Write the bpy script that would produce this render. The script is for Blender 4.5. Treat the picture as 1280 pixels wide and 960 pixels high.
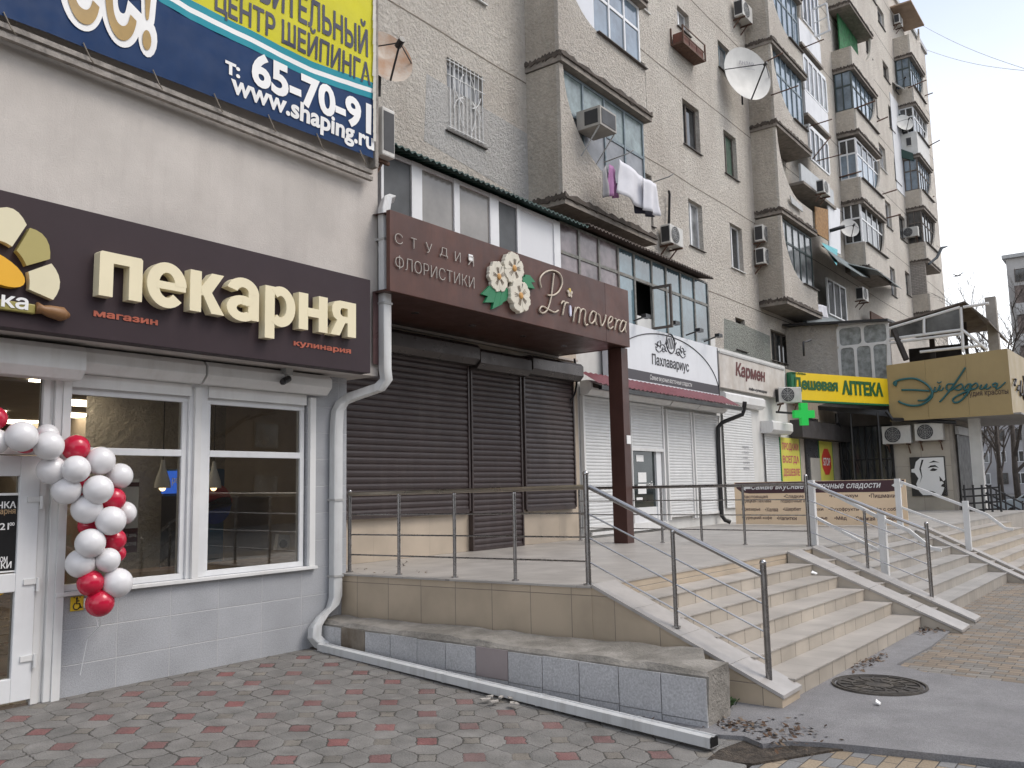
import bpy, bmesh, math, random
from math import sin, cos, pi, radians
from mathutils import Vector, Matrix, noise as mnoise
C = bpy.context; D = bpy.data
for o in list(D.objects): D.objects.remove(o, do_unlink=True)
scene = C.scene; COL = scene.collection
random.seed(7)
# ------------------------------------------------------------------ camera
YAW, PITCH, ROLL, FPX, CZ = radians(36.97), radians(6.86), radians(-1.15), 1075.0, 1.7
_f = Vector((cos(YAW)*cos(PITCH), sin(YAW)*cos(PITCH), sin(PITCH)))
_r0 = Vector((sin(YAW), -cos(YAW), 0)); _u0 = _r0.cross(_f)
_r = _r0*cos(ROLL) + _u0*sin(ROLL); _u = -_r0*sin(ROLL) + _u0*cos(ROLL)
cd = D.cameras.new('camera'); cam = D.objects.new('camera', cd); COL.objects.link(cam)
M = Matrix((( _r.x, _u.x, -_f.x, 0), (_r.y, _u.y, -_f.y, 0), (_r.z, _u.z, -_f.z, CZ), (0, 0, 0, 1)))
cam.matrix_world = M
cd.sensor_width = 36; cd.lens = FPX/1280*36; cd.clip_start = 0.05; cd.clip_end = 900
scene.camera = cam
scene.render.resolution_x = 1024; scene.render.resolution_y = 768
# ------------------------------------------------------------------ sky, sun, exposure
w = D.worlds.new('World'); scene.world = w; w.use_nodes = True
nt = w.node_tree; nt.nodes.clear()
SUN_EL, SUN_AZ = radians(52), radians(-62)      # azimuth measured from +X towards +Y
def wn(t, **k):
    n = nt.nodes.new(t)
    for a, b in k.items(): setattr(n, a, b)
    return n
sky = wn('ShaderNodeTexSky', sky_type='NISHITA', sun_disc=False, sun_elevation=SUN_EL, sun_rotation=pi/2-SUN_AZ,
         air_density=1.0, dust_density=3.0, ozone_density=1.0)
hs = wn('ShaderNodeHueSaturation'); hs.inputs['Saturation'].default_value = 0.85; hs.inputs['Value'].default_value = 1.25
cl = wn('ShaderNodeTexNoise'); cl.inputs['Scale'].default_value = 1.6; cl.inputs['Detail'].default_value = 6
tcw = wn('ShaderNodeTexCoord'); mpw = wn('ShaderNodeMapping'); mpw.inputs['Scale'].default_value = (1, 1, 2.4)
rmp = wn('ShaderNodeValToRGB'); rmp.color_ramp.elements[0].position = .25; rmp.color_ramp.elements[1].position = .50
rmp.color_ramp.elements[0].color = (.74, .74, .74, 1)
mixs = wn('ShaderNodeMix', data_type='RGBA'); mixs.inputs['B'].default_value = (8.9, 9.15, 9.5, 1)
bg = wn('ShaderNodeBackground'); bg.inputs['Strength'].default_value = 0.125
ow = wn('ShaderNodeOutputWorld'); L = nt.links.new
L(sky.outputs[0], hs.inputs['Color']); L(tcw.outputs['Generated'], mpw.inputs[0]); L(mpw.outputs[0], cl.inputs['Vector'])
L(cl.outputs['Fac'], rmp.inputs[0])
spw = wn('ShaderNodeSeparateXYZ'); L(tcw.outputs['Generated'], spw.inputs[0]); mrw = wn('ShaderNodeMapRange'); mrw.inputs[1].default_value = .26; mrw.inputs[2].default_value = .46; mrw.inputs[3].default_value = 1.0; mrw.inputs[4].default_value = .3; L(spw.outputs[2], mrw.inputs[0])
mxw = wn('ShaderNodeMath', operation='MULTIPLY'); L(rmp.outputs[0], mxw.inputs[0]); L(mrw.outputs[0], mxw.inputs[1]); L(mxw.outputs[0], mixs.inputs['Factor']); L(hs.outputs[0], mixs.inputs['A'])
L(mixs.outputs['Result'], bg.inputs['Color']); L(bg.outputs[0], ow.inputs[0])
sd = D.lights.new('sun', 'SUN'); sun = D.objects.new('sun', sd); COL.objects.link(sun)
sd.energy = 0.9; sd.angle = radians(25); sd.color = (1, .96, .9)
sv = Vector((cos(SUN_EL)*cos(SUN_AZ), cos(SUN_EL)*sin(SUN_AZ), sin(SUN_EL)))
sun.rotation_euler = sv.to_track_quat('Z', 'Y').to_euler(); sun.location = (0, -20, 40)
scene.view_settings.view_transform = 'Standard'; scene.view_settings.look = 'None'
scene.view_settings.exposure = 0.46; scene.view_settings.gamma = 1
# ------------------------------------------------------------------ measuring helpers: a sight line met with a real plane
CAMO = Vector((0, 0, CZ))
def ray(x, y): return _r*((x-640)/FPX) + _u*((480-y)/FPX) + _f
def _on(ax, x, y, v):
    d = ray(x, y); return CAMO + d*((v-CAMO[ax])/d[ax])
def oX(x, y, v): return _on(0, x, y, v)
def oY(x, y, v): return _on(1, x, y, v)
def oZ(x, y, v): return _on(2, x, y, v)
def RY(x0, y0, x1, y1, Y):      # rectangle on a facade plane: X0, X1, Z0, Z1
    a = oY(x0, y0, Y); b = oY(x1, y1, Y); return a.x, b.x, b.z, a.z
# ------------------------------------------------------------------ objects
WLOC = {}
def tag(o, label=None, cat=None, group=None, kind=None):
    if label: o['label'] = label
    if cat: o['category'] = cat
    if group: o['group'] = group
    if kind: o['kind'] = kind
    return o
def thing(name, label, cat, loc=(0, 0, 0), group=None):
    o = D.objects.new(name, None); COL.objects.link(o); o.location = loc; o.empty_display_size = .1
    WLOC[o] = Vector(loc); return tag(o, label, cat, group)
def copy_tree(o, delta=(0, 0, 0), parent=None, label=None, rz=None):
    c = o.copy(); COL.objects.link(c); c.parent = parent
    if parent is None:
        c.location = Vector(o.location) + Vector(delta); WLOC[c] = WLOC[o] + Vector(delta)
        if rz is not None: c.rotation_euler.z = rz
        if label: c['label'] = label
    for ch in list(o.children): copy_tree(ch, parent=c)
    return c
class MB:
    def __init__(s): s.v = []; s.f = []; s.m = []; s.cur = 0
    def add(s, vs, fs):
        n = len(s.v); s.v += [Vector(v) for v in vs]; s.f += [tuple(i+n for i in f) for f in fs]; s.m += [s.cur]*len(fs); return s
    def box(s, x0, x1, y0, y1, z0, z1):
        x0, x1 = min(x0, x1), max(x0, x1); y0, y1 = min(y0, y1), max(y0, y1); z0, z1 = min(z0, z1), max(z0, z1)
        return s.add([(x0,y0,z0),(x1,y0,z0),(x1,y1,z0),(x0,y1,z0),(x0,y0,z1),(x1,y0,z1),(x1,y1,z1),(x0,y1,z1)],
                     [(0,3,2,1),(4,5,6,7),(0,1,5,4),(1,2,6,5),(2,3,7,6),(3,0,4,7)])
    def prism(s, pts, vec):
        n = len(pts); vec = Vector(vec); p = [Vector(q) for q in pts]
        return s.add(p+[q+vec for q in p], [tuple(range(n)), tuple(range(2*n-1, n-1, -1))]+[((i+1) % n, i, i+n, (i+1) % n+n) for i in range(n)])
    def quad(s, *p): return s.add(p, [tuple(range(len(p)))])
    def tube(s, path, r, n=8, caps=True):
        P = [Vector(p) for p in path]; rings = []; up = None
        for i, p in enumerate(P):
            t = (P[min(i+1, len(P)-1)]-P[max(i-1, 0)])
            if t.length < 1e-9: t = Vector((0, 0, 1))
            t.normalize()
            if up is None: up = t.orthogonal().normalized()
            up = (up - t*up.dot(t))
            if up.length < 1e-6: up = t.orthogonal()
            up.normalize(); b = t.cross(up)
            rr = r[i] if isinstance(r, (list, tuple)) else r
            rings.append([p + up*(rr*cos(2*pi*k/n)) + b*(rr*sin(2*pi*k/n)) for k in range(n)])
        vs = [v for q in rings for v in q]; fs = []
        for i in range(len(P)-1):
            for k in range(n): fs.append((i*n+k, i*n+(k+1) % n, (i+1)*n+(k+1) % n, (i+1)*n+k))
        if caps: fs += [tuple(range(n-1, -1, -1)), tuple(range((len(P)-1)*n, len(P)*n))]
        return s.add(vs, fs)
    def rtube(s, path, wx, wy, side):     # rectangular duct along a path; side = one cross axis
        P = [Vector(p) for p in path]; vs = []; fs = []; side = Vector(side).normalized()
        for i, p in enumerate(P):
            t = (P[min(i+1, len(P)-1)]-P[max(i-1, 0)]).normalized(); b = t.cross(side).normalized()
            vs += [p+side*wx*a+b*wy*c for a, c in ((-.5,-.42),(-.42,-.5),(.42,-.5),(.5,-.42),(.5,.42),(.42,.5),(-.42,.5),(-.5,.42))]
        for i in range(len(P)-1):
            for k in range(8): fs.append((i*8+k, i*8+(k+1) % 8, (i+1)*8+(k+1) % 8, (i+1)*8+k))
        fs += [tuple(range(7, -1, -1)), tuple(range((len(P)-1)*8, len(P)*8))]
        return s.add(vs, fs)
    def ball(s, c, r, n=16, m=10, sq=(1, 1, 1)):
        c = Vector(c); vs = [c+Vector((0, 0, r*sq[2]))]; fs = []
        for j in range(1, m):
            for k in range(n):
                a = pi*j/m; b = 2*pi*k/n; vs.append(c+Vector((r*sq[0]*sin(a)*cos(b), r*sq[1]*sin(a)*sin(b), r*sq[2]*cos(a))))
        vs.append(c-Vector((0, 0, r*sq[2])))
        for k in range(n): fs.append((0, 1+k, 1+(k+1) % n))
        for j in range(m-2):
            for k in range(n): fs.append((1+j*n+k, 1+(j+1)*n+k, 1+(j+1)*n+(k+1) % n, 1+j*n+(k+1) % n))
        for k in range(n): fs.append((len(vs)-1, 1+(m-2)*n+(k+1) % n, 1+(m-2)*n+k))
        return s.add(vs, fs)
    def mesh(s, me, T):
        return s.add([T @ v.co for v in me.vertices], [tuple(p.vertices) for p in me.polygons])
    def wall(s, x0, x1, z0, z1, holes, Y, dep):   # sheet facing -Y with reveals round its openings
        xs = sorted({x0, x1, *[h[0] for h in holes], *[h[1] for h in holes]}); zs = sorted({z0, z1, *[h[2] for h in holes], *[h[3] for h in holes]})
        xs = [x for x in xs if x0 <= x <= x1]; zs = [z for z in zs if z0 <= z <= z1]
        for i in range(len(xs)-1):
            j = 0
            while j < len(zs)-1:
                mx = (xs[i]+xs[i+1])/2
                inside = lambda jj: any(h[0] < mx < h[1] and h[2] < (zs[jj]+zs[jj+1])/2 < h[3] for h in holes)
                if inside(j): j += 1; continue
                k = j
                while k+1 < len(zs)-1 and not inside(k+1): k += 1
                s.quad((xs[i],Y,zs[j]),(xs[i+1],Y,zs[j]),(xs[i+1],Y,zs[k+1]),(xs[i],Y,zs[k+1])); j = k+1
        for a, b, c, d in holes:
            s.quad((a,Y,c),(a,Y+dep,c),(b,Y+dep,c),(b,Y,c)); s.quad((a,Y,d),(b,Y,d),(b,Y+dep,d),(a,Y+dep,d))
            s.quad((a,Y,c),(a,Y,d),(a,Y+dep,d),(a,Y+dep,c)); s.quad((b,Y,c),(b,Y+dep,c),(b,Y+dep,d),(b,Y,d))
        return s
    def build(s, name, mat, parent=None, smooth=False, bevel=0, base=None, merge=False):
        if parent is not None:
            o0 = WLOC[parent]
        elif base is not None: o0 = Vector(base)
        else:
            lo = Vector([min(v[i] for v in s.v) for i in range(3)]); hi = Vector([max(v[i] for v in s.v) for i in range(3)])
            o0 = Vector(((lo.x+hi.x)/2, (lo.y+hi.y)/2, lo.z))
        me = D.meshes.new(name); me.from_pydata([v-o0 for v in s.v], [], s.f)
        for m_ in (mat if isinstance(mat, (list, tuple)) else [mat]): me.materials.append(m_)
        if isinstance(mat, (list, tuple)):
            for p, mi in zip(me.polygons, s.m): p.material_index = mi
        bm = bmesh.new(); bm.from_mesh(me)
        if merge: bmesh.ops.remove_doubles(bm, verts=bm.verts, dist=1e-4)
        bmesh.ops.recalc_face_normals(bm, faces=bm.faces)
        bm.to_mesh(me); bm.free()
        if smooth:
            for p in me.polygons: p.use_smooth = True
        o = D.objects.new(name, me); COL.objects.link(o); WLOC[o] = o0
        if parent is not None: o.parent = parent
        else: o.location = o0
        if smooth == 'auto':
            try: me.set_sharp_from_angle(angle=radians(40))
            except Exception: pass
        if bevel:
            b = o.modifiers.new('bevel', 'BEVEL'); b.width = bevel; b.segments = 2; b.limit_method = 'ANGLE'; b.angle_limit = radians(40)
        return o
_tc = {}
def glyph_outlines(body, shear=0.0, spacing=1.0):
    """outlines of a line of lettering: a list of (outer loop, its holes), every loop a list of 2D points"""
    key = (body, shear, spacing)
    if key in _tc: return _tc[key]
    cu = D.curves.new('lettering', 'FONT'); cu.body = body; cu.shear = shear; cu.space_character = spacing; cu.size = 1
    ob = D.objects.new('lettering', cu); COL.objects.link(ob); C.view_layer.update()
    c2 = ob.to_curve(C.evaluated_depsgraph_get()); loops = []
    for sp in c2.splines:
        P = []
        if sp.type == 'BEZIER':
            bp = sp.bezier_points; n = len(bp)
            for i in range(n):
                p, q = bp[i], bp[(i+1) % n]; p0, p1, p2, p3 = p.co, p.handle_right, q.handle_left, q.co
                k = 1 if ((p1-p0).cross(p3-p0).length < 1e-6 and (p2-p0).cross(p3-p0).length < 1e-6) else 4
                for j in range(k):
                    t = j/k; v = p0*(1-t)**3+p1*3*t*(1-t)**2+p2*3*t*t*(1-t)+p3*t**3; P.append((v.x, v.y))
        else: P = [(p.co.x, p.co.y) for p in sp.points]
        Q = [P[i] for i in range(len(P)) if (P[i][0]-P[i-1][0])**2+(P[i][1]-P[i-1][1])**2 > 1e-10]
        if len(Q) > 2: loops.append((sum(Q[i-1][0]*Q[i][1]-Q[i][0]*Q[i-1][1] for i in range(len(Q)))/2, Q))
    ob.to_curve_clear(); D.objects.remove(ob); D.curves.remove(cu)
    def inside(p, Q):
        c = False
        for i in range(len(Q)):
            (xa, ya), (xb, yb) = Q[i-1], Q[i]
            if (ya > p[1]) != (yb > p[1]) and p[0] < (xb-xa)*(p[1]-ya)/(yb-ya)+xa: c = not c
        return c
    res = []
    for l in loops:   # outer loops anticlockwise, holes clockwise
        hole = sum(o is not l and abs(o[0]) > abs(l[0]) and all(inside(p, o[1]) for p in l[1]) for o in loops) % 2 == 1
        res.append(l[1] if (l[0] > 0) != hole else l[1][::-1])
    _tc[key] = res; return res
def text_fit(mb, body, org, ux, uz, W, H, depth=0.0, bold=0.0, fat=0.0, shear=0.0, spacing=1.0):
    """lettering filling the W x H box whose lower left corner is org, along ux / uz; depth stands out along ux x uz"""
    from mathutils.geometry import delaunay_2d_cdt
    loops = glyph_outlines(body, shear, spacing); off = bold+fat*.75
    def grow(Q):   # heavier or lighter weight: move the outline along its own normals
        if not off: return Q
        n = len(Q); R = []
        for i in range(n):
            a, b, c = Vector(Q[i-1]), Vector(Q[i]), Vector(Q[(i+1) % n]); d1 = (b-a).normalized(); d2 = (c-b).normalized()
            m = Vector((d1.y+d2.y, -d1.x-d2.x)); m = m/max(.5, m.length_squared/2) if m.length > 1e-6 else Vector((d1.y, -d1.x))
            R.append(tuple(b+m*off))
        return R
    loops = [grow(l) for l in loops]
    boxes = [(min(p[0] for p in l), max(p[0] for p in l), min(p[1] for p in l), max(p[1] for p in l)) for l in loops]
    x0, x1 = min(b[0] for b in boxes), max(b[1] for b in boxes); y0, y1 = min(b[2] for b in boxes), max(b[3] for b in boxes)
    def wind(x, y):
        w_ = 0
        for l, b in zip(loops, boxes):
            if not (b[0] <= x <= b[1] and b[2] <= y <= b[3]): continue
            for i in range(len(l)):
                (xa, ya), (xb, yb) = l[i-1], l[i]
                if (ya > y) != (yb > y) and x < (xb-xa)*(y-ya)/(yb-ya)+xa: w_ += 1 if yb > ya else -1
        return w_
    ux = Vector(ux).normalized(); uz = Vector(uz).normalized(); n = ux.cross(uz); sx = W/(x1-x0); sy = H/(y1-y0)
    P3 = lambda p, h: Vector(org)+ux*((p[0]-x0)*sx)+uz*((p[1]-y0)*sy)+n*h
    pts, eds = [], []
    for l in loops:
        k = len(pts); pts += [Vector(p) for p in l]; eds += [(k+i, k+(i+1) % len(l)) for i in range(len(l))]
    cv, ce, cf = delaunay_2d_cdt(pts, eds, [], 0, 1e-5)[:3]; keep = []
    for f in cf:
        c = (cv[f[0]]+cv[f[1]]+cv[f[2]])/3
        if wind(c.x, c.y) != 0: keep.append(tuple(f))
    mb.add([P3(p, depth) for p in cv], keep)
    if depth:
        for l in loops:
            m = len(l); mb.add([P3(p, depth) for p in l]+[P3(p, 0) for p in l], [(i, (i+1) % m, (i+1) % m+m, i+m) for i in range(m)])
    return mb
def text_y(mb, body, x0, y0, x1, y1, Y, depth=0.0, **k):  # on a plane facing -Y, box given by sight lines
    a, b, c, d = RY(x0, y0, x1, y1, Y)
    return text_fit(mb, body, (a, Y, c), (1, 0, 0), (0, 0, 1), b-a, d-c, depth, **k)
# ------------------------------------------------------------------ materials
def mk(name, col, rough=.6, metal=0, var=.12, vs=2.5, bump=0, bs=40, streak=0, ss=6, dirt=None, spec=.5, emit=None, es=0, mottle=0, ms=.35, coat=0, speck=0, sps=150):
    m = D.materials.new(name); m.use_nodes = True; t = m.node_tree; N = t.nodes; Lk = t.links.new
    b = N['Principled BSDF']; b.inputs['Roughness'].default_value = rough; b.inputs['Metallic'].default_value = metal
    b.inputs['Specular IOR Level'].default_value = spec
    if coat: b.inputs['Coat Weight'].default_value = coat
    tc = N.new('ShaderNodeTexCoord'); src = None
    def mixc(a, bcol, fac, typ='MIX'):
        x = N.new('ShaderNodeMix'); x.data_type = 'RGBA'; x.blend_type = typ
        Lk(fac, x.inputs['Factor'])
        if a is None: x.inputs['A'].default_value = (*col, 1)
        else: Lk(a, x.inputs['A'])
        x.inputs['B'].default_value = (*bcol, 1); return x.outputs['Result']
    def ns(scale, vec=(1, 1, 1), det=5, lo=.35, hi=.65, rr=None):
        mp = N.new('ShaderNodeMapping'); mp.inputs['Scale'].default_value = vec; Lk(tc.outputs['Object'], mp.inputs[0])
        n = N.new('ShaderNodeTexNoise'); n.inputs['Scale'].default_value = scale; n.inputs['Detail'].default_value = det; n.inputs['Roughness'].default_value = .62
        Lk(mp.outputs[0], n.inputs['Vector']); r = N.new('ShaderNodeMapRange'); r.inputs[1].default_value = lo; r.inputs[2].default_value = hi
        Lk(n.outputs['Fac'], r.inputs[0]); return r.outputs[0], n.outputs['Fac']
    if var:
        f, _ = ns(vs); src = mixc(src, tuple(c*(1-var*1.6) for c in col), f)
    if mottle:
        f, _ = ns(ms, lo=.42, hi=.62); dm = dirt or tuple(c*.6 for c in col)
        mu = N.new('ShaderNodeMath'); mu.operation = 'MULTIPLY'; mu.inputs[1].default_value = mottle; Lk(f, mu.inputs[0]); src = mixc(src, dm, mu.outputs[0])
    if streak:
        f, _ = ns(ss, (1, 1, .09), lo=.5, hi=.75); d2 = dirt or tuple(c*.45 for c in col)
        mu = N.new('ShaderNodeMath'); mu.operation = 'MULTIPLY'; mu.inputs[1].default_value = streak; Lk(f, mu.inputs[0]); src = mixc(src, d2, mu.outputs[0])
    if speck:
        f, _ = ns(sps, det=3, lo=.4, hi=.62); mu = N.new('ShaderNodeMath'); mu.operation = 'MULTIPLY'; mu.inputs[1].default_value = speck; Lk(f, mu.inputs[0]); src = mixc(src, tuple(c*.45 for c in col), mu.outputs[0])
    if src is None: b.inputs['Base Color'].default_value = (*col, 1)
    else: Lk(src, b.inputs['Base Color'])
    if rough > .15 and var:
        f, _ = ns(vs*1.7); r = N.new('ShaderNodeMapRange'); r.inputs[3].default_value = rough*.85; r.inputs[4].default_value = min(1, rough*1.15); Lk(f, r.inputs[0]); Lk(r.outputs[0], b.inputs['Roughness'])
    if bump:
        _, h = ns(bs, det=3); bp = N.new('ShaderNodeBump'); bp.inputs['Strength'].default_value = min(1, bump); bp.inputs['Distance'].default_value = .02*max(1, bump)
        Lk(h, bp.inputs['Height']); Lk(bp.outputs[0], b.inputs['Normal'])
    if emit:
        b.inputs['Emission Color'].default_value = (*emit, 1); b.inputs['Emission Strength'].default_value = es
    return m
def mk_glass(name, tint=(.8, .85, .85), refl=1.0, body=None, bodyfac=0.0):
    m = D.materials.new(name); m.use_nodes = True; t = m.node_tree; N = t.nodes; Lk = t.links.new; N.clear()
    out = N.new('ShaderNodeOutputMaterial'); tr = N.new('ShaderNodeBsdfTransparent'); tr.inputs[0].default_value = (*tint, 1)
    gl = N.new('ShaderNodeBsdfGlossy'); gl.inputs['Roughness'].default_value = .015; fr = N.new('ShaderNodeFresnel'); fr.inputs[0].default_value = 1.52
    tc = N.new('ShaderNodeTexCoord'); n = N.new('ShaderNodeTexNoise'); n.inputs['Scale'].default_value = 1.1; Lk(tc.outputs['Object'], n.inputs['Vector'])
    bp = N.new('ShaderNodeBump'); bp.inputs['Strength'].default_value = .015; bp.inputs['Distance'].default_value = .1; Lk(n.outputs['Fac'], bp.inputs['Height']); Lk(bp.outputs[0], gl.inputs['Normal'])
    mu = N.new('ShaderNodeMath'); mu.operation = 'MULTIPLY'; mu.inputs[1].default_value = 1.9*refl; mu.use_clamp = True; Lk(fr.outputs[0], mu.inputs[0])
    mx = N.new('ShaderNodeMixShader'); Lk(mu.outputs[0], mx.inputs[0])
    if body:
        df = N.new('ShaderNodeBsdfDiffuse'); df.inputs[0].default_value = (*body, 1); m2 = N.new('ShaderNodeMixShader'); m2.inputs[0].default_value = bodyfac
        Lk(tr.outputs[0], m2.inputs[1]); Lk(df.outputs[0], m2.inputs[2]); Lk(m2.outputs[0], mx.inputs[1])
    else: Lk(tr.outputs[0], mx.inputs[1])
    Lk(gl.outputs[0], mx.inputs[2]); Lk(mx.outputs[0], out.inputs[0]); return m
def mk_tiles(name, col, ax, size, off=(0, 0), gap=.006, grout=(.5, .48, .45), rough=.35, var=.12, fine=0, fs=220, stag=0, mott=.1, bumpd=.004, hue=None):
    """rectangular tiles with joints, laid in world metres along two axes of the object's own coordinates"""
    m = D.materials.new(name); m.use_nodes = True; t = m.node_tree; N = t.nodes; Lk = t.links.new; b = N['Principled BSDF']
    tc = N.new('ShaderNodeTexCoord'); sp = N.new('ShaderNodeSeparateXYZ'); Lk(tc.outputs['Object'], sp.inputs[0])
    def ma(op, a, c=None, clamp=False):
        x = N.new('ShaderNodeMath'); x.operation = op; x.use_clamp = clamp
        for i, q in enumerate((a, c)):
            if q is None: continue
            if isinstance(q, (int, float)): x.inputs[i].default_value = q
            else: Lk(q, x.inputs[i])
        return x.outputs[0]
    u = ma('DIVIDE', ma('SUBTRACT', sp.outputs[ax[0]], off[0]), size[0]); v = ma('DIVIDE', ma('SUBTRACT', sp.outputs[ax[1]], off[1]), size[1])
    if stag: u = ma('ADD', u, ma('MULTIPLY', ma('FLOOR', v), stag))
    du = ma('MULTIPLY', ma('ABSOLUTE', ma('SUBTRACT', u, ma('ROUND', u))), size[0]); dv = ma('MULTIPLY', ma('ABSOLUTE', ma('SUBTRACT', v, ma('ROUND', v))), size[1])
    dd = ma('MINIMUM', du, dv); g = ma('LESS_THAN', dd, gap/2)
    cb = N.new('ShaderNodeCombineXYZ'); Lk(ma('FLOOR', u), cb.inputs[0]); Lk(ma('FLOOR', v), cb.inputs[1])
    wnz = N.new('ShaderNodeTexWhiteNoise'); Lk(cb.outputs[0], wnz.inputs['Vector'])
    hsv = N.new('ShaderNodeHueSaturation'); hsv.inputs['Color'].default_value = (*col, 1); Lk(ma('ADD', ma('MULTIPLY', wnz.outputs['Value'], var*2), 1-var), hsv.inputs['Value'])
    cur = hsv.outputs[0]
    if hue:
        mx = N.new('ShaderNodeMix'); mx.data_type = 'RGBA'; Lk(ma('GREATER_THAN', wnz.outputs['Value'], .5), mx.inputs['Factor']); Lk(cur, mx.inputs['A']); mx.inputs['B'].default_value = (*hue, 1)
        h2 = N.new('ShaderNodeHueSaturation'); Lk(mx.outputs['Result'], h2.inputs['Color']); Lk(ma('ADD', ma('MULTIPLY', ma('FRACT', ma('MULTIPLY', wnz.outputs['Value'], 7.3)), .3), .85), h2.inputs['Value']); cur = h2.outputs[0]
    def noisemix(cur, sc, amt, lo=.35, hi=.65):
        n = N.new('ShaderNodeTexNoise'); n.inputs['Scale'].default_value = sc; n.inputs['Detail'].default_value = 5; Lk(tc.outputs['Object'], n.inputs['Vector'])
        r = N.new('ShaderNodeMapRange'); r.inputs[1].default_value = lo; r.inputs[2].default_value = hi; r.inputs[3].default_value = 1-amt; r.inputs[4].default_value = 1+amt*.5; Lk(n.outputs['Fac'], r.inputs[0])
        h = N.new('ShaderNodeHueSaturation'); Lk(cur, h.inputs['Color']); Lk(r.outputs[0], h.inputs['Value']); return h.outputs[0]
    if mott: cur = noisemix(cur, 2.2, mott)
    if fine: cur = noisemix(cur, fs, fine)
    mg = N.new('ShaderNodeMix'); mg.data_type = 'RGBA'; Lk(g, mg.inputs['Factor']); Lk(cur, mg.inputs['A']); mg.inputs['B'].default_value = (*grout, 1)
    Lk(mg.outputs['Result'], b.inputs['Base Color']); b.inputs['Roughness'].default_value = rough
    if bumpd:
        r = N.new('ShaderNodeMapRange'); r.inputs[2].default_value = gap; Lk(dd, r.inputs[0]); bp = N.new('ShaderNodeBump'); bp.inputs['Strength'].default_value = .6; bp.inputs['Distance'].default_value = bumpd
        Lk(r.outputs[0], bp.inputs['Height']); Lk(bp.outputs[0], b.inputs['Normal'])
    return m
# ================================================================== materials used in several places
white_pvc = mk('white_pvc', (.74, .75, .76), .35, var=.05, streak=.12, ss=9, dirt=(.42, .40, .37))
white_metal = mk('white_painted_metal', (.72, .72, .71), .4, var=.06, streak=.25, ss=8, dirt=(.40, .37, .33))
grey_metal = mk('grey_metal', (.42, .42, .41), .45, var=.1, streak=.2)
steel = mk('stainless_steel', (.33, .32, .315), .28, metal=1, var=.15, vs=8)
steel_bright = mk('polished_steel', (.43, .42, .415), .2, metal=1, var=.06)
black_metal = mk('black_metal', (.02, .02, .022), .4, var=.2)
dark_brown_metal = mk('brown_shutter_metal', (.040, .026, .026), .45, var=.12, streak=.2, dirt=(.12, .10, .09))
concrete = mk('weathered_concrete', (.30, .28, .25), .9, var=.2, vs=4, bump=.7, bs=35, mottle=.5, ms=2, dirt=(.13, .12, .10))
dark_void = mk('dark_interior', (.03, .028, .026), .9, var=0)
glass_clear = mk_glass('clear_glass')
rust = mk('rusty_metal', (.14, .075, .05), .8, var=.3, vs=9, bump=.3, bs=60)
soil_m = mk('dark_soil', (.12, .095, .072), 1, var=.45, vs=16, bump=2, bs=40, speck=.7, sps=60)
# ================================================================== ground
def ground_z(y): return max(-.16, -.0297*(7.65-y)) if y < 7.65 else 0
asph = mk('asphalt', (.30, .295, .30), .9, speck=.5, sps=90, var=.14, vs=3.2, bump=.6, bs=120, mottle=.5, ms=.9, dirt=(.185, .18, .185))
far_ground = mk('far_asphalt', (.13, .13, .13), .95, var=.2, vs=.3)
g = MB(); g.quad((-250, -250, -.26), (450, -250, -.26), (450, 450, -.26), (-250, 450, -.26))
tag(g.build('ground', far_ground), kind='structure')
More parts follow.
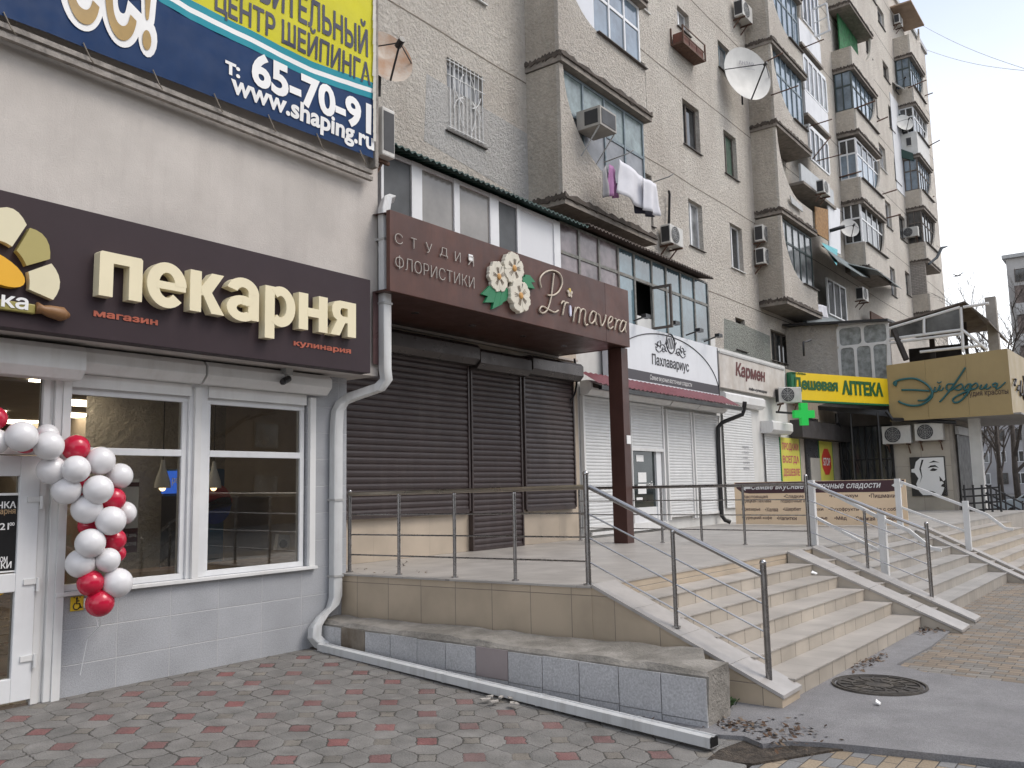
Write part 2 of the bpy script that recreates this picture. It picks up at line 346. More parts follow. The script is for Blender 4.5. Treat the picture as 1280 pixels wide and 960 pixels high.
# plaza paving: red and tan small squares between grey eight sided stones, on a 45 degree lattice
def mk_pavers():
    m = D.materials.new('clover_paving'); m.use_nodes = True; t = m.node_tree; N = t.nodes; Lk = t.links.new; b = N['Principled BSDF']
    tc = N.new('ShaderNodeTexCoord'); nz = N.new('ShaderNodeTexNoise'); nz.inputs['Scale'].default_value = 26; nz.inputs['Detail'].default_value = 1; Lk(tc.outputs['Object'], nz.inputs['Vector'])
    vm = N.new('ShaderNodeVectorMath'); vm.operation = 'SUBTRACT'; Lk(nz.outputs['Color'], vm.inputs[0]); vm.inputs[1].default_value = (.5, .5, .5)
    v2 = N.new('ShaderNodeVectorMath'); v2.operation = 'SCALE'; v2.inputs['Scale'].default_value = .035; Lk(vm.outputs[0], v2.inputs[0])
    v3 = N.new('ShaderNodeVectorMath'); Lk(tc.outputs['Object'], v3.inputs[0]); Lk(v2.outputs[0], v3.inputs[1])
    sp = N.new('ShaderNodeSeparateXYZ'); Lk(v3.outputs[0], sp.inputs[0])
    def ma(op, a, c=None, d=None):
        x = N.new('ShaderNodeMath'); x.operation = op
        for i, q in enumerate((a, c, d)):
            if q is None: continue
            if isinstance(q, (int, float)): x.inputs[i].default_value = q
            else: Lk(q, x.inputs[i])
        return x.outputs[0]
    A = radians(-6.5)  # lattice turned a little against the facade
    X = ma('SUBTRACT', sp.outputs[0], 4.444); Y = ma('SUBTRACT', sp.outputs[1], 5.85)
    u = ma('DIVIDE', ma('ADD', ma('MULTIPLY', X, 1.0), ma('MULTIPLY', Y, -.118)), .468); v = ma('DIVIDE', Y, .485)
    p = ma('ADD', u, v); q = ma('SUBTRACT', u, v)
    rp = ma('ROUND', p); rq = ma('ROUND', q); dp = ma('ABSOLUTE', ma('SUBTRACT', p, rp)); dq = ma('ABSOLUTE', ma('SUBTRACT', q, rq))
    odd0 = ma('GREATER_THAN', ma('PINGPONG', ma('ADD', rp, rq), 1.0), .5)
    s = ma('ADD', ma('MAXIMUM', dp, dq), ma('MULTIPLY', odd0, .045)); S = .235
    insq = ma('LESS_THAN', s, S)
    odd = ma('PINGPONG', ma('ADD', rp, rq), 1.0)
    odd = ma('GREATER_THAN', odd, .5)
    dg = ma('MULTIPLY', ma('ABSOLUTE', ma('SUBTRACT', dp, dq)), .7); hor = ma('GREATER_THAN', dp, dq)
    wob = ma('ABSOLUTE', ma('SUBTRACT', s, S))
    # distance to the nearest joint
    jl = ma('ADD', dg, ma('MULTIPLY', insq, 1.0)); jd = ma('MINIMUM', jl, ma('MULTIPLY', wob, .8))
    n4 = N.new('ShaderNodeTexNoise'); n4.inputs['Scale'].default_value = 3; n4.inputs['Detail'].default_value = 3; Lk(tc.outputs['Object'], n4.inputs['Vector'])
    jw = N.new('ShaderNodeMapRange'); jw.inputs[1].default_value = .38; jw.inputs[2].default_value = .66; jw.inputs[3].default_value = .003; jw.inputs[4].default_value = .021; Lk(n4.outputs['Fac'], jw.inputs[0])
    joint = ma('LESS_THAN', jd, jw.outputs[0])
    cb = N.new('ShaderNodeCombineXYZ')
    def pick(a, b): return ma('ADD', ma('MULTIPLY', hor, a), ma('MULTIPLY', ma('SUBTRACT', 1.0, hor), b))
    Lk(pick(ma('ADD', ma('FLOOR', p), .5), rp), cb.inputs[0]); Lk(pick(rq, ma('ADD', ma('FLOOR', q), .5)), cb.inputs[1]); wz = N.new('ShaderNodeTexWhiteNoise'); Lk(cb.outputs[0], wz.inputs[0])
    cb2 = N.new('ShaderNodeCombineXYZ'); Lk(rp, cb2.inputs[0]); Lk(rq, cb2.inputs[1]); wz2 = N.new('ShaderNodeTexWhiteNoise'); Lk(cb2.outputs[0], wz2.inputs[0])
    def mixc(fac, a, bb):
        x = N.new('ShaderNodeMix'); x.data_type = 'RGBA'
        if isinstance(fac, float): x.inputs['Factor'].default_value = fac
        else: Lk(fac, x.inputs['Factor'])
        for nm, q in (('A', a), ('B', bb)):
            if isinstance(q, tuple): x.inputs[nm].default_value = (*q, 1)
            else: Lk(q, x.inputs[nm])
        return x.outputs['Result']
    stone = mixc(wz.outputs['Value'], (.165, .160, .150), (.205, .197, .184))
    red = mixc(wz2.outputs['Value'], (.205, .085, .08), (.165, .095, .09)); tan = mixc(wz2.outputs['Value'], (.195, .175, .148), (.17, .16, .142))
    sq = mixc(odd, red, tan); c0 = mixc(insq, stone, sq)
    n5 = N.new('ShaderNodeTexNoise'); n5.inputs['Scale'].default_value = 5; n5.inputs['Detail'].default_value = 8; Lk(tc.outputs['Object'], n5.inputs['Vector'])
    mr = N.new('ShaderNodeMapRange'); mr.inputs[1].default_value = .3; mr.inputs[2].default_value = .7; mr.inputs[3].default_value = .72; mr.inputs[4].default_value = 1.2; Lk(n5.outputs['Fac'], mr.inputs[0])
    h = N.new('ShaderNodeHueSaturation'); Lk(c0, h.inputs['Color']); Lk(mr.outputs[0], h.inputs['Value'])
    # dust worn over the red stones here and there
    n6 = N.new('ShaderNodeTexNoise'); n6.inputs['Scale'].default_value = 1.7; n6.inputs['Detail'].default_value = 5; Lk(tc.outputs['Object'], n6.inputs['Vector'])
    r6 = N.new('ShaderNodeMapRange'); r6.inputs[1].default_value = .45; r6.inputs[2].default_value = .75; r6.inputs[4].default_value = .6; Lk(n6.outputs['Fac'], r6.inputs[0])
    c1 = mixc(r6.outputs[0], h.outputs[0], (.165, .153, .141))
    c2 = mixc(joint, c1, (.060, .055, .048)); Lk(c2, b.inputs['Base Color']); b.inputs['Roughness'].default_value = .85
    hh = ma('MINIMUM', jd, .05); bp = N.new('ShaderNodeBump'); bp.inputs['Distance'].default_value = .12; bp.inputs['Strength'].default_value = .7; Lk(hh, bp.inputs['Height'])
    n7 = N.new('ShaderNodeTexNoise'); n7.inputs['Scale'].default_value = 70; n7.inputs['Detail'].default_value = 4; Lk(tc.outputs['Object'], n7.inputs['Vector'])
    b2 = N.new('ShaderNodeBump'); b2.inputs['Distance'].default_value = .012; b2.inputs['Strength'].default_value = .8; Lk(n7.outputs['Fac'], b2.inputs['Height']); Lk(bp.outputs[0], b2.inputs['Normal']); Lk(b2.outputs[0], b.inputs['Normal'])
    return m
pl = MB(); nx, ny = 40, 30
for i in range(nx+1):
    for j in range(ny+1):
        x = -12+i*(19-.2)/nx; y = 2.6+j*5.2/ny
        pl.v.append(Vector((x, y, ground_z(y)+.008*mnoise.noise((x*.8, y*.8, 3)))))
for i in range(nx):
    for j in range(ny):
        a = i*(ny+1)+j; pl.f.append((a, a+ny+1, a+ny+2, a+1)); pl.m.append(0)
tag(pl.build('plaza_paving', mk_pavers(), base=(0, 0, 0), smooth=True), kind='structure')
k = MB()
for i in range(14):
    x1 = 5.62-i*1.0; k.box(x1-.985, x1, 2.36, 2.595, -.3, -.135+.004*(i % 3))
tag(k.build('kerb', mk('kerb_concrete', (.27, .265, .25), .9, var=.2, bump=.5, bs=60, mottle=.3, ms=3), bevel=.012), kind='structure')
# brick pavement in front of the kerb and the wavy brick walk further on
brick_a = mk_tiles('tan_and_grey_bricks', (.22, .22, .22), (0, 1), (.205, .105), gap=.007, grout=(.09, .085, .08), rough=.9, var=.2, fine=.2, fs=70, stag=.5, hue=(.30, .24, .17), bumpd=.01)
b_ = MB(); b_.quad((-12, -8, -.165), (6.5, -8, -.165), (6.5, 2.36, -.165), (-12, 2.36, -.165)); tag(b_.build('brick_pavement', brick_a, base=(0, 0, -.165)), kind='structure')
brick_b = mk_tiles('worn_brick_walk', (.255, .205, .155), (1, 0), (.21, .105), gap=.010, grout=(.13, .115, .095), rough=.9, var=.14, fine=.15, fs=60, stag=.5, hue=(.205, .19, .17), bumpd=.01)
b_ = MB(); b_.quad((8.95, -8, -.14), (60, -8, -.14), (60, 3.4, -.14), (12.4, 3.4, -.14), (12.4, 2.28, -.14), (8.95, 2.28, -.14)); tag(b_.build('brick_walk', brick_b, base=(0, 0, -.14)), kind='structure')
ap = MB(); random.seed(3)
edge = [(6.1, 2.75), (6.16, 2.6), (6.05, 2.42), (6.22, 2.28), (6.3, 2.1), (6.36, 1.9), (6.42, 1.6), (6.5, 1.2), (6.6, .8), (6.6, -8)]
pts = [(6.1, 4.6), *edge, (9.05, -8), (9.02, 1.2), (9.08, 2.0), (9.3, 2.3), (10.5, 2.22), (12.3, 2.25), (12.6, 2.7), (12.6, 4.6)]
ap.prism([(x, y, -.118) for x, y in pts], (0, 0, -.1))
tag(ap.build('asphalt_apron', asph, base=(0, 0, -.2)), kind='structure')
s = MB(); s.prism([(5.6, 2.75, -.15), (5.62, 2.58, -.15), (5.7, 2.36, -.15), (6.3, 2.0, -.15), (6.6, 1.7, -.15), (6.7, 3.0, -.15), (6.3, 3.2, -.15)], (0, 0, -.04)); tag(s.build('bare_soil', soil_m), kind='structure')
s = MB(); s.prism([(6.2, 2.9, -.138), (6.46, 7.62, .012), (6.36, 7.62, .012), (6.05, 2.9, -.14)], (0, 0, -.03)); tag(s.build('soil_strip', soil_m), kind='structure')
# ================================================================== tiled terraces and steps
floor_t = mk_tiles('terrace_floor_tiles', (.40, .375, .345), (0, 1), (.43, .43), gap=.004, grout=(.24, .22, .2), rough=.42, var=.05, mott=.16)
clad_t = mk_tiles('beige_cladding_tiles', (.47, .385, .285), (1, 2), (.46, .62), off=(.1, .2), gap=.006, grout=(.2, .17, .14), rough=.4, var=.06, mott=.14)
riser_t = mk_tiles('step_tiles', (.44, .39, .325), (0, 2), (.36, 2), off=(0, -.7), gap=.011, grout=(.13, .11, .085), rough=.45, var=.09, mott=.16)
tread_t = mk_tiles('tread_tiles', (.40, .37, .335), (0, 1), (.36, 10), off=(0, -5.3), gap=.004, grout=(.26, .24, .21), rough=.5, var=.05, mott=.16)
riser_g = mk_tiles('grey_step_tiles', (.36, .33, .29), (0, 2), (.17, 2), off=(0, -.7), gap=.005, grout=(.17, .16, .15), rough=.5, var=.07, mott=.12)
tread_g = mk_tiles('grey_tread_tiles', (.35, .335, .315), (0, 1), (.36, .8), gap=.003, grout=(.24, .23, .22), rough=.55, var=.05, mott=.16)
marble = mk('pale_stringer_slab', (.43, .405, .38), .35, var=.1, vs=5, mottle=.25, ms=3)
ZT = .76
def front_y(x): return 4.40-(x-7.5)*.055       # the front edge runs a little askew
def step_block(mb, x0, x1, y0f, y1f, z0, z1): mb.prism([(x0, y0f(x0), z0), (x1, y0f(x1), z0), (x1, y1f(x1), z0), (x0, y1f(x0), z0)], (0, 0, z1-z0))
def nose(i): return lambda x: front_y(x)-i*(.345-(x-7.5)*.0055)
def steps(x0, x1, parent, rm, tm, n=6, zb=-.13):
    for i in range(1, n):
        zt = ZT-.145*i; m = MB(); step_block(m, x0, x1, nose(i), lambda x: front_y(x)+.02, zb-.06, zt-.012)
        o = m.build('step', rm, parent)
        t = MB(); step_block(t, x0, x1, lambda x, i=i: nose(i)(x)-.012, lambda x, i=i: nose(i-1)(x)-.002, zt-.012, zt); t.build('tread', tm, o)
def stringer(x0, x1, parent, slabm, sidem, top=ZT+.03, ext=.62, zb=-.2, name='stringer', ytop=None, yb=2.12, zend=-.075):
    yt = ytop if ytop is not None else front_y(x0)
    m = MB(); m.prism([(x0+.012, yt, top-.03), (x0+.012, yb+.02, zend-.03), (x0+.012, yb+.02, zb), (x0+.012, yt, zb)], (x1-x0-.024, 0, 0))
    o = m.build(name, sidem, parent)
    t = MB(); n = 4
    for i in range(n):
        a = i/n+.0012; b = (i+1)/n-.0012
        ya, za = yt+(yb-yt)*a, top+(zend-top)*a; y2, z2 = yt+(yb-yt)*b, top+(zend-top)*b
        t.prism([(x0, ya, za), (x0, y2, z2), (x0, y2, z2-.03), (x0, ya, za-.03)], (x1-x0, 0, 0))
    t.build('cap_slab', slabm, o); return o
terr = thing('tiled_terrace', 'beige tiled terrace with five wide steps in front of the brown shuttered flower shop', 'terrace', (9.5, 5, -.15))
m = MB(); ft = [(6.81, 7.66), (7.04, 4.42), (7.5, 4.40), (12.9, front_y(12.9)), (12.9, 8.5), (6.95, 8.5), (6.95, 7.66)]
m.prism([(x, y, ZT-.02) for x, y in ft], (0, 0, .02)); m.build('floor', floor_t, terr)
m = MB(); m.prism([(6.83, 7.64, -.16), (7.055, 4.42, -.16), (7.5, 4.41, -.16), (12.9, front_y(12.9)+.012, -.16), (12.9, 8.45, -.16), (6.95, 8.45, -.16)], (0, 0, ZT-.02+.16)); m.build('side_cladding', clad_t, terr)
steps(7.46, 11.68, terr, riser_t, tread_t)
stringer(7.05, 7.49, terr, marble, clad_t, top=ZT+.02, ytop=4.42, yb=2.62, zend=-.015)
stringer(11.64, 12.12, terr, marble, riser_t, top=ZT+.015, yb=2.1, zend=-.10, name='ramp_strip')
stringer(12.52, 12.92, terr, marble, riser_t, top=ZT+.015, yb=2.1, zend=-.10, name='ramp_strip')
steps(12.12, 12.52, terr, riser_t, tread_t)
t2 = thing('grey_terrace', 'grey tiled terrace with grey steps in front of the white shuttered pastry shop', 'terrace', (15.5, 5, -.15))
m = MB(); m.prism([(12.93, front_y(12.93), ZT-.03), (20.2, front_y(20.2), ZT-.03), (29, front_y(29), ZT-.03), (29, 9.9, ZT-.03), (12.93, 9.9, ZT-.03)], (0, 0, .025)); m.build('floor', tread_g, t2)
m = MB(); m.prism([(12.93, front_y(12.93)+.012, -.2), (28.9, front_y(28.9)+.012, -.2), (28.9, 9.85, -.2), (12.93, 9.85, -.2)], (0, 0, ZT-.03+.2)); m.build('base', riser_g, t2)
steps(12.92, 17.62, t2, riser_g, tread_g)
stringer(17.60, 17.95, t2, marble, riser_t, top=ZT+.01, yb=2.05, zend=-.11, name='ramp_strip')
stringer(18.3, 18.6, t2, marble, riser_t, top=ZT+.01, yb=2.05, zend=-.11, name='ramp_strip')
steps(17.95, 18.3, t2, riser_t, tread_t)
t3 = thing('salon_steps', 'beige tiled steps furthest along the pavement below the tan beauty salon box', 'steps', (21.5, 3.2, -.15))
steps(18.6, 24.9, t3, mk_tiles('salon_step_tiles', (.42, .36, .28), (0, 2), (.14, 2), off=(0, -.7), gap=.006, grout=(.2, .17, .14), rough=.5, var=.06), tread_t)
# low planter wall beside the terrace
gr_tile = mk_tiles('grey_wall_tiles', (.34, .345, .36), (1, 2), (.36, .46), off=(.05, -.14), gap=.006, grout=(.17, .17, .16), rough=.5, var=.08, fine=.18, fs=150)
pw = thing('low_retaining_wall', 'low grey tiled wall with a rough concrete top beside the terrace, a brown stain near the pipe', 'wall', (6.5, 5.2, -.1))
m = MB(); nseg = 26; random.seed(5)
for i in range(nseg+1):
    f = i/nseg; y = 7.64+(2.9-7.64)*f; xl = 6.50+(6.235-6.50)*f; xr = 6.83+(6.62-6.83)*f; xr = 6.80+(7.0-6.80)*f if f < .93 else 6.63
    zt = .285+.012*random.uniform(-1, 1)
    for (x, z) in ((xl-.012, -.2), (xl-.012+random.uniform(-.006, .006), .25+random.uniform(-.006, .004)), (xl+.03, zt), (xr-.03, zt+.02), (xr, .22), (xr, -.2)): m.v.append(Vector((x, y+(random.uniform(-.02, .02) if i in (nseg,) else 0), z)))
for i in range(nseg):
    for kx in range(6):
        a = i*6+kx; b2 = i*6+(kx+1) % 6; m.f.append((a, b2, b2+6, a+6)); m.m.append(0)
m.f += [tuple(range(6)), tuple(range(nseg*6+5, nseg*6-1, -1))]; m.m += [0, 0]
m.build('concrete_core', concrete, pw)
random.seed(8); tiles_m = MB(); stain_m = MB(); pink = MB(); stm = MB(); n = 12
for i in range(n):
    f0, f1 = i/n+.0009, (i+1)/n-.0009
    P = lambda f, z: Vector((6.50+(6.235-6.50)*f-.026, 7.62+(2.9-7.62)*f, z))
    tgt = pink if i == 6 else (stm if i == 1 else tiles_m)
    zt, zb = .235+random.uniform(-.006, .006), (-.0-.13*f0)
    zb0 = -.2 if i < 5 else zb+.045
    tgt.prism([P(f0, zt), P(f1, zt), P(f1, zb0), P(f0, zb0)], (.02, 0, 0))
    if i >= 5: tiles_m.prism([P(f0, zb0-.006), P(f1, zb0-.006), P(f1, -.22), P(f0, -.22)], (.02, 0, 0))
tl = mk('speckled_grey_tile', (.58, .585, .60), .5, var=.22, vs=60, mottle=.35, ms=1.2, dirt=(.24, .24, .24))
tiles_m.build('facing_tile', tl, pw); pink.build('plain_tile', mk('mauve_tile', (.33, .285, .285), .5, var=.06), pw)
stm.build('stained_tile', mk('rust_stained_tile', (.27, .235, .19), .6, var=.2, vs=8, streak=1.0, ss=5, dirt=(.085, .055, .03), mottle=.6, ms=2.5), pw)
# ================================================================== bakery building
YL, YU = 7.646, 7.24
stucco_b = mk('smooth_render', (.57, .53, .49), .85, var=.10, vs=1.2, bump=.25, bs=90, streak=.30, ss=5, dirt=(.36, .325, .30), mottle=.22, ms=.8)
wall_t = mk_tiles('bakery_wall_tiles', (.40, .41, .43), (0, 2), (.52, .30), off=(.02, -.04), gap=.005, grout=(.50, .50, .50), rough=.45, var=.05, fine=.22, fs=110)
bk = thing('bakery_building', 'pale rendered corner building of the bakery with a grey tiled base and big shop windows', 'building', (2.6, 9.4, 0))
ZS = 3.02   # soffit
XU = oY(472, 207, YU).x
m = MB(); m.wall(-9, XU, ZS, 9.5, [], YU, .1); m.quad((XU, YU, ZS), (XU, 10.0, ZS), (XU, 10.0, 9.5), (XU, YU, 9.5)); m.quad((-9, YU, 9.5), (XU, YU, 9.5), (XU, 14, 9.5), (-9, 14, 9.5)); m.build('upper_wall', stucco_b, bk)
m = MB(); m.quad((-9, YU, ZS), (XU, YU, ZS), (XU, 8.4, ZS), (-9, 8.4, ZS)); m.build('soffit', mk('soffit_render', (.50, .465, .44), .85, var=.1, mottle=.2), bk)
# openings of the ground floor: window (two lights) and the entrance
WX0, WX1 = oY(77, 640, YL).x, oY(381, 640, YL).x
WZ0, WZ1 = oY(380, 709, YL).z+.01, 2.74
DX1 = oY(63, 700, YL).x
m = MB(); m.wall(DX1+.10, 6.90, -.1, ZS, [(WX0-.02, WX1+.02, WZ0, 2.98)], YL, .14); m.quad((6.90, YL, -.1), (6.90, 8.6, -.1), (6.90, 8.6, ZS), (6.90, YL, ZS)); m.build('tiled_wall', wall_t, bk)
m = MB(); m.wall(-9, DX1+.10, -.1, ZS, [(-.6, DX1+.0, -.1, 2.98)], YL, .14); m.build('door_wall', stucco_b, bk)
# interior shell
inn = mk('shop_wall_paint', (.30, .25, .20), .8, var=.1); ceil = mk('shop_ceiling', (.42, .38, .33), .9, var=.05); flr = mk('shop_floor_tiles', (.22, .17, .13), .3, var=.1)
m = MB(); m.quad((-4, 18, 0), (6.88, 18, 0), (6.88, 18, 3), (-4, 18, 3)); m.quad((6.88, 7.8, 0), (6.88, 18, 0), (6.88, 18, 3), (6.88, 7.8, 3)); m.quad((-4, 7.8, 0), (-4, 18, 0), (-4, 18, 3), (-4, 7.8, 3)); m.build('inside_wall', inn, bk)
m = MB(); m.box(-4, 6.88, 7.8, 18, 2.99, 3.01); m.build('inside_ceiling', ceil, bk)
m = MB(); m.box(-4, 6.88, 7.66, 18, -.06, .02); m.build('inside_floor', flr, bk)
pan = mk('ceiling_light_panel', (.9, .8, .6), .5, var=0, emit=(1, .88, .68), es=9)
LP = [(oZ(px_, py_, 2.97).x, oZ(px_, py_, 2.97).y) for px_, py_ in ((105, 505), (97, 520), (22, 528), (-30, 515))]+[(4.6, 9.6), (1.6, 9.2)]  # last two panels are unseen, added to brighten the shop inside
for x, y in LP:
    if True:
        m = MB(); m.box(x-.3, x+.3, y-.3, y+.3, 2.965, 2.988); m.build('light_panel', pan, bk)
m = MB(); m.box(-1, 3.0, 11.4, 12.0, .02, 1.9); m.build('bread_rack', mk('wooden_shelving', (.10, .065, .04), .6, var=.3, vs=4), bk)
m = MB()
for z in (.9, 1.3, 1.7, 2.1):  # small loaves in rows
    for i in range(16): m.ball((3.2+i*.115, 11.75, z-.02), .09, 10, 6, (1.2, .7, .6))
m.build('loaves_on_shelf', mk('bread_crust', (.32, .17, .07), .6, var=.3, vs=10), bk)
m = MB()
for z in (.8, 1.2, 1.6, 2.0): m.box(3.05, 5.05, 11.55, 12.0, z-.02, z+.02)
m.build('wall_shelf', mk('shelf_wood', (.2, .12, .07), .5), bk)
m = MB(); m.box(4.4, 6.85, 7.86, 8.22, .93, .97); m.build('window_counter', mk('counter_board', (.36, .25, .16), .4, var=.1), bk)
# window frames
fx = lambda px, py=640: oY(px, py, YL).x
glassw = mk_glass('shop_window_glass', (.88, .87, .84), 1.0)
def frame_bar(mb, x0, x1, z0, z1, y=YL+.02, d=.07): mb.box(x0, x1, y, y+d, z0, z1)
zm = oY(377, 568, YL).z
win = MB(); fw = .055; xm0, xm1 = fx(233), fx(256)
for a, b in ((WX0, xm0), (xm1, WX1)):
    frame_bar(win, a, b, WZ0, WZ0+fw); frame_bar(win, a, b, 2.60, 2.98); frame_bar(win, a, a+fw, WZ0+fw, 2.60); frame_bar(win, b-fw, b, WZ0+fw, 2.60); frame_bar(win, a+fw, b-fw, zm-.045, zm+.02)
win.box(xm0, xm1, YL-.01, YL+.10, WZ0, 2.98)
wo = win.build('window', white_pvc, bk, bevel=.004)
m = MB()
for a, b in ((WX0+fw, xm0-fw), (xm1+fw, WX1-fw)):
    for z0, z1 in ((WZ0+fw, zm-.045), (zm+.02, 2.6)): m.box(a, b, YL+.045, YL+.055, z0, z1)
m.build('pane', glassw, wo)
m = MB(); m.box(WX0-.04, WX1+.14, YL-.06, YL+.03, WZ0-.035, WZ0-.002); m.build('sill', white_metal, wo, bevel=.004)
# shutter guides beside the window
for a, b in ((fx(75)-.0, WX0-.003), (fx(384), fx(391)), (fx(238), fx(246)),): m = MB(); m.box(a, b, YL-.045, YL-.0, WZ0, 2.75); m.build('shutter_guide', white_metal, wo)
def sbox(mb, a, b, y0, y1, z0, z1):   # eight sided housing
    c = .05; mb.prism([(a, y0+c, z1), (a, y0, z1-c), (a, y0, z0+c*1.6), (a, y0+c*1.6, z0), (a, y1, z0), (a, y1, z1)], (b-a, 0, 0))
m = MB(); sbox(m, fx(79, 470), fx(243, 470), YL-.20, YL-.002, 2.78, 3.0); m.build('shutter_box', white_metal, bk, bevel=.006)
m = MB(); sbox(m, fx(246, 470), fx(399, 480)+.02, YL-.20, YL-.002, 2.78, 3.0); m.build('shutter_box', white_metal, bk, bevel=.006)
m = MB(); sbox(m, -1.2, fx(86, 470)+.02, YL-.27, YL-.21+.2, 2.70, 2.99); m.build('shutter_box', white_metal, bk, bevel=.006)
m = MB(); 
for a, b in ((fx(82), fx(234)), (fx(256), fx(380))): m.box(a, b, YL-.03, YL-.012, 2.66, 2.775)
m.build('shutter_end_slat', white_metal, bk)
# entrance door
dr = MB(); dz1 = oY(40, 570, YL).z; dx1 = fx(36, 870)
x0d = -.35
for args in ((dx1-.16, dx1, .05, dz1), (x0d, dx1-.16, dz1-.17, dz1), (x0d, dx1-.16, .05, .24), (x0d, dx1-.16, .93, 1.08)): dr.box(args[0], args[1], YL-.03, YL+.05, args[2], args[3])
do = dr.build('door', white_pvc, bk, bevel=.006)
m = MB(); m.box(x0d, dx1-.16, YL+.005, YL+.015, .24, .93); m.box(x0d, dx1-.16, YL+.005, YL+.015, 1.08, dz1-.17); m.build('pane', glassw, do)
for z in (.36, .98, 1.66, 2.12):
    m = MB(); m.box(dx1-.10, dx1+.02, YL-.045, YL-.031, z, z+.045); m.tube([(dx1+.012, YL-.05, z-.06), (dx1+.012, YL-.05, z+.05)], .016, 8); m.build('hinge', white_metal, do)
m = MB(); m.box(dx1+.002, dx1+.06, YL-.02, YL+.06, 0, 2.98); m.box(DX1-.03, DX1+.03, YL-.035, YL+.05, 0, 2.98); m.box(dx1+.06, DX1-.03, YL-.0, YL+.05, 0, 2.98); m.box(-.6, DX1-.03, YL-.01, YL+.05, dz1+.01, dz1+.09)
m.build('door_frame', white_metal, bk, bevel=.004)
m = MB(); m.box(-.6, dx1, YL+.02, YL+.03, dz1+.09, 2.98); m.build('transom_pane', glassw, bk)
m = MB(); m.box(DX1+.03, DX1+.10, YL-.05, YL-.002, -.02, 2.72); m.build('door_trim', white_metal, bk)
# opening hours notice printed on the door glass
m = MB(); pa, pb = oY(0, 615, YL-.0).x-.3, oY(27, 615, YL).x; za, zb = oY(25, 714, YL).z, oY(27, 616, YL).z
black_film = mk('black_film', (.012, .012, .013), .3, var=0); white_print = mk('white_print', (.78, .78, .77), .5, var=0); tan_print = mk('tan_print', (.40, .28, .16), .5, var=0)
m = MB(); m.box(pa, pb, YL-.004, YL+.003, za, zb); no = m.build('hours_notice', black_film, do)
m = MB()
m.box(pa, pb, YL-.007, YL-.0045, zb-.02, zb); m.box(pb-.015, pb, YL-.007, YL-.0045, za, zb-.02); m.box(pa, pb-.015, YL-.007, YL-.0045, za, za+.012)
text_y(m, 'ЧКА', -3, 627, 20, 635, YL-.007, .002, bold=.02); text_y(m, '21', 0, 654, 11, 662, YL-.007, .002, bold=.015); text_y(m, '00', 12, 653, 18, 657, YL-.007, .002, bold=.015)
text_y(m, 'ОМ', 0, 696, 9, 702, YL-.007, .002, bold=.02); text_y(m, 'ЧКИ', -6, 703, 14, 710, YL-.007, .002, bold=.02); m.build('lettering', white_print, no)
m = MB(); text_y(m, 'арня', 0, 637, 19, 644, YL-.007, .002, bold=.01); m.build('lettering', tan_print, no)
m = MB(); c = oY(-3, 732, YL-.005); m.tube([c, c+Vector((0, .004, 0))], .085, 24); m.build('yellow_sticker', mk('yellow_vinyl', (.75, .5, .03), .5, var=0), do)
# ------------------------------------------------------------------ bakery sign
sign_m = mk('dark_plum_panel', (.040, .026, .031), .5, var=.08, spec=.25)
a, b = oY(463, 350, 7.06), oY(463, 466.6, 7.06); SZ1, SZ0 = a.z, b.z; SY = 7.06
bs = thing('bakery_sign', 'long dark plum sign board with raised cream letters over the bakery window', 'sign', ((a.x-4)/1, SY, SZ0))
m = MB(); m.box(-9, a.x, SY, SY+.16, SZ0, SZ1); m.build('board', sign_m, bs, bevel=.004)
cream = mk('cream_letter_face', (.80, .72, .50), .45, var=.03)
LZ0, LZ1 = oY(176.6, 377.5, SY-.10).z, oY(118, 311, SY-.10).z
def arc(cx, cy, rx, ry, a0, a1, t, n=18):   # ring segment, outer radii rx ry, stroke t
    o = [(cx+rx*cos(radians(a0+(a1-a0)*i/n)), cy+ry*sin(radians(a0+(a1-a0)*i/n))) for i in range(n+1)]
    q = [(cx+(rx-t)*cos(radians(a0+(a1-a0)*i/n)), cy+(ry-t*.9)*sin(radians(a0+(a1-a0)*i/n))) for i in range(n, -1, -1)]
    return o+q
def rect(x0, y0, x1, y1): return [(x0, y0), (x1, y0), (x1, y1), (x0, y1)]
GL = {  # strokes in units of the letter height; width given first
 'п': (.92, [[(0, 0), (.29, 0), (.29, .76), (.63, .76), (.63, 0), (.92, 0), (.92, .96), (.88, 1), (.04, 1), (0, .96)]]),
 'е': (.90, [arc(.46, .5, .46, .54, 20, 318, .27, 26), rect(.22, .40, .90, .58), arc(.46, .5, .455, .535, 2, 24, .27, 4)]),
 'к': (.88, [rect(0, 0, .29, 1), [(.285, .42), (.5, .42), (.88, 1), (.56, 1), (.285, .62)], [(.30, .50), (.48, .64), (.90, 0), (.56, 0)]]),
 'а': (.84, [rect(.56, 0, .84, .72), arc(.42, .66, .42, .40, 0, 165, .27), arc(.40, .27, .40, .33, 40, 320, .25, 22), rect(.40, .36, .60, .56)]),
 'р': (.94, [rect(0, -.38, .29, 1), arc(.48, .5, .46, .54, -128, 128, .28, 24)]),
 'н': (.92, [rect(0, 0, .29, 1), rect(.63, 0, .92, 1), rect(.28, .38, .64, .62)]),
 'я': (.88, [rect(.59, 0, .88, 1), [(.60, 1), (.32, 1), (.14, .95), (.06, .82), (.05, .66), (.11, .5), (.22, .43), (.0, 0), (.31, 0), (.50, .38), (.60, .38), (.60, .56), (.42, .56), (.35, .60), (.33, .68), (.35, .77), (.42, .80), (.60, .80)]])}
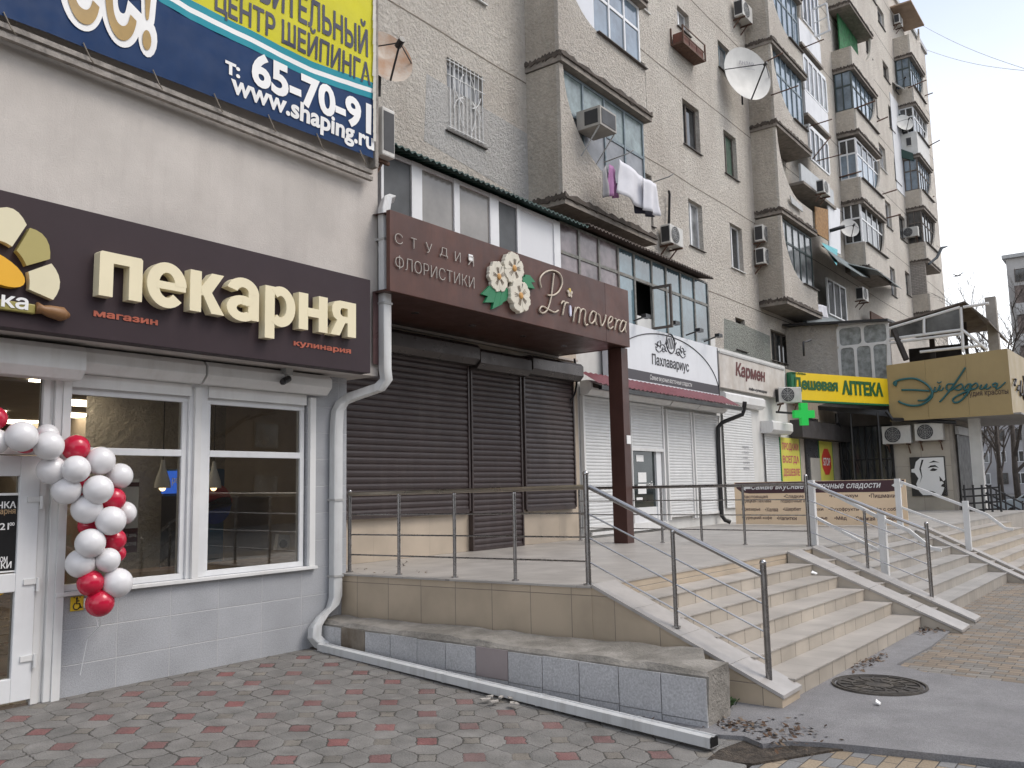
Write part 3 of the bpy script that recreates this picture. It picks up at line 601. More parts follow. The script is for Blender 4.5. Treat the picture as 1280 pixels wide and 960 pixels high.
for ch, px0, px1 in (('п', 118, 176.6), ('е', 178, 231.5), ('к', 232, 279), ('а', 278, 323.5), ('р', 326, 369), ('н', 368, 409.5), ('я', 407.5, 445)):
    m = MB(); X0, X1 = oY(px0+6, 350, SY-.10).x, oY(px1, 400, SY-.10).x; wd, st_ = GL[ch]; H = LZ1-LZ0
    for k_, poly in enumerate(st_):
        d = .10+.0012*k_; m.prism([(X0+(X1-X0)*x/wd, SY-d, LZ0+H*y) for x, y in poly], (0, d-.001, 0))
    m.build('letter', cream, bs, bevel=.012 if False else 0)
salmon = mk('salmon_print', (.42, .10, .055), .5, var=0)
m = MB(); text_y(m, 'магазин', 117, 388, 197, 407, SY-.004, .003, bold=.008, fat=.035); text_y(m, 'кулинария', 367, 426, 438.5, 444, SY-.004, .003, bold=.008, fat=.035); m.build('lettering', salmon, bs)
# logo: bread petals round a loaf, ribbon and rolling pin
def petal(mb, cx, cy, r0, r1, a0, a1, d, Y):
    pts = []
    for i in range(7): t = a0+(a1-a0)*i/6; rr = r1*(1+.10*sin(pi*i/6)); pts.append((cx+rr*cos(t), Y, cy+1.22*rr*sin(t)))
    for i in range(5): t = a1-(a1-a0)*(.08+.84*i/4); pts.append((cx+r0*cos(t), Y, cy+1.22*r0*sin(t)))
    mb.prism(pts, (0, d, 0))
cc = oY(-10, 350, SY); cols = (mk('cream_petal', (.72, .66, .46), .5, var=.03), mk('olive_petal', (.40, .34, .12), .5, var=.03))
for i, (a0, a1) in enumerate(((-10, 22), (26, 58), (62, 94), (98, 130), (134, 166), (170, 202))):
    m = MB(); petal(m, cc.x, cc.z, .25, .44, radians(a0), radians(a1), .06, SY-.06); m.build('petal', cols[i % 2], bs)
m = MB(); lp = []
for i in range(24): t = 2*pi*i/24; lp.append((cc.x-.02+.225*cos(t)-.05*sin(t), SY-.07, cc.z+.09+.13*sin(t)-.045*cos(t)))
m.prism(lp, (0, .07, 0)); m.build('loaf', mk('golden_loaf', (.80, .42, .02), .5, var=.05), bs)
A = oY(-30, 365, SY-.03); B = oY(43, 393, SY-.03); m = MB(); m.box(A.x, B.x, SY-.05, SY-.002, B.z, A.z-.03); rb = m.build('ribbon', mk('olive_ribbon', (.30, .26, .07), .5, var=.03), bs, bevel=.01)
m = MB(); text_y(m, 'ка', 2, 368, 35, 388, SY-.053, .003, bold=.02); m.build('lettering', white_print, rb)
m = MB(); p = oY(45, 385, SY-.04); m.tube([p, p+Vector((.05, 0, -.005)), p+Vector((.1, 0, -.01)), p+Vector((.2, 0, -.02)), p+Vector((.26, 0, -.025))], [.05, .035, .05, .06, .02], 10); m.build('rolling_pin', mk('wood_brown', (.26, .13, .05), .5), bs, smooth=True)
# ------------------------------------------------------------------ banner on the upper wall
BY = 7.13
def wr(v):   # the cloth bellies and puckers
    return -.02-.014*mnoise.noise((v.x*1.7, v.z*2.3, 1))-.006*mnoise.noise((v.x*6, v.z*3, 5))
bz = lambda x: 5.50-.0*x
bl = oY(0, 20, BY); br = oY(467, 199, BY); BXR = br.x-.02; BZ0 = br.z; bz0 = lambda x: bl.z+(br.z-bl.z)*(x-bl.x)/(br.x-bl.x)
bn = thing('advertising_banner', 'blue and yellow fitness advertising banner tied to the upper wall with a frayed right edge', 'banner', (4, BY, BZ0))
def cloth(mb, fn0, fn1, x0, x1, nx=50, nz=10, dy=0):
    n0 = len(mb.v)
    for i in range(nx+1):
        x = x0+(x1-x0)*i/nx; za, zb_ = fn0(x), fn1(x)
        for j in range(nz+1):
            v = Vector((x, BY, za+(zb_-za)*j/nz)); v.y += wr(v)+dy; mb.v.append(v)
    for i in range(nx):
        for j in range(nz): q = n0+i*(nz+1)+j; mb.f.append((q, q+nz+1, q+nz+2, q+1)); mb.m.append(0)
blue_c = mk('blue_vinyl', (.008, .036, .115), .6, var=.1, spec=.2); 
m = MB(); cloth(m, lambda x: bz0(x), lambda x: 9.0, -4, BXR, 70, 24); m.build('cloth', blue_c, bn, smooth=True)
# yellow sweep with white and turquoise edge bands: lower limit follows the photo's curve
Ykn = [(-4, 9.0)]+[(p.x, p.z) for p in (oY(x, y, BY) for x, y in ((200, -22), (235, 0), (273, 20), (312, 38), (352, 60), (390, 78), (466, 105)))]
def curve(kn, x):
    for (xa, za), (xb, zb_) in zip(kn, kn[1:]):
        if x <= xb: t = (x-xa)/(xb-xa); return za+(zb_-za)*t
    return kn[-1][1]
yel = mk('yellow_vinyl_print', (.62, .58, .03), .6, var=.08, spec=.2); teal = mk('teal_vinyl_print', (.02, .27, .34), .6, var=.05, spec=.2)
xs0 = oY(170, -30, BY).x
for nm, lo, hi, mt, dy in (('yellow_field', 0, None, yel, -.004), ('teal_band', -.20, -.13, teal, -.004), ('white_band', -.13, -.075, white_print, -.004), ('teal_band', -.075, 0, teal, -.004)):
    m = MB(); cloth(m, lambda x: curve(Ykn, x)+lo, (lambda x: 9.0) if hi is None else (lambda x: curve(Ykn, x)+hi), xs0, BXR, 50, 12, dy); m.build(nm, mt, bn, smooth=True)
def btext(body, x0, y0, x1, y1, mat, bold, dy=-.010, sh=None, fat=0):
    """box given by the left edge foot (x0,y0) and right edge top (x1,y1) sight lines"""
    m = MB(); A = oY(x0, y0, BY); B = oY(x1, y1, BY)
    text_fit(m, body, (A.x, BY, A.z), (1, 0, 0), (0, 0, 1), B.x-A.x, B.z-A.z, 0, bold=bold, fat=fat)
    for v in m.v: v.y = BY+wr(v)+dy+(v.y-BY)
    return m.build('lettering', mat, bn)
navy = mk('navy_print', (.012, .016, .05), .5, var=0)
btext('65-70-91', 312, 107, 462, 131, white_print, .012, fat=.035); btext('т:', 279, 92, 298, 84, white_print, .01, fat=.03)
btext('www.shaping.ru', 286, 124, 466, 168, white_print, .01, fat=.03); btext('ЦЕНТР ШЕЙПИНГА', 266, 20, 461, 74, navy, .008, fat=.02); btext('ОЗДОРОВИТЕЛЬНЫЙ', 205, -50, 458, 29, navy, .008, fat=.02)
m = MB(); 
gold = mk('gold_print', (.40, .25, .06), .4, var=.2, vs=3)
for (t, x0, y0, x1, y1) in (('ес!', 78, 22, 188, 6),):
    A = oY(x0, y0, BY); B = oY(x1, y1, BY)
    for nm, mt, bo, dy, gx in (('logo_outline', white_print, .085, -.008, .06), ('logo_lettering', gold, .01, -.014, .0)):
        m = MB(); text_fit(m, t, (A.x-gx, BY, A.z-gx), (1, 0, 0), (0, 0, 1), B.x-A.x+2*gx, 1.0+2*gx, 0, bold=bo)
        for v in m.v: v.y = BY+wr(v)+dy
        m.build(nm, mt, bn)
# frayed white strip on the right edge
m = MB(); random.seed(2)
for i in range(24):
    z = BZ0+.2+i*.1; wv = .05+.05*abs(mnoise.noise((i*.7, 2, 1))); m.quad((BXR-wv*.6, BY-.045, z), (BXR+.01, BY-.05, z), (BXR+.015, BY-.05, z+.1), (BXR-wv*.5, BY-.045, z+.1))
m.build('frayed_edge', mk('torn_white_vinyl', (.6, .58, .52), .6), bn)
cord_m = mk('cord', (.25, .22, .18), .9)
for i in range(16):
    x = -3+i*.64; 
    if x < BXR: m = MB(); m.tube([(x, BY-.03, bz0(x)+.03), (x+.06, BY-.05, bz0(x)-.10), (x+.1, BY-.03, bz0(x)-.12)], .006, 5); m.build('tie_cord', cord_m, bn)
ra = oY(0, 31, BY); rb_ = oY(464.8, 216, BY); rail = lambda x: ra.z+(rb_.z-ra.z)*(x-ra.x)/(rb_.x-ra.x)
m = MB()
for dz in (-.02, -.10): m.prism([(-4, BY-.02, rail(-4)+dz), (rb_.x, BY-.02, rail(rb_.x)+dz), (rb_.x, BY-.02, rail(rb_.x)+dz+.045), (-4, BY-.02, rail(-4)+dz+.045)], (0, .05, 0))
m.prism([(BXR+.02, BY-.03, BZ0-.1), (BXR+.07, BY-.03, BZ0-.1), (BXR+.07, BY-.03, 8.6), (BXR+.02, BY-.03, 8.6)], (0, .12, 0))
tag(m.build('banner_frame', mk('weathered_board', (.34, .31, .28), .9, var=.3, vs=8, bump=.4, bs=30)), 'weathered wooden rails and post holding the blue advertising banner', 'frame')
# ------------------------------------------------------------------ downpipe, gutter on the ground, camera, sticker
pp = mk('dirty_white_pipe', (.60, .61, .61), .4, var=.08, streak=.5, ss=10, dirt=(.28, .26, .23))
def X_(px, py, Y): return oY(px, py, Y)
dp = thing('downpipe', 'square white downpipe bending under the eave and down the bakery corner', 'drainpipe', (6.7, 7.5, .1))
yp = 7.15
path = [X_(489, 248, 7.30), X_(483, 249, 7.18), X_(480, 262, yp), X_(481, 300, yp), X_(483, 380, yp), X_(485, 462, yp), X_(483, 474, yp), X_(475, 484, 7.2), X_(440, 496, 7.5), X_(428, 503, 7.56), X_(422, 514, 7.58), X_(421.5, 540, 7.58)]
x_l = path[3].x
for p in path[3:6]: p.x = x_l
xl2 = X_(420, 600, 7.58).x; path[-1].x = xl2
path += [Vector((xl2, 7.58, z)) for z in (1.6, .75, .52)]+[Vector((xl2-.05, 7.57, .42)), Vector((xl2-.22, 7.54, .34)), Vector((xl2-.33, 7.53, .24)), Vector((xl2-.34, 7.53, .13)), Vector((xl2-.28, 7.5, .05)), Vector((xl2-.23, 7.45, .02))]
m = MB(); m.rtube(path, .125, .10, (1, .0, .05)); m.build('pipe', pp, dp, smooth='auto')
m = MB()
for i in (3, 4, 12, 13):
    p = path[i] if i < len(path) else path[-1]; m = MB(); m.box(p.x-.07, p.x+.07, p.y-.06, p.y+.1, p.z-.012, p.z+.012); m.build('bracket', grey_metal, dp)
gp0, gp1 = Vector((6.36, 7.43, .035)), Vector((5.80, 2.67, -.085))
gp = thing('gutter_pipe', 'white ribbed rectangular gutter pipe lying on the paving along the low wall', 'drainpipe', (gp0+gp1)/2)
m = MB(); wv_ = .105; sd_ = (gp1-gp0).cross(Vector((0, 0, 1))).normalized()
hw = .055; pro = [(-hw, -.035), (hw, -.035), (hw, .035), (.02, .042), (.015, .034), (-.015, .034), (-.02, .042), (-hw, .035)]
for P in (gp0, gp1): m.v += [P+sd_*a_+Vector((0, 0, b_z)) for a_, b_z in pro]
for kx in range(8): m.f.append((kx, (kx+1) % 8, 8+(kx+1) % 8, 8+kx)); m.m.append(0)
m.build('duct', pp, gp)
m = MB()
for f in (.02, .42, .5, .66, .86):
    P = gp0.lerp(gp1, f); Q = gp0.lerp(gp1, f+.006); m = MB()
    vs = []
    for R in (P, Q): vs += [R+sd_*a_*1.06+Vector((0, 0, b_z*1.08)) for a_, b_z in pro]
    m.add(vs, [(kx, (kx+1) % 8, 8+(kx+1) % 8, 8+kx) for kx in range(8)]); m.build('joint_band', pp, gp)
m = MB(); m.prism([gp1+sd_*a_*.86+Vector((0, -.002, b_z*.84)) for a_, b_z in pro], (0, -.002, 0)); m.build('open_end', black_film, gp)
sc = thing('security_camera', 'small dark security camera under the bakery soffit', 'camera', X_(357, 466, 7.5))
p = X_(357, 466, 7.45); m = MB(); m.box(p.x-.03, p.x+.06, p.y-.05, p.y+.05, p.z-.02, p.z+.06); m.tube([p, p+Vector((0, -.01, -.06))], .015, 8); m.build('mount', grey_metal, sc)
m = MB(); m.tube([p+Vector((.04, 0, -.06)), p+Vector((-.08, -.06, -.11))], .035, 12); m.tube([p+Vector((-.08, -.06, -.11)), p+Vector((-.1, -.07, -.118))], .028, 12); m.build('housing', black_metal, sc, smooth='auto')
stk = thing('access_sticker', 'yellow wheelchair access call plate on the grey tiles under the window', 'sign', X_(97, 754, YL-.01))
a0, a1, c0, c1 = RY(88.5, 746.5, 104.5, 762.5, YL-.012); m = MB(); m.box(a0, a1, YL-.012, YL-.002, c0, c1); m.build('plate', mk('yellow_plastic', (.72, .50, .03), .4, var=0), stk, bevel=.003)
W_ = a1-a0; H_ = c1-c0; m = MB(); ux = lambda u, v: Vector((a0+u*W_, YL-.0145, c0+v*H_))
m.tube([ux(.45, .82), ux(.45, .50), ux(.68, .5), ux(.76, .2), ux(.86, .22)], .006, 6); m.ball(ux(.45, .86), .009, 8, 6); m.tube([ux(.45+.24*cos(t), .33+.24*sin(t)) for t in [2.0+i*.4 for i in range(11)]], .005, 6); m.tube([ux(.45, .68), ux(.64, .68)], .005, 6)
for i in range(3): m.box(a0+W_*(.2+.22*i), a0+W_*(.3+.22*i), YL-.0145, YL-.0125, c0+H_*.9, c0+H_*.97)
m.build('symbol', black_film, stk)
a0, a1, c0, c1 = RY(104.5, 748, 111, 759, YL-.02); m = MB(); m.box(a0+.004, a1, YL-.025, YL-.002, c0, c1); m.build('call_button', white_pvc, stk)
# ------------------------------------------------------------------ things inside the bakery window
for i, (x, y, zt) in enumerate(((203, 588, 560), (267, 588, 560))):
    p = X_(x, y+22, 8.6); t = thing('pendant_lamp', ('white cone pendant lamp hanging left of the window post' if i == 0 else 'white cone pendant lamp hanging right of the window post'), 'lamp', p, 'pendant lamps in the bakery window')
    m = MB(); m.tube([p+Vector((0, 0, z)) for z in (0, .06, .14, .22, .30)], [.085, .08, .055, .03, .018], 16); m.build('shade', mk('white_lamp_shade', (.7, .7, .68), .4, var=0), t, smooth='auto')
    m = MB(); m.tube([p+Vector((0, 0, .3)), Vector((p.x, p.y, 2.99))], .005, 6); m.build('cord', black_film, t)
    m = MB(); m.ball(p+Vector((0, 0, .0)), .035, 10, 6); m.build('bulb', mk('warm_bulb', (1, .8, .5), .4, var=0, emit=(1, .75, .4), es=3), t)
fa, fb = X_(238, 620, 9.2), X_(281, 620, 9.2)
fr = thing('drinks_fridge', 'blue drinks fridge with a round red white and blue emblem behind the bakery window', 'fridge', (fa.x/2+fb.x/2, 9.5, .02))
m = MB(); m.box(fa.x, fb.x, 9.2, 9.8, .02, 2.0); m.build('cabinet', mk('blue_fridge_skin', (.03, .13, .27), .3, var=.2, vs=3), fr, bevel=.02)
m = MB(); m.box(fa.x-.02, fa.x-.001, 9.24, 9.78, .2, 1.68); m.build('door', black_film, fr); m = MB(); m.box(fa.x-.02, fa.x-.001, 9.22, 9.79, 1.71, 1.98); m.build('lit_header', mk('lit_blue_header', (.02, .08, .40), .4, var=0, emit=(.03, .12, .6), es=.8), fr)
def emblem(ctr, r, parent, Y):
    for nm, col, lo, hi in (('emblem_red', (.45, .02, .03), .18, 1.0), ('emblem_white', (.75, .75, .75), -.2, .18), ('emblem_blue', (.02, .07, .35), -1.0, -.2)):
        pts = [];
        for i in range(25):
            x = -1+2*i/24; yy = min(math.sqrt(max(0, 1-x*x)), hi+.18*sin(x*2.6) if abs(hi) < 1 else 9); pts.append((ctr.x+x*r, Y, ctr.z+r*yy))
        for i in range(24, -1, -1):
            x = -1+2*i/24; yy = max(-math.sqrt(max(0, 1-x*x)), lo+.18*sin(x*2.6) if abs(lo) < 1 else -9); pts.append((ctr.x+x*r, Y, ctr.z+r*min(yy, 1)))
        mm = MB(); mm.prism(pts, (0, -.004, 0)); mm.build(nm, mk(nm, col, .4, var=0), parent)
m = MB(); text_fit(m, 'pepsi', (fa.x-.022, 9.56, 1.80), (0, -1, 0), (0, 0, 1), .30, .12, 0, bold=.01); m.prism([(fa.x-.022, 9.67+.07*cos(t), 1.85+.07*sin(t)) for t in [i*.4488 for i in range(14)]], (-.002, 0, 0)); m.build('lettering', white_print, fr)
emblem(X_(270, 630, 9.16), .24, fr, 9.19)
pk = thing('napkin_holder', 'white napkin stand with a dark round badge on the window counter', 'holder', X_(352, 683, 8.1))
a0, a1, c0, c1 = RY(346, 668, 362, 686, 8.1); m = MB(); m.prism([(a0, 8.1, c0), (a1, 8.1, c0), (a1, 8.1, c1-.02), (a0+.03, 8.1, c1)], (0, .06, 0)); m.build('stand', white_pvc, pk)
m = MB(); cx = (a0+a1)/2; m.prism([(cx+.055*cos(t), 8.095, c0+.06+.05*sin(t)) for t in [i*.4 for i in range(16)]], (0, .004, 0)); m.build('badge', black_film, pk)
po = thing('window_poster', 'white and dark red poster stuck inside the bakery window behind the balloons', 'poster', X_(160, 690, 7.72))
a0, a1, c0, c1 = RY(140, 599, 171, 690, 7.72); m = MB(); m.box(a0, a1, 7.72, 7.724, c0, c1); m.build('sheet', white_print, po)
m = MB(); m.box(a0, a1, 7.716, 7.719, c0, c0+.33*(c1-c0)); m.box(a0, a1, 7.716, 7.719, c1-.07, c1-.03); m.build('dark_field', mk('dark_red_print', (.08, .015, .02), .5, var=0), po)
m = MB(); m.prism([((a0+a1)/2+.09*cos(t)*(1+.3*sin(3*t)), 7.717, (c0*.45+c1*.55)+.09*sin(t)) for t in [i*.3 for i in range(21)]], (0, .002, 0)); m.build('red_emblem', mk('red_print', (.4, .05, .07), .5, var=0), po)
m = MB()
for i in range(3): text_fit(m, ('горячая выпечка', 'каждый день', 'в магазине')[i], (a0+.04, 7.714, c0+.05+.085*i), (1, 0, 0), (0, 0, 1), (a1-a0)*.8, .045, 0)
m.build('lettering', white_print, po)
# ------------------------------------------------------------------ balloons
bal_w = mk('white_balloon_rubber', (.74, .73, .74), .22, var=.02, spec=.6); bal_r = mk('red_balloon_rubber', (.52, .012, .045), .2, var=.02, spec=.6)
Bs = [(-6, 552, 16, 'w', 7.42, 'white balloon cut by the left edge of the photo'), (-7, 523, 15, 'r', 7.45, 'red balloon highest at the left edge of the photo'), (27, 545.6, 19, 'w', 7.3, 'white balloon in front of the door top, left of the door post'), (32, 552, 15, 'r', 7.46, 'red balloon mostly hidden under the white one at the door top'),
 (59, 544, 14, 'w', 7.5, 'white balloon half hidden behind another on the door post'), (61, 557, 18, 'w', 7.32, 'white balloon in front of the door post beside the topmost big red one'), (95, 560, 16.5, 'r', 7.42, 'red balloon highest against the left window'), (125.6, 576, 17.5, 'w', 7.36, 'white balloon right below the highest red one on the window'), (64.5, 587.6, 17.5, 'w', 7.42, 'white balloon over the door hinge'), (95, 586.5, 17, 'w', 7.28, 'white balloon directly below the highest red one on the window'),
 (149.6, 595, 15.8, 'w', 7.4, 'white balloon furthest right in the upper part of the garland'), (83, 613, 17.5, 'w', 7.38, 'white balloon at the left rim of the garland beside the window frame'), (123, 612, 18, 'w', 7.26, 'white balloon left of the small red one by the poster top'), (141.4, 624, 15, 'r', 7.4, 'red balloon beside the top of the window poster'), (103, 606, 13, 'r', 7.5, 'red balloon nearly hidden between white ones in the upper garland'),
 (108.6, 636, 18.5, 'w', 7.36, 'white balloon left of centre in the middle of the garland'), (138.7, 651, 18, 'w', 7.26, 'white balloon in front of the poster in the middle of the garland'), (156, 641, 14, 'w', 7.48, 'white balloon half hidden in front of the poster'), (111, 657, 13, 'r', 7.5, 'red balloon peeping out left of the middle of the garland'), (113, 679, 18, 'w', 7.3, 'white balloon left above the lower red ones'), (142.6, 675, 14.5, 'r', 7.42, 'red balloon in front of the dark lower half of the poster'),
 (101, 704, 18, 'w', 7.4, 'white balloon lowest on the left over the window sill'), (134.8, 700, 15, 'w', 7.3, 'small white balloon right of the lowest left white one'), (146, 692, 11, 'r', 7.48, 'red balloon almost hidden beside the small white one low down'), (113.3, 728.7, 16, 'r', 7.36, 'red balloon on the left above the lowest one'), (146.5, 728.7, 18.5, 'w', 7.3, 'white balloon lowest of the white ones, over the sill'), (125, 753.7, 17, 'r', 7.34, 'lowest red balloon of the garland on the grey tiles')]
for x, y, r, c, Y, lab in Bs:
    p = oY(x, y, Y); R = r/FPX*(p-CAMO).dot(_f)
    m = MB(); m.ball(p, R, 28, 18, (1, 1, 1.0))
    for v in m.v:   # a slight pear shape towards the knot at the back
        d = v-p; tt = max(0, d.y/R); v.y += .12*R*tt*tt
    m.tube([p+Vector((0, R*1.08, 0)), p+Vector((0, R*1.17, 0))], [.012, .018], 8)
    tag(m.build('balloon', bal_w if c == 'w' else bal_r, base=p-Vector((0, 0, R)), smooth=True), lab, 'balloon', 'balloon garland at the bakery door')
m = MB(); p = oY(125, 772, 7.36)
m.tube([p, p+Vector((.03, .05, -.07)), p+Vector((.05, .12, -.10))], .004, 5); m.tube([p+Vector((.05, .12, -.10)), p+Vector((.045, .2, .06)), p+Vector((.05, .25, .1))], .004, 5); m.tube([p+Vector((.05, .12, -.10)), p+Vector((.02, .24, -.2)), p+Vector((-.02, .26, -.5))], .003, 5)
tag(m.build('balloon_string', white_pvc), 'white string ends hanging below the lowest red balloon', 'string')
# ================================================================== ground floor shops: one stretch of frontage each
YF = 8.42
beige_wall = mk('beige_wall_tile', (.47, .40, .32), .5, var=.06, mottle=.15)
florist = thing('flower_shop', 'ground floor flower shop front closed by brown roller shutters over beige tiles', 'shop front', (10.2, YF, ZT))
m = MB(); m.wall(6.9, 13.2, .7, 4.3, [], YF+.03, .1); m.build('wall', mk_tiles('beige_front_tiles', (.47, .395, .31), (0, 2), (.55, .62), off=(.1, .0), gap=.004, grout=(.36, .31, .25), rough=.45, var=.03), florist)
def slats(mb, x0, x1, z0, z1, Y, p=.085, d=.016):
    n = max(1, int(round((z1-z0)/p))); p = (z1-z0)/n; prof = []
    for i in range(n):
        z = z0+i*p
        prof += [(z, 0), (z+.10*p, -.55*d), (z+.35*p, -d), (z+.62*p, -d), (z+.86*p, -.6*d)]
    prof.append((z1, 0)); nv = len(mb.v)
    for z, y in prof: mb.v += [Vector((x0, Y+y, z)), Vector((x1, Y+y, z))]
    for i in range(len(prof)-1): a = nv+2*i; mb.f.append((a, a+1, a+3, a+2)); mb.m.append(0)
    return mb
rail_m = mk('brown_shutter_rail', (.05, .035, .033), .4, var=.1)
box_m = mk('brown_shutter_box', (.075, .065, .062), .3, metal=.5, var=.15)
for nm, x0, x1, z0, z1 in (('roller_shutter', 7.45, 9.99, 1.36, 3.6), ('door_shutter', 10.10, 11.33, ZT+.005, 3.55), ('roller_shutter', 11.47, 12.92, 1.335, 3.6)):
    m = MB(); slats(m, x0, x1, z0, z1, YF-.03); so = m.build(nm, dark_brown_metal, florist)
    for xa in (x0-.036, x1+.001): m = MB(); m.box(xa, xa+.035, YF-.06, YF+.02, z0, z1); m.build('guide_rail', rail_m, so)
    m = MB(); m.box(x0, x1, YF-.055, YF-.018, z0-.03 if z0 > 1 else z0-.002, z0+.03); m.build('bottom_bar', rail_m, so)
    m = MB(); sbox(m, x0-.05, x1+.05, YF-.27, YF-.002, z1-.04, z1+.27); m.build('shutter_box', box_m, so, bevel=.006)
# ------------------------------------------------------------------ canopy with the rust brown fascia
def mk_rust():
    m = mk('rust_brown_fascia', (.118, .053, .040), .48, var=.22, vs=1.6, streak=.5, ss=7, dirt=(.055, .032, .030), mottle=.45, ms=1.3, spec=.35)
    return m
rustm = mk_rust(); postm = mk('brown_post_panel', (.075, .034, .027), .4, var=.12, streak=.2, spec=.35)
FY = 6.95; fz0, fz1 = 3.985, 4.95; fx0, fx1 = 6.93, 12.53
cp = thing('flower_shop_canopy', 'rust brown canopy with lettered fascia on one post in front of the flower shop', 'canopy', (9.7, FY, ZT))
m = MB(); xs_ = oY(757, 390, FY).x; m.box(fx0, xs_-.002, FY, FY+.06, fz0, fz1); m.box(xs_+.002, fx1, FY, FY+.06, fz0, fz1); m.build('fascia', rustm, cp, bevel=.003)
m = MB(); m.prism([(fx1-.002, FY+.0605, fz0), (fx1-.002, YF, fz0+.0), (fx1-.002, YF, fz1-.05), (fx1-.002, FY+.0605, fz1-.02)], (-.05, 0, 0)); m.quad((fx0, FY+.0605, fz1-.02), (fx1, FY+.0605, fz1-.02), (fx1, YF, fz1+.1), (fx0, YF, fz1+.1)); m.build('roof_and_side', rustm, cp)
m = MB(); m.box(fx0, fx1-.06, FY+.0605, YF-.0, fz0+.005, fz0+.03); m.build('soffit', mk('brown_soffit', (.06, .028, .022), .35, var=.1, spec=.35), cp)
m = MB(); m.box(6.95, 13.15, YF-.04, YF+.02, fz0-.035, fz0+.003); m.build('wall_trim', mk('pale_trim', (.45, .40, .36), .6), cp)
m = MB(); m.box(12.395, 12.61, 7.045, 7.305, ZT+.001, fz0-.001); m.build('post', postm, cp, bevel=.004)
for x, y in ((305, 388), (488, 428), (648, 463), (780, 493)):
    p = oZ(400+x/2.56, 240+y/2.56, fz0); m = MB(); m.tube([p, p+Vector((0, 0, .012))], .055, 16); m.build('downlight', steel_bright, cp)
silver = mk('brushed_silver_letter', (.42, .38, .34), .4, metal=.5, var=.1)
m = MB()
for i, ch in enumerate('СТУДИЯ'):
    x = (118, 190, 255, 318, 385, 443)[i]; x2 = x+(34, 24, 28, 34, 24, 25)[i]; xx = 460+x/3.556; y1 = 180+(392+(x-118)*.315)/3.556
    a_ = oY(xx, y1, FY-.012); b_ = oY(460+x2/3.556, y1+5, FY-.012); text_fit(m, ch, (a_.x, FY-.012, a_.z-.128), (1, 0, 0), (0, 0, 1), b_.x-a_.x, .125, .01, bold=-.022)
text_y(m, 'ФЛОРИСТИКИ', 493.7, 318, 592.5, 361.5, FY-.012, .01, bold=-.022); m.build('lettering', silver, cp)
def PF(x, y, d=.012): return oY(460+x/3.556, 180+y/3.556, FY-d)
p = PF(456, 508); m = MB(); m.box(p.x-.035, p.x+.045, FY-.016, FY-.001, p.z-.03, p.z+.05); m.build('white_patch', white_print, cp)
# flowers
pet = mk('cream_petal_relief', (.66, .62, .52), .55, var=.08, vs=8); cen = mk('orange_flower_centre', (.62, .33, .10), .6, var=.2, vs=30); leafm = mk('green_leaf_relief', (.02, .20, .085), .5, var=.1)
lfs = []; edgem = mk('dark_petal_vein', (.20, .16, .12), .6, var=0)
for tip, base_ in (((500, 668), (575, 650)), ((512, 705), (585, 655)), ((545, 735), (600, 655)), ((575, 715), (615, 650)), ((735, 615), (690, 590)), ((733, 645), (680, 600)), ((705, 650), (680, 620))):
    t, b_ = PF(*tip), PF(*base_); d = (t-b_); n_ = Vector((-d.z, 0, d.x)).normalized()*d.length*.22
    LD = .036+.0025*len(lfs); lfs.append(1); m = MB(); m.prism([Vector((q.x, FY-LD, q.z)) for q in (b_-n_*.5, b_+d*.45-n_, t, b_+d*.45+n_, b_+n_*.5)], (0, LD-.001, 0)); m.build('leaf', leafm, cp)
for fi, (x, y, R) in enumerate(((570, 592, 68), (635, 556, 72), (660, 678, 74))):
    c = PF(x, y); r = R/3.556/FPX*((c-CAMO).dot(_f)); off_ = (.055, .07, .085)[fi]
    fl = None
    for k_ in range(5):
        a_ = radians(90+72*k_+(10, -8, 20)[fi]); pts = []
        for i in range(13):
            t = -1+2*i/12; aa = a_+t*radians(41); rr = r*(1.06-.26*abs(t)**3-(.06 if abs(t) < .2 else 0)+.03*sin(i*2.3+k_)); pts.append(Vector((c.x+rr*cos(aa), FY-off_-.004*(k_ % 2), c.z+rr*sin(aa))))
        pts.append(Vector((c.x, FY-off_-.004*(k_ % 2), c.z)))
        m = MB(); m.prism(pts, (0, off_-.002, 0)); m.build('petal', pet, cp, bevel=.006)
        m = MB()
        for s_ in (-.22, 0, .22): m.tube([Vector((c.x+r*.25*cos(a_+s_), FY-off_-.007, c.z+r*.25*sin(a_+s_))), Vector((c.x+r*.62*cos(a_+s_*.8), FY-off_-.006, c.z+r*.62*sin(a_+s_*.8)))], .004, 4)
        m.build('petal_vein', edgem, cp)
    m = MB(); m.ball((c.x, FY-off_-.008, c.z), r*.21, 12, 8, (1, .4, 1)); m.build('flower_centre', cen, cp, smooth=True)
PV = [[(770,640),(764,600),(785,572),(820,562),(852,578),(863,615),(850,652),(825,672),(798,672)], [(826,575),(820,630),(812,690),(796,738),(774,752),(762,738),(775,722),(802,736),(828,748),(846,740)],
 [(858,712),(866,700),(874,704),(870,730),(864,762)], [(870,724),(880,706),(890,707)],
 [(912,792),(917,745),(922,726)],[(919,752),(930,728),(942,735),(940,768),(936,797)],[(940,754),(953,734),(966,744),(962,782),(967,805),(976,802)],
 [(1012,750),(998,744),(986,764),(984,790),(995,797),(1008,780),(1014,750),(1010,785),(1016,804)],
 [(1022,756),(1030,766),(1034,800),(1040,808),(1052,785),(1057,760)],[(1066,798),(1080,790),(1087,774),(1078,768),(1068,783),(1066,808),(1076,821),(1089,812)],
 [(1097,776),(1104,782),(1100,806),(1096,827)],[(1101,797),(1112,782),(1121,786)],[(1145,794),(1132,785),(1121,804),(1118,828),(1128,834),(1140,815),(1147,790),(1142,820),(1147,838)]]
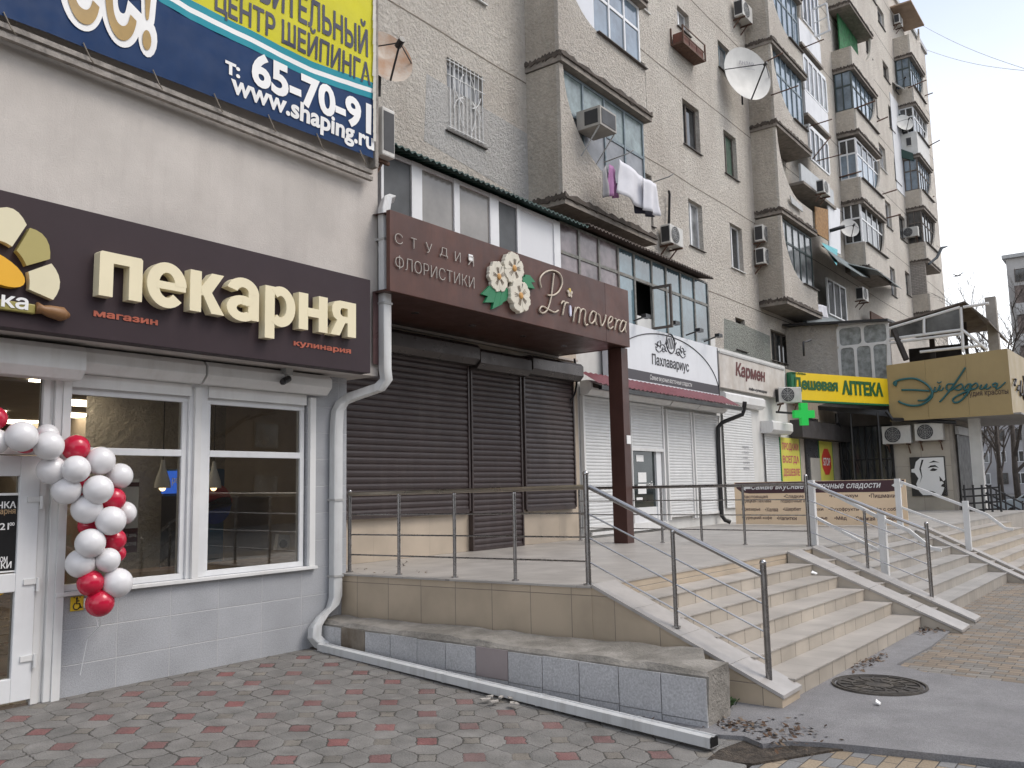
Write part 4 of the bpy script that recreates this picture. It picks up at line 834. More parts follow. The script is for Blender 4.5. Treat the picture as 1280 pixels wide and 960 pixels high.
def spline(P, n=6):
    out = []
    for i in range(len(P)-1):
        p0, p1, p2, p3 = P[max(i-1, 0)], P[i], P[i+1], P[min(i+2, len(P)-1)]
        for k_ in range(n):
            t = k_/n; out.append(.5*((2*p1)+(p2-p0)*t+(2*p0-5*p1+4*p2-p3)*t*t+(-p0+3*p1-3*p2+p3)*t**3))
    out.append(P[-1]); return out
cr_l = mk('cream_script_letter', (.55, .47, .37), .4, var=.1)
m = MB()
for st_ in PV: m.tube(spline([PF(x, y, .02) for x, y in st_], 5), .0135, 6)
m.build('script_lettering', cr_l, cp, smooth=True)
c = PF(897, 662)
for k_ in range(5):
    a_ = radians(90+72*k_); m = MB(); m.prism([Vector((c.x+.075*cos(a_)*(.55+.45*cos(t))+.026*sin(t)*-sin(a_), FY-.02, c.z+.075*sin(a_)*(.55+.45*cos(t))+.026*sin(t)*cos(a_))) for t in [i*.6283 for i in range(10)]], (0, .018, 0))
    m.build('small_petal', cr_l if k_ else mk('yellow_petal', (.62, .46, .10), .5, var=0), cp)
m = MB(); c = PF(899, 742); m.prism([Vector((c.x+.028*cos(t), FY-.022, c.z+.085*sin(t))) for t in [i*.5236 for i in range(12)]], (0, .02, 0)); m.build('lilac_drop', mk('lilac_white', (.62, .62, .75), .4, var=0), cp)
p = oY(789, 549, 7.04); m = MB(); m.box(12.47, 12.605, 7.035, 7.044, p.z-.08, p.z+.06); tag(m.build('paper_notice', white_print), 'white paper square stuck on the brown canopy post', 'notice')
nb = MB(); a_ = oY(493, 375, 7.2); nb.box(6.905, 7.02, 7.20, 7.21, 3.15, 4.0); tag(nb.build('side_plate', mk('brown_glass_plate', (.11, .06, .06), .3, var=.2)), 'narrow brown plate beside the downpipe at the bakery corner', 'plate')
m = MB(); pts = [oY(718, 448, 8.3), oY(721, 470, 8.3), oY(719, 490, 8.3), oY(713, 501, 8.35)]; m.tube(spline(pts), .02, 6); m.tube([pts[-1], oY(716, 520, 8.38), oY(718, 560, 8.39), oY(719, 600, 8.39)], .006, 5); tag(m.build('hanging_cable', black_film), 'black cable hanging from the canopy at the end of the brown shutters', 'cable')
# ------------------------------------------------------------------ pastry shop: white shutters, arched sign, burgundy awning
ps = thing('pastry_shop', 'ground floor pastry shop front closed by white roller shutters, one half raised', 'shop front', (16.3, YF, ZT))
white_wall = mk('white_painted_wall', (.64, .64, .62), .7, var=.08, streak=.25, ss=6, dirt=(.42, .39, .34), mottle=.15)
m = MB(); m.wall(13.2, 19.5, .7, 5.2, [(15.05, 16.35, .78, 2.55)], YF+.04, .12); m.build('wall', white_wall, ps)
shut_w = mk('white_shutter_slats', (.64, .65, .65), .4, var=.06, streak=.15, dirt=(.45, .43, .40))
SH = [(13.32, 14.95, .95, 3.35), (15.05, 16.38, 2.42, 3.35), (16.62, 17.75, 1.05, 3.3), (17.95, 19.28, 1.05, 3.3)]
for x0, x1, z0, z1 in SH:
    m = MB(); slats(m, x0, x1, z0, z1, YF-.02, .062, .010); so = m.build('roller_shutter', shut_w, ps)
    for xa in (x0-.06, x1+.001): m = MB(); m.box(xa, xa+.059, YF-.05, YF+.03, z0-.1 if z0 < 2 else .95, z1); m.build('guide_rail', white_metal, so)
    m = MB(); m.box(x0, x1, YF-.045, YF-.005, z0-.04, z0+.02); m.build('bottom_bar', white_metal, so)
for x0, x1 in ((13.25, 16.5), (16.55, 17.85), (17.88, 19.4)):
    m = MB(); sbox(m, x0, x1, YF-.24, YF-.0, 3.36, 3.62); m.build('shutter_box', white_metal, ps, bevel=.006)
m = MB(); m.box(15.08, 15.16, YF+.02, YF+.10, .8, 2.5); m.box(16.12, 16.33, YF+.0, YF+.10, .8, 2.5); m.box(15.16, 16.12, YF+.02, YF+.10, .8, 1.25); dd = m.build('door', white_pvc, ps)
m = MB(); m.box(15.16, 16.12, YF+.05, YF+.06, 1.25, 2.5); m.build('pane', mk('dark_door_glass', (.03, .04, .04), .08, var=.3, vs=2), dd)
m = MB(); 
for x, z, w_, h in ((15.35, 2.3, .3, .13), (15.40, 1.95, .34, .2), (15.38, 1.72, .34, .2), (15.3, 1.45, .25, .05)): m.box(x, x+w_, YF+.043, YF+.049, z-h, z)
m.build('paper_notice', white_print, dd)
m = MB(); text_fit(m, 'чай', (15.75, YF+.044, 1.62), (1, 0, 0), (0, 0, 1), .25, .16); m.build('lettering', white_print, dd)
m = MB(); m.box(15.0, 16.5, YF-.035, YF+.02, .80, .95); m.box(13.5, 14.9, YF-.02, YF+.01, .80, .86); m.build('wall_ledge', white_metal, ps)
# sign
SYp = YF-.14; sx0, sx1 = 14.05, oY(897, 440, SYp).x; pz0, pz1 = 3.72, 4.92
sg = thing('pastry_sign', 'white pastry shop sign with a thin black arch over the burgundy awning', 'sign', ((sx0+sx1)/2, SYp, pz0))
m = MB(); m.box(sx0, sx1, SYp, SYp+.12, pz0, pz1); m.build('board', mk('white_sign_panel', (.70, .72, .75), .4, var=.03, streak=.08), sg, bevel=.003)
inkm = mk('dark_sign_ink', (.03, .028, .035), .5, var=0); bandm = mk('charcoal_band', (.055, .05, .06), .5, var=0)
m = MB(); m.box(sx0, sx1-.01, SYp-.004, SYp-.0005, pz0+.07, pz0+.27); m.build('lower_band', bandm, sg)
cx = (sx0+sx1)/2; m = MB(); m.tube([(cx+(sx1-sx0)*.495*cos(t), SYp-.006, pz0+.07+1.08*sin(t)) for t in [pi*i/40 for i in range(41)]], .011, 5); m.tube([(sx1-.03, SYp-.004, pz0+.02), (sx1-.03, SYp-.004, pz1-.02)], .012, 4); m.build('arch_line', inkm, sg)
m = MB(); text_y(m, 'Пахлавариус', 814.8, 441.5, 861.5, 468.5, SYp-.004, .003, bold=.004, fat=.012); text_fit(m, 'Самые вкусные восточные сладости', (oY(812, 470, SYp).x, SYp-.0075, pz0+.10), (1, 0, 0), (0, 0, 1), oY(864, 470, SYp).x-oY(812, 470, SYp).x, .13, shear=.25); 
m.build('lettering', inkm, sg)
m = MB(); text_fit(m, 'Самые вкусные восточные сладости', (oY(812, 470, SYp).x, SYp-.0095, pz0+.10), (1, 0, 0), (0, 0, 1), oY(864, 470, SYp).x-oY(812, 470, SYp).x, .13, shear=.25); m.build('small_lettering', white_print, sg)
ec = oY(838, 429.5, SYp); ew, eh = .20, .21; m = MB()
m.tube([(ec.x+ew*cos(t), SYp-.008, ec.z+eh*sin(t)) for t in [i*2*pi/24 for i in range(25)]], .014, 5)
for i in range(-3, 4):
    q = i*.075; hh = eh*math.sqrt(max(.02, 1-(q/ew*.8)**2))*.8
    m.tube([(ec.x+q-.05, SYp-.008, ec.z-hh*.75), (ec.x+q+.05, SYp-.008, ec.z+hh*.75)], .010, 4)
for s_ in (-1, 1):
    for (ox_, oz_, r_, n_, ph_) in ((.36, -.16, .11, 18, 0), (.56, -.06, .085, 15, 2.2), (.68, -.14, .06, 12, 1)):
        m.tube([(ec.x+s_*(ox_+1.3*r_*(1-i/(n_*1.25))*cos(i*.45+ph_)), SYp-.008, ec.z+oz_+r_*(1-i/(n_*1.25))*sin(i*.45+ph_)) for i in range(n_)], .009, 4)
    m.tube([(ec.x+s_*(.2+.5*i/8), SYp-.008, ec.z-.2+.05*sin(i*.8)) for i in range(9)], .009, 4)
m.build('emblem', inkm, sg)
# awning
burg = mk('burgundy_sheet', (.17, .035, .045), .4, var=.15, vs=6, streak=.2, dirt=(.09, .03, .035))
aw = thing('burgundy_awning', 'burgundy corrugated sheet awning with a black gutter edge over white shutters', 'awning', (16.5, 8.1, 3.4))
ax0, ax1 = 13.0, oY(925, 499, 7.85).x; m = MB(); nseg = 110; nv = 0
yb_, zb_, yf_, zf_ = YF-.15, 3.76, 7.85, 3.50
for i in range(nseg+1):
    x = ax0+(ax1-ax0)*i/nseg; dz = .016*sin(i*pi/1.5)
    m.v += [Vector((x, yb_, zb_+dz)), Vector((x, yf_, zf_+dz))]
for i in range(nseg): m.f.append((2*i, 2*i+2, 2*i+3, 2*i+1)); m.m.append(0)
m.build('sheet', burg, aw)
m = MB(); m.box(ax0, ax1+.02, yf_-.05, yf_+.02, zf_-.11, zf_-.035); m.build('gutter', black_metal, aw)
for i in range(9):
    x = ax0+.3+i*.72; m = MB(); m.prism([(x, yf_+.02, zf_-.10), (x, YF-.25, zf_-.02), (x, YF-.25, zf_+.06), (x, yf_+.02, zf_-.045)], (.05, 0, 0)); m.build('rafter', mk('dark_rafter', (.05, .035, .03), .7), aw)
bdp = thing('black_downpipe', 'thin black downpipe from the burgundy awning corner to the terrace floor', 'drainpipe', (18.7, 8.3, ZT))
pth = [oY(931, 502, 7.82), oY(930, 512, 7.85), oY(928, 518, 7.9), oY(903, 528, 8.25), oY(897.5, 534, 8.33)]; xk = pth[-1].x
pth += [Vector((xk, 8.34, 2.6)), Vector((xk, 8.34, .95)), Vector((xk+.03, 8.28, .85)), Vector((xk+.1, 8.18, .80))]
m = MB(); m.tube(pth, .05, 10); m.build('pipe', black_metal, bdp, smooth='auto')
for i, (x, y, x2, y2) in enumerate(((792, 401, 806, 396), (829, 409.5, 843, 404.5), (857.5, 419, 873, 413.5), (880, 427, 897, 420))):
    a_ = oY(x, y, YF-.1); b_ = oX(x2, y2, a_.x); t = thing('sign_lamp', ('first', 'second', 'third', 'fourth')[i]+' black floodlight arm from the left above the white pastry sign', 'lamp', a_, 'floodlight arms above the pastry sign')
    m = MB(); m.tube([a_, b_], .018, 6); m.build('arm', black_metal, t); m = MB(); m.box(b_.x-.10, b_.x+.10, b_.y-.08, b_.y+.03, b_.z-.03, b_.z+.045); m.build('lamp_head', black_metal, t)
# ------------------------------------------------------------------ cafe front with the worn white sign
kf = thing('cafe', 'ground floor cafe front with white shutters under a worn white sign', 'shop front', (21.6, YF, ZT))
m = MB(); m.wall(19.5, 24.3, .6, 5.0, [], YF+.05, .1); m.build('wall', white_wall, kf)
def xf(px, py, Y=YF): return oY(px, py, Y).x
for x0, x1, z0, z1 in ((19.62, xf(941, 560), 1.1, 3.55), (xf(956, 560), xf(974, 560), 1.0, 3.05)):
    m = MB(); slats(m, x0, x1, z0, z1, YF-.0, .065, .010); m.build('roller_shutter', shut_w, kf)
m = MB(); sbox(m, 19.55, xf(950, 500), YF-.14, YF+.05, 3.6, 3.9); m.build('shutter_box', white_metal, kf)
m = MB(); sbox(m, xf(953, 535), xf(981, 535)-.2, YF-.3, YF+.05, 3.0, 3.32); m.build('shutter_box', white_metal, kf)
m = MB()
for i in range(5): text_fit(m, ('ежедневно', 'с 10 до 22', 'кафе', 'кулинария', 'выпечка')[i], (xf(928, 570), YF-.016, 2.55-.13*i), (1, 0, 0), (0, 0, 1), .42-.05*(i % 3), .07)
m.build('lettering', mk('grey_print', (.22, .22, .24), .6, var=0), kf)
ks = thing('worn_sign', 'worn white cafe sign with brush lettering between the pastry and pharmacy signs', 'sign', (21.7, YF-.1, 4))
kx0, kx1 = xf(899, 450, YF-.1), xf(980, 470, YF-.1); KY = YF-.1; kz0, kz1 = oY(899, 483, KY).z, oY(899, 441, KY).z
m = MB(); m.box(kx0, kx1, KY, KY+.12, kz0, kz1); m.build('board', mk('worn_white_panel', (.62, .59, .55), .6, var=.12, streak=.4, ss=3, dirt=(.36, .30, .24), mottle=.4, ms=1.6), ks)
m = MB(); mar = mk('maroon_brush_lettering', (.13, .035, .035), .6, var=.2)
text_y(m, 'Кармен', 919, 452, 957, 482, KY-.006, .004, bold=.01, shear=.14, fat=.03); m.build('lettering', mar, ks)
m = MB(); text_y(m, 'кафе-кулинария', 936, 483.5, 959, 493, KY-.006, .004, shear=.25, bold=.01); m.build('small_lettering', inkm, ks)
m = MB(); m.box(kx0, kx1, KY-.02, KY+.14, kz1, kz1+.05); m.build('top_cap', grey_metal, ks)
# ------------------------------------------------------------------ pharmacy
ph = thing('pharmacy', 'recessed pharmacy entrance with yellow posters either side of a narrow door', 'shop front', (26.2, YF, .7))
m = MB(); m.wall(24.3, 29.0, .5, 4.93, [], YF+.04, .1); m.build('wall', mk('beige_plaster', (.42, .37, .31), .8, var=.12, streak=.3), ph)
x0, x1 = xf(1007, 560), xf(1024, 560); m = MB(); m.box(x0, x1, YF-.02, YF+.03, .72, 3.6); dd = m.build('door', mk('dark_door', (.05, .05, .055), .3), ph)
m = MB(); m.box(x0+.25, x1-.15, YF-.045, YF-.021, .9, 2.4); m.build('door_leaf', mk('pale_door_leaf', (.42, .40, .36), .4), dd)
m = MB(); m.box(x0+.05, x0+.22, YF-.045, YF-.021, .8, 1.7); m.build('yellow_sticker', mk('yellow_poster_print', (.66, .55, .04), .5, var=.05), dd)
m = MB(); m.box(24.3, 29.0, YF-.35, YF-.0, 2.95, 3.45); m.build('dark_lintel', mk('dark_lintel', (.05, .045, .045), .7, var=.2), ph)
ypr = mk('yellow_poster', (.62, .58, .10), .5, var=.05); mag = mk('magenta_print', (.45, .06, .12), .5, var=0); grn = mk('green_print', (.02, .18, .05), .5, var=0)
for (a_, b_, lines, lab) in ((976, 999, ('ПРОДАЖИ', 'ВСЕГДА', 'ДЕШЕВЛЕ', 'ЕСЛИ', 'АПТЕКА'), 'yellow pharmacy poster with pink words left of the door'), (1024, 1040, ('STOP', 'СКИДКИ'), 'yellow pharmacy poster with a red stop octagon right of the door')):
    x0, x1 = xf(a_, 580), xf(b_, 580); t = thing('pharmacy_poster', lab, 'poster', ((x0+x1)/2, YF-.03, 1.0)); m = MB(); m.box(x0, x1, YF-.03, YF-.005, .95, 2.93); m.build('sheet', ypr, t)
    m = MB(); m.box(x1, x1+.05, YF-.032, YF-.003, .95, 2.93); m.box(x0-.05, x0, YF-.032, YF-.003, .95, 2.93); m.build('green_border', grn, t)
    if len(lines) > 2:
        m = MB()
        for i in range(3): text_fit(m, lines[i], (x0+.08, YF-.035, 2.55-.36*i), (1, 0, 0), (0, 0, 1), (x1-x0)-.16, .24, fat=.03)
        m.build('lettering', mag, t); m = MB()
        for i in range(2): text_fit(m, lines[3+i], (x0+.25, YF-.035, 1.5-.3*i), (1, 0, 0), (0, 0, 1), (x1-x0)-.5, .18, bold=.02)
        m.build('green_lettering', grn, t)
    else:
        cx, cz, r = (x0+x1)/2, 2.3, (x1-x0)*.38
        m = MB(); m.prism([(cx+r*cos(radians(22.5+45*i)), YF-.034, cz+.9*r*sin(radians(22.5+45*i))) for i in range(8)], (0, .003, 0)); m.build('red_octagon', mk('red_octagon', (.55, .05, .03), .5, var=0), t)
        m = MB(); text_fit(m, 'STOP', (cx-r*.7, YF-.038, cz-.12), (1, 0, 0), (0, 0, 1), r*1.4, .24, bold=.02); m.build('lettering', white_print, t)
        m = MB(); text_fit(m, 'СКИДКИ', (x0+.1, YF-.035, 1.3), (1, 0, 0), (0, 0, 1), (x1-x0)-.2, .2, fat=.03); m.build('green_lettering', grn, t)
# pharmacy sign, turned across the inner corner
A_, B_ = Vector((24.30, YF-.12, 0)), Vector((28.28, 6.66, 0)); ud = (B_-A_).normalized(); nd = Vector((ud.y, -ud.x, 0))
def onS(px, py, d=0):   # sight line met with the sign's own plane
    r_ = ray(px, py); return CAMO+r_*(((A_+nd*d)-CAMO).dot(nd)/r_.dot(nd))
zt_, zb2 = onS(1040, 468.5).z, onS(1045, 502).z
sgp = thing('pharmacy_sign', 'yellow pharmacy sign with dark green letters and a green end', 'sign', (26.3, 7.5, zb2))
def sbox2(mb, f0, f1, d0, d1, z0, z1):
    p = [A_+(B_-A_)*f0+nd*d0, A_+(B_-A_)*f1+nd*d0, A_+(B_-A_)*f1+nd*d1, A_+(B_-A_)*f0+nd*d1]; mb.prism([Vector((q.x, q.y, z0)) for q in p], (0, 0, z1-z0))
m = MB(); sbox2(m, .045, 1, 0, -.16, zb2, zt_); m.build('board', mk('yellow_light_box', (.80, .56, .015), .4, var=.03), sgp)
m = MB(); sbox2(m, 0, .045, .002, -.16, zb2, zt_); sbox2(m, 0, 1, .004, -.17, zb2-.05, zb2-.001); m.build('green_end', mk('green_sign_end', (.015, .14, .06), .4, var=0), sgp)
dgr = mk('dark_green_lettering', (.015, .10, .03), .5, var=0)
def stext(body, px0, py0, px1, py1, **k):
    p, q = onS(px0, py1, .006), onS(px1, py1, .006); zt1 = onS((px0+px1)/2, py0, .006).z; zb1 = onS((px0+px1)/2, py1, .006).z; m = MB()
    text_fit(m, body, (p.x, p.y, zb1), ud, (0, 0, 1), (q-p).length, zt1-zb1, .01, **k); return m
stext('Дешевая', 992, 473, 1047.5, 490.5, bold=.01, fat=.045).build('lettering', dgr, sgp); stext('АПТЕКА', 1053, 477, 1104, 494.5, bold=.01, fat=.05).build('lettering', dgr, sgp)
stext('ООО «Аптека»', 990, 465.5, 1007, 468).build('small_lettering', dgr, sgp)
gc = oY(1006, 517.5, 7.6); cr = thing('pharmacy_cross', 'bright green pharmacy cross hanging below the yellow sign', 'sign', gc)
sc_ = 14/FPX*(gc-CAMO).dot(_f); m = MB(); t_ = sc_*.34
P12 = [(-t_, -sc_), (t_, -sc_), (t_, -t_), (sc_, -t_), (sc_, t_), (t_, t_), (t_, sc_), (-t_, sc_), (-t_, t_), (-sc_, t_), (-sc_, -t_), (-t_, -t_)]
cu = (ud+Vector((.25, -.6, 0))).normalized(); cn = Vector((cu.y, -cu.x, 0))
m.prism([gc+cu*a_+Vector((0, 0, b_)) for a_, b_ in P12], cn*-.12); m.build('cross', mk('lit_green_cross', (.01, .42, .06), .5, var=0, emit=(.02, .75, .10), es=.16), cr)
m = MB(); m.tube([gc-cn*.05, gc+Vector((-.1, .75, .1))], .03, 6); m.build('arm', black_metal, cr)
# ------------------------------------------------------------------ beauty salon annex
SX = 29.0; XS = 28.3
def PX_(px, py, X=SX): return oX(px, py, X)
sl = thing('beauty_salon', 'beige tiled single storey beauty salon annex with a barred window and dark side entrance', 'building', (31, 6, .5))
zc = 4.9
sal_t = mk_tiles('salon_wall_tiles', (.40, .36, .30), (1, 2), (.9, .75), off=(.0, .1), gap=.012, grout=(.25, .22, .19), rough=.6, var=.05, mott=.12)
ya, yc = PX_(1117, 560).y, PX_(1192, 560).y
m = MB(); m.quad((SX, yc, .2), (SX, ya, .2), (SX, ya, 3.6), (SX, yc, 3.6)); m.build('tiled_wall', sal_t, sl)
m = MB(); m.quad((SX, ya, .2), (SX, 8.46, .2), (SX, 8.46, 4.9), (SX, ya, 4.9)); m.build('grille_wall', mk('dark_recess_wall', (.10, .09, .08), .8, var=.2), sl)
gy0, gy1 = PX_(1052, 560).y, PX_(1116, 560).y; gz0, gz1 = 1.3, PX_(1085, 533).z
m = MB(); m.box(SX-.05, SX-.02, gy1, gy0, gz0, gz1); m.build('barred_window', mk('dark_window_glass', (.045, .05, .055), .12, var=.4, vs=1.5), sl)
m = MB()
for i in range(9): y = gy1+(gy0-gy1)*i/8; m.tube([(SX-.12, y, gz0-.1), (SX-.12, y, gz1)], .016 if i % 4 else .03, 5)
for z in (gz0, (gz0+gz1)/2, gz1): m.tube([(SX-.12, gy1, z), (SX-.12, gy0, z)], .02, 5)
for i in range(4):
    y = gy1+(gy0-gy1)*(i+.5)/4
    for s_ in (-1, 1): m.tube([(SX-.12, y+s_*.17*sin(t*1.1), (gz0+gz1)/2+s_*.2+.45*(t-1.4)) for t in [.2*j for j in range(15)]], .013, 4)
m.build('window_grille', black_metal, sl)
m = MB(); m.prism([(SX-.01, yc, .2), (SX+3.5, yc-.02, .2), (SX+3.5, yc-.02, 3.6), (SX-.01, yc, 3.6)], (0, .1, 0)); m.build('side_wall', mk('salon_side_plaster', (.33, .30, .26), .8, var=.1), sl)
m = MB(); m.box(SX+.35, SX+2.6, yc-.06, yc-.03, .55, 3.25); m.build('entrance', mk('dark_entrance', (.035, .03, .028), .5, var=.3), sl)
m = MB(); m.box(SX+.25, SX+2.7, yc-.12, yc-.03, 3.05, 3.3); m.build('entrance_shutter_box', grey_metal, sl)
m = MB(); p = oY(1226, 600, yc-.6); m.box(p.x-.12, p.x+.2, yc-.7, yc-.4, .4, 3.55); m.build('white_column', white_wall, sl)
sy0, sy1 = PX_(1110, 490, XS).y, PX_(1263, 480, XS).y; sz0, sz1 = 3.50, 5.25
tanp = mk('tan_composite_panel', (.37, .275, .125), .38, var=.07, vs=1.0, streak=.08, spec=.4)
ss_ = thing('salon_sign_box', 'large tan projecting sign box of the beauty salon with teal script', 'sign', (30, 5, sz0))
m = MB()
for i in range(3):
    a_, b_ = sy0+(sy1-sy0)*i/3-.003, sy0+(sy1-sy0)*(i+1)/3+.003; za, zb1 = sz1+.16*i/3, sz1+.16*(i+1)/3
    m.prism([(XS, a_, sz0), (XS, b_, sz0), (XS, b_, zb1), (XS, a_, za)], (.06, 0, 0))
m.quad((XS, sy1, sz0), (XS+6, sy1-.25, sz0), (XS+6, sy1-.25, sz1+.16), (XS, sy1, sz1+.16)); m.quad((XS+.06, sy0, sz1), (XS+.06, sy1, sz1+.16), (XS+6, sy1, sz1+.16), (XS+6, sy0, sz1)); m.quad((XS+.06, sy0, sz0), (XS+.06, sy0, sz1), (XS+6, sy0, sz1), (XS+6, sy0, sz0))
m.build('panel', tanp, ss_)
m = MB(); m.box(XS+.06, XS+6, sy1-.2, sy0, sz0+.005, sz0+.05); m.build('soffit', mk('grey_soffit', (.30, .29, .28), .6), ss_)
tealm = mk('teal_script_letter', (.02, .12, .13), .35, var=.1)
def PE(x, y): return oX(1080+x/3.2, 360+y/3.2, XS-.05)
EV = [([(118,382),(128,375),(126,390),(120,378),(150,366),(200,362),(240,378),(268,405),(272,432),(255,452),(225,468),(185,470),(150,460),(138,452)], .035), ([(150,408),(200,408),(262,412)], .03), ([(215,450),(245,448),(270,425),(285,405)], .025),
 ([(285,395),(282,412),(292,412),(305,388),(300,408),(312,408),(318,398)], .024), ([(292,375),(300,380),(310,374)], .018), ([(405,318),(385,350),(350,400),(318,440),(302,456)], .028), ([(362,385),(335,385),(330,402),(345,410),(372,392),(388,384),(395,396),(380,408),(362,404)], .024),
 ([(398,408),(412,388),(425,384),(420,402),(405,408),(400,398)], .024), ([(432,384),(415,420),(385,452),(362,458),(356,444),(385,425),(440,402)], .028), ([(432,390),(448,380),(455,392),(442,404),(432,402)], .024),
 ([(470,386),(464,402),(476,402),(492,384),(486,402),(498,402),(508,394)], .024), ([(530,380),(516,384),(518,394),(530,392),(534,380),(528,402),(540,400),(556,386),(566,376)], .024)]
m = MB()
for st_, r_ in EV: m.tube(spline([PE(x, y) for x, y in st_], 5), r_, 6)
m.build('script_lettering', tealm, ss_, smooth=True)
m = MB(); p, q = oX(1204.5, 497, XS-.01), oX(1260.5, 490, XS-.01); text_fit(m, 'студия красоты', (XS-.006, p.y, p.z-.02), (0, -1, 0), (0, 0, 1), p.y-q.y, .165, .008, fat=.01); m.build('lettering', mk('dark_brown_lettering', (.06, .03, .02), .5, var=0), ss_)
m = MB()
for i in range(5): m.tube(spline([Vector((XS+.5+.5*i+.2*sin(t*2+i), sy1-.07-.01*i, 4.3+.25*cos(t+i)+.1*t)) for t in (0, .7, 1.4, 2.1, 2.8)]), .03, 5)
m.build('side_script_lettering', inkm, ss_, smooth=True)
# poster with a black and white face
py0, py1 = PX_(1140, 608).y, PX_(1184, 608).y; qz0, qz1 = PX_(1160, 620).z-.0, PX_(1160, 571).z
fp = thing('face_poster', 'black and white poster of a blond woman\'s face on the salon wall', 'poster', (SX-.05, (py0+py1)/2, qz0))
m = MB(); m.box(SX-.06, SX-.005, py1, py0, qz0, qz1); m.build('frame', black_metal, fp)
m = MB(); m.box(SX-.066, SX-.061, py1+.03, py0-.03, qz0+.03, qz1-.03); m.build('sheet', white_print, fp)
m = MB(); U = lambda u, v: Vector((SX-.070, py0-.03+(py1-py0+.06)*u, qz0+.03+(qz1-qz0-.06)*v))
for poly in ([(0,0),(.30,0),(.2,.1),(.12,.3),(.2,.45),(.1,.6),(0,.62)], [(.0,.7),(.1,.72),(.16,.9),(.3,1),(.0,1)], [(.84,.5),(.9,.42),(.95,.36),(1,.4),(1,.0),(.86,.0),(.93,.12),(.96,.2),(.86,.23),(.9,.28),(.96,.31),(.9,.37),(.84,.36)],
    [(.5,.72),(.6,.79),(.74,.8),(.84,.72),(.74,.75),(.6,.74)], [(.56,.66),(.66,.72),(.8,.68),(.72,.64),(.62,.64)], [(.55,.86),(.7,.92),(.88,.86),(.72,.875)], [(.34,.95),(.25,.7),(.3,.5),(.22,.3),(.32,.5),(.3,.72),(.4,.95)], [(.42,.12),(.55,.05),(.7,.06),(.6,.1)]):
    m.prism([U(a_, b_) for a_, b_ in poly], (-.002, 0, 0))
m.build('portrait_ink', black_film, fp)
# narrow roof over the barred window
sh_ = thing('window_shelter', 'dark lean-to shelter roof on thin posts over the barred salon window', 'shelter', (27.5, 7.6, .7))
m = MB(); m.prism([oX(1018, 507, 27.0), oX(1110, 513, 28.2), oX(1112, 521, 28.2), oX(1018, 512, 27.0)], (1.2, .3, .25)); m.build('roof', black_metal, sh_)
m = MB()
for px_ in (1063, 1097): p = oX(px_, 516, 27.7); m.tube([p, (p.x, p.y, .72)], .03, 6); 
m.tube([oX(1108, 514, 28), oX(1115, 524, 28), oX(1140, 525, 28.6), oX(1195, 528, 28.6)], .06, 8); m.tube([oX(1046, 517, 27.5), oX(1046, 527, 27.5), oX(1050, 533, 28)], .06, 8); m.build('post', black_metal, sh_)
# ================================================================== apartment block
YA, YBAL = 10.0, 9.15
L0, ST = 7.47, 2.92
def mk_stucco(name, col, dirt, streak=.5, mott=.46):
    m = mk(name, col, .95, var=.10, vs=7, bump=.0, streak=streak, ss=1.6, dirt=dirt, mottle=mott, ms=.45)
    t = m.node_tree; N = t.nodes; Lk = t.links.new; b = N['Principled BSDF']; tc = N.new('ShaderNodeTexCoord')
    def nz(sc, det, ro):
        v = N.new('ShaderNodeTexNoise'); v.inputs['Scale'].default_value = sc; v.inputs['Detail'].default_value = det; v.inputs['Roughness'].default_value = ro; Lk(tc.outputs['Object'], v.inputs['Vector']); return v.outputs['Fac']
    h = nz(13, 5, .72); bp = N.new('ShaderNodeBump'); bp.inputs['Strength'].default_value = 1; bp.inputs['Distance'].default_value = .16; Lk(h, bp.inputs['Height']); Lk(bp.outputs[0], b.inputs['Normal'])
    def over(fac, lo, hi, amt, c):   # clumps of darker chips, pits and lime washed grains
        r = N.new('ShaderNodeMapRange'); r.inputs[1].default_value = lo; r.inputs[2].default_value = hi; r.inputs[4].default_value = amt; Lk(fac, r.inputs[0])
        src = b.inputs['Base Color'].links[0].from_socket; x = N.new('ShaderNodeMix'); x.data_type = 'RGBA'; Lk(r.outputs[0], x.inputs['Factor']); Lk(src, x.inputs['A']); x.inputs['B'].default_value = (*c, 1); Lk(x.outputs['Result'], b.inputs['Base Color'])
    over(nz(15, 6, .8), .57, .72, .42, tuple(c*.42 for c in col)); over(nz(21, 4, .7), .55, .72, .5, tuple(min(.8, c*1.25) for c in col)); over(nz(2.3, 6, .75), .66, .74, .5, tuple(c*.4 for c in col))
    return m
stucco = mk_stucco('pebble_render', (.79, .735, .655), (.52, .46, .40))
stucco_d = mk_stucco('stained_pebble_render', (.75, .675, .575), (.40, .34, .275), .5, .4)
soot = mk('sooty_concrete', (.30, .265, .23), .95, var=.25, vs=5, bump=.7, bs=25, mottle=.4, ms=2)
seam_m = mk('dark_joint_seam', (.25, .21, .17), .95, var=.3, vs=9)  # dark strip colour of the wall panel joints
win_dark = mk('dark_window_pane', (.055, .06, .065), .06, var=.5, vs=1.2, spec=.8)
win_blue = mk('sky_blue_pane', (.20, .27, .34), .08, var=.35, vs=1.1, spec=.9, coat=.3)
win_pale = mk('curtained_pane', (.30, .31, .32), .12, var=.4, vs=2.2, spec=.8)
win_teal = mk('teal_curtained_pane', (.14, .21, .20), .15, var=.3, vs=2, spec=.7)
win_green = mk('green_curtained_pane', (.10, .16, .12), .2, var=.3, vs=2, spec=.7)
fr_blue = mk('blue_grey_frame', (.20, .25, .28), .6, var=.2, vs=9, streak=.3)
fr_dark = mk('dark_green_frame', (.05, .07, .07), .6, var=.2)
fr_brown = mk('weathered_wood_frame', (.13, .11, .095), .75, var=.25, vs=9)
sill_m = mk('dark_sill_sheet', (.10, .085, .075), .6, var=.3)
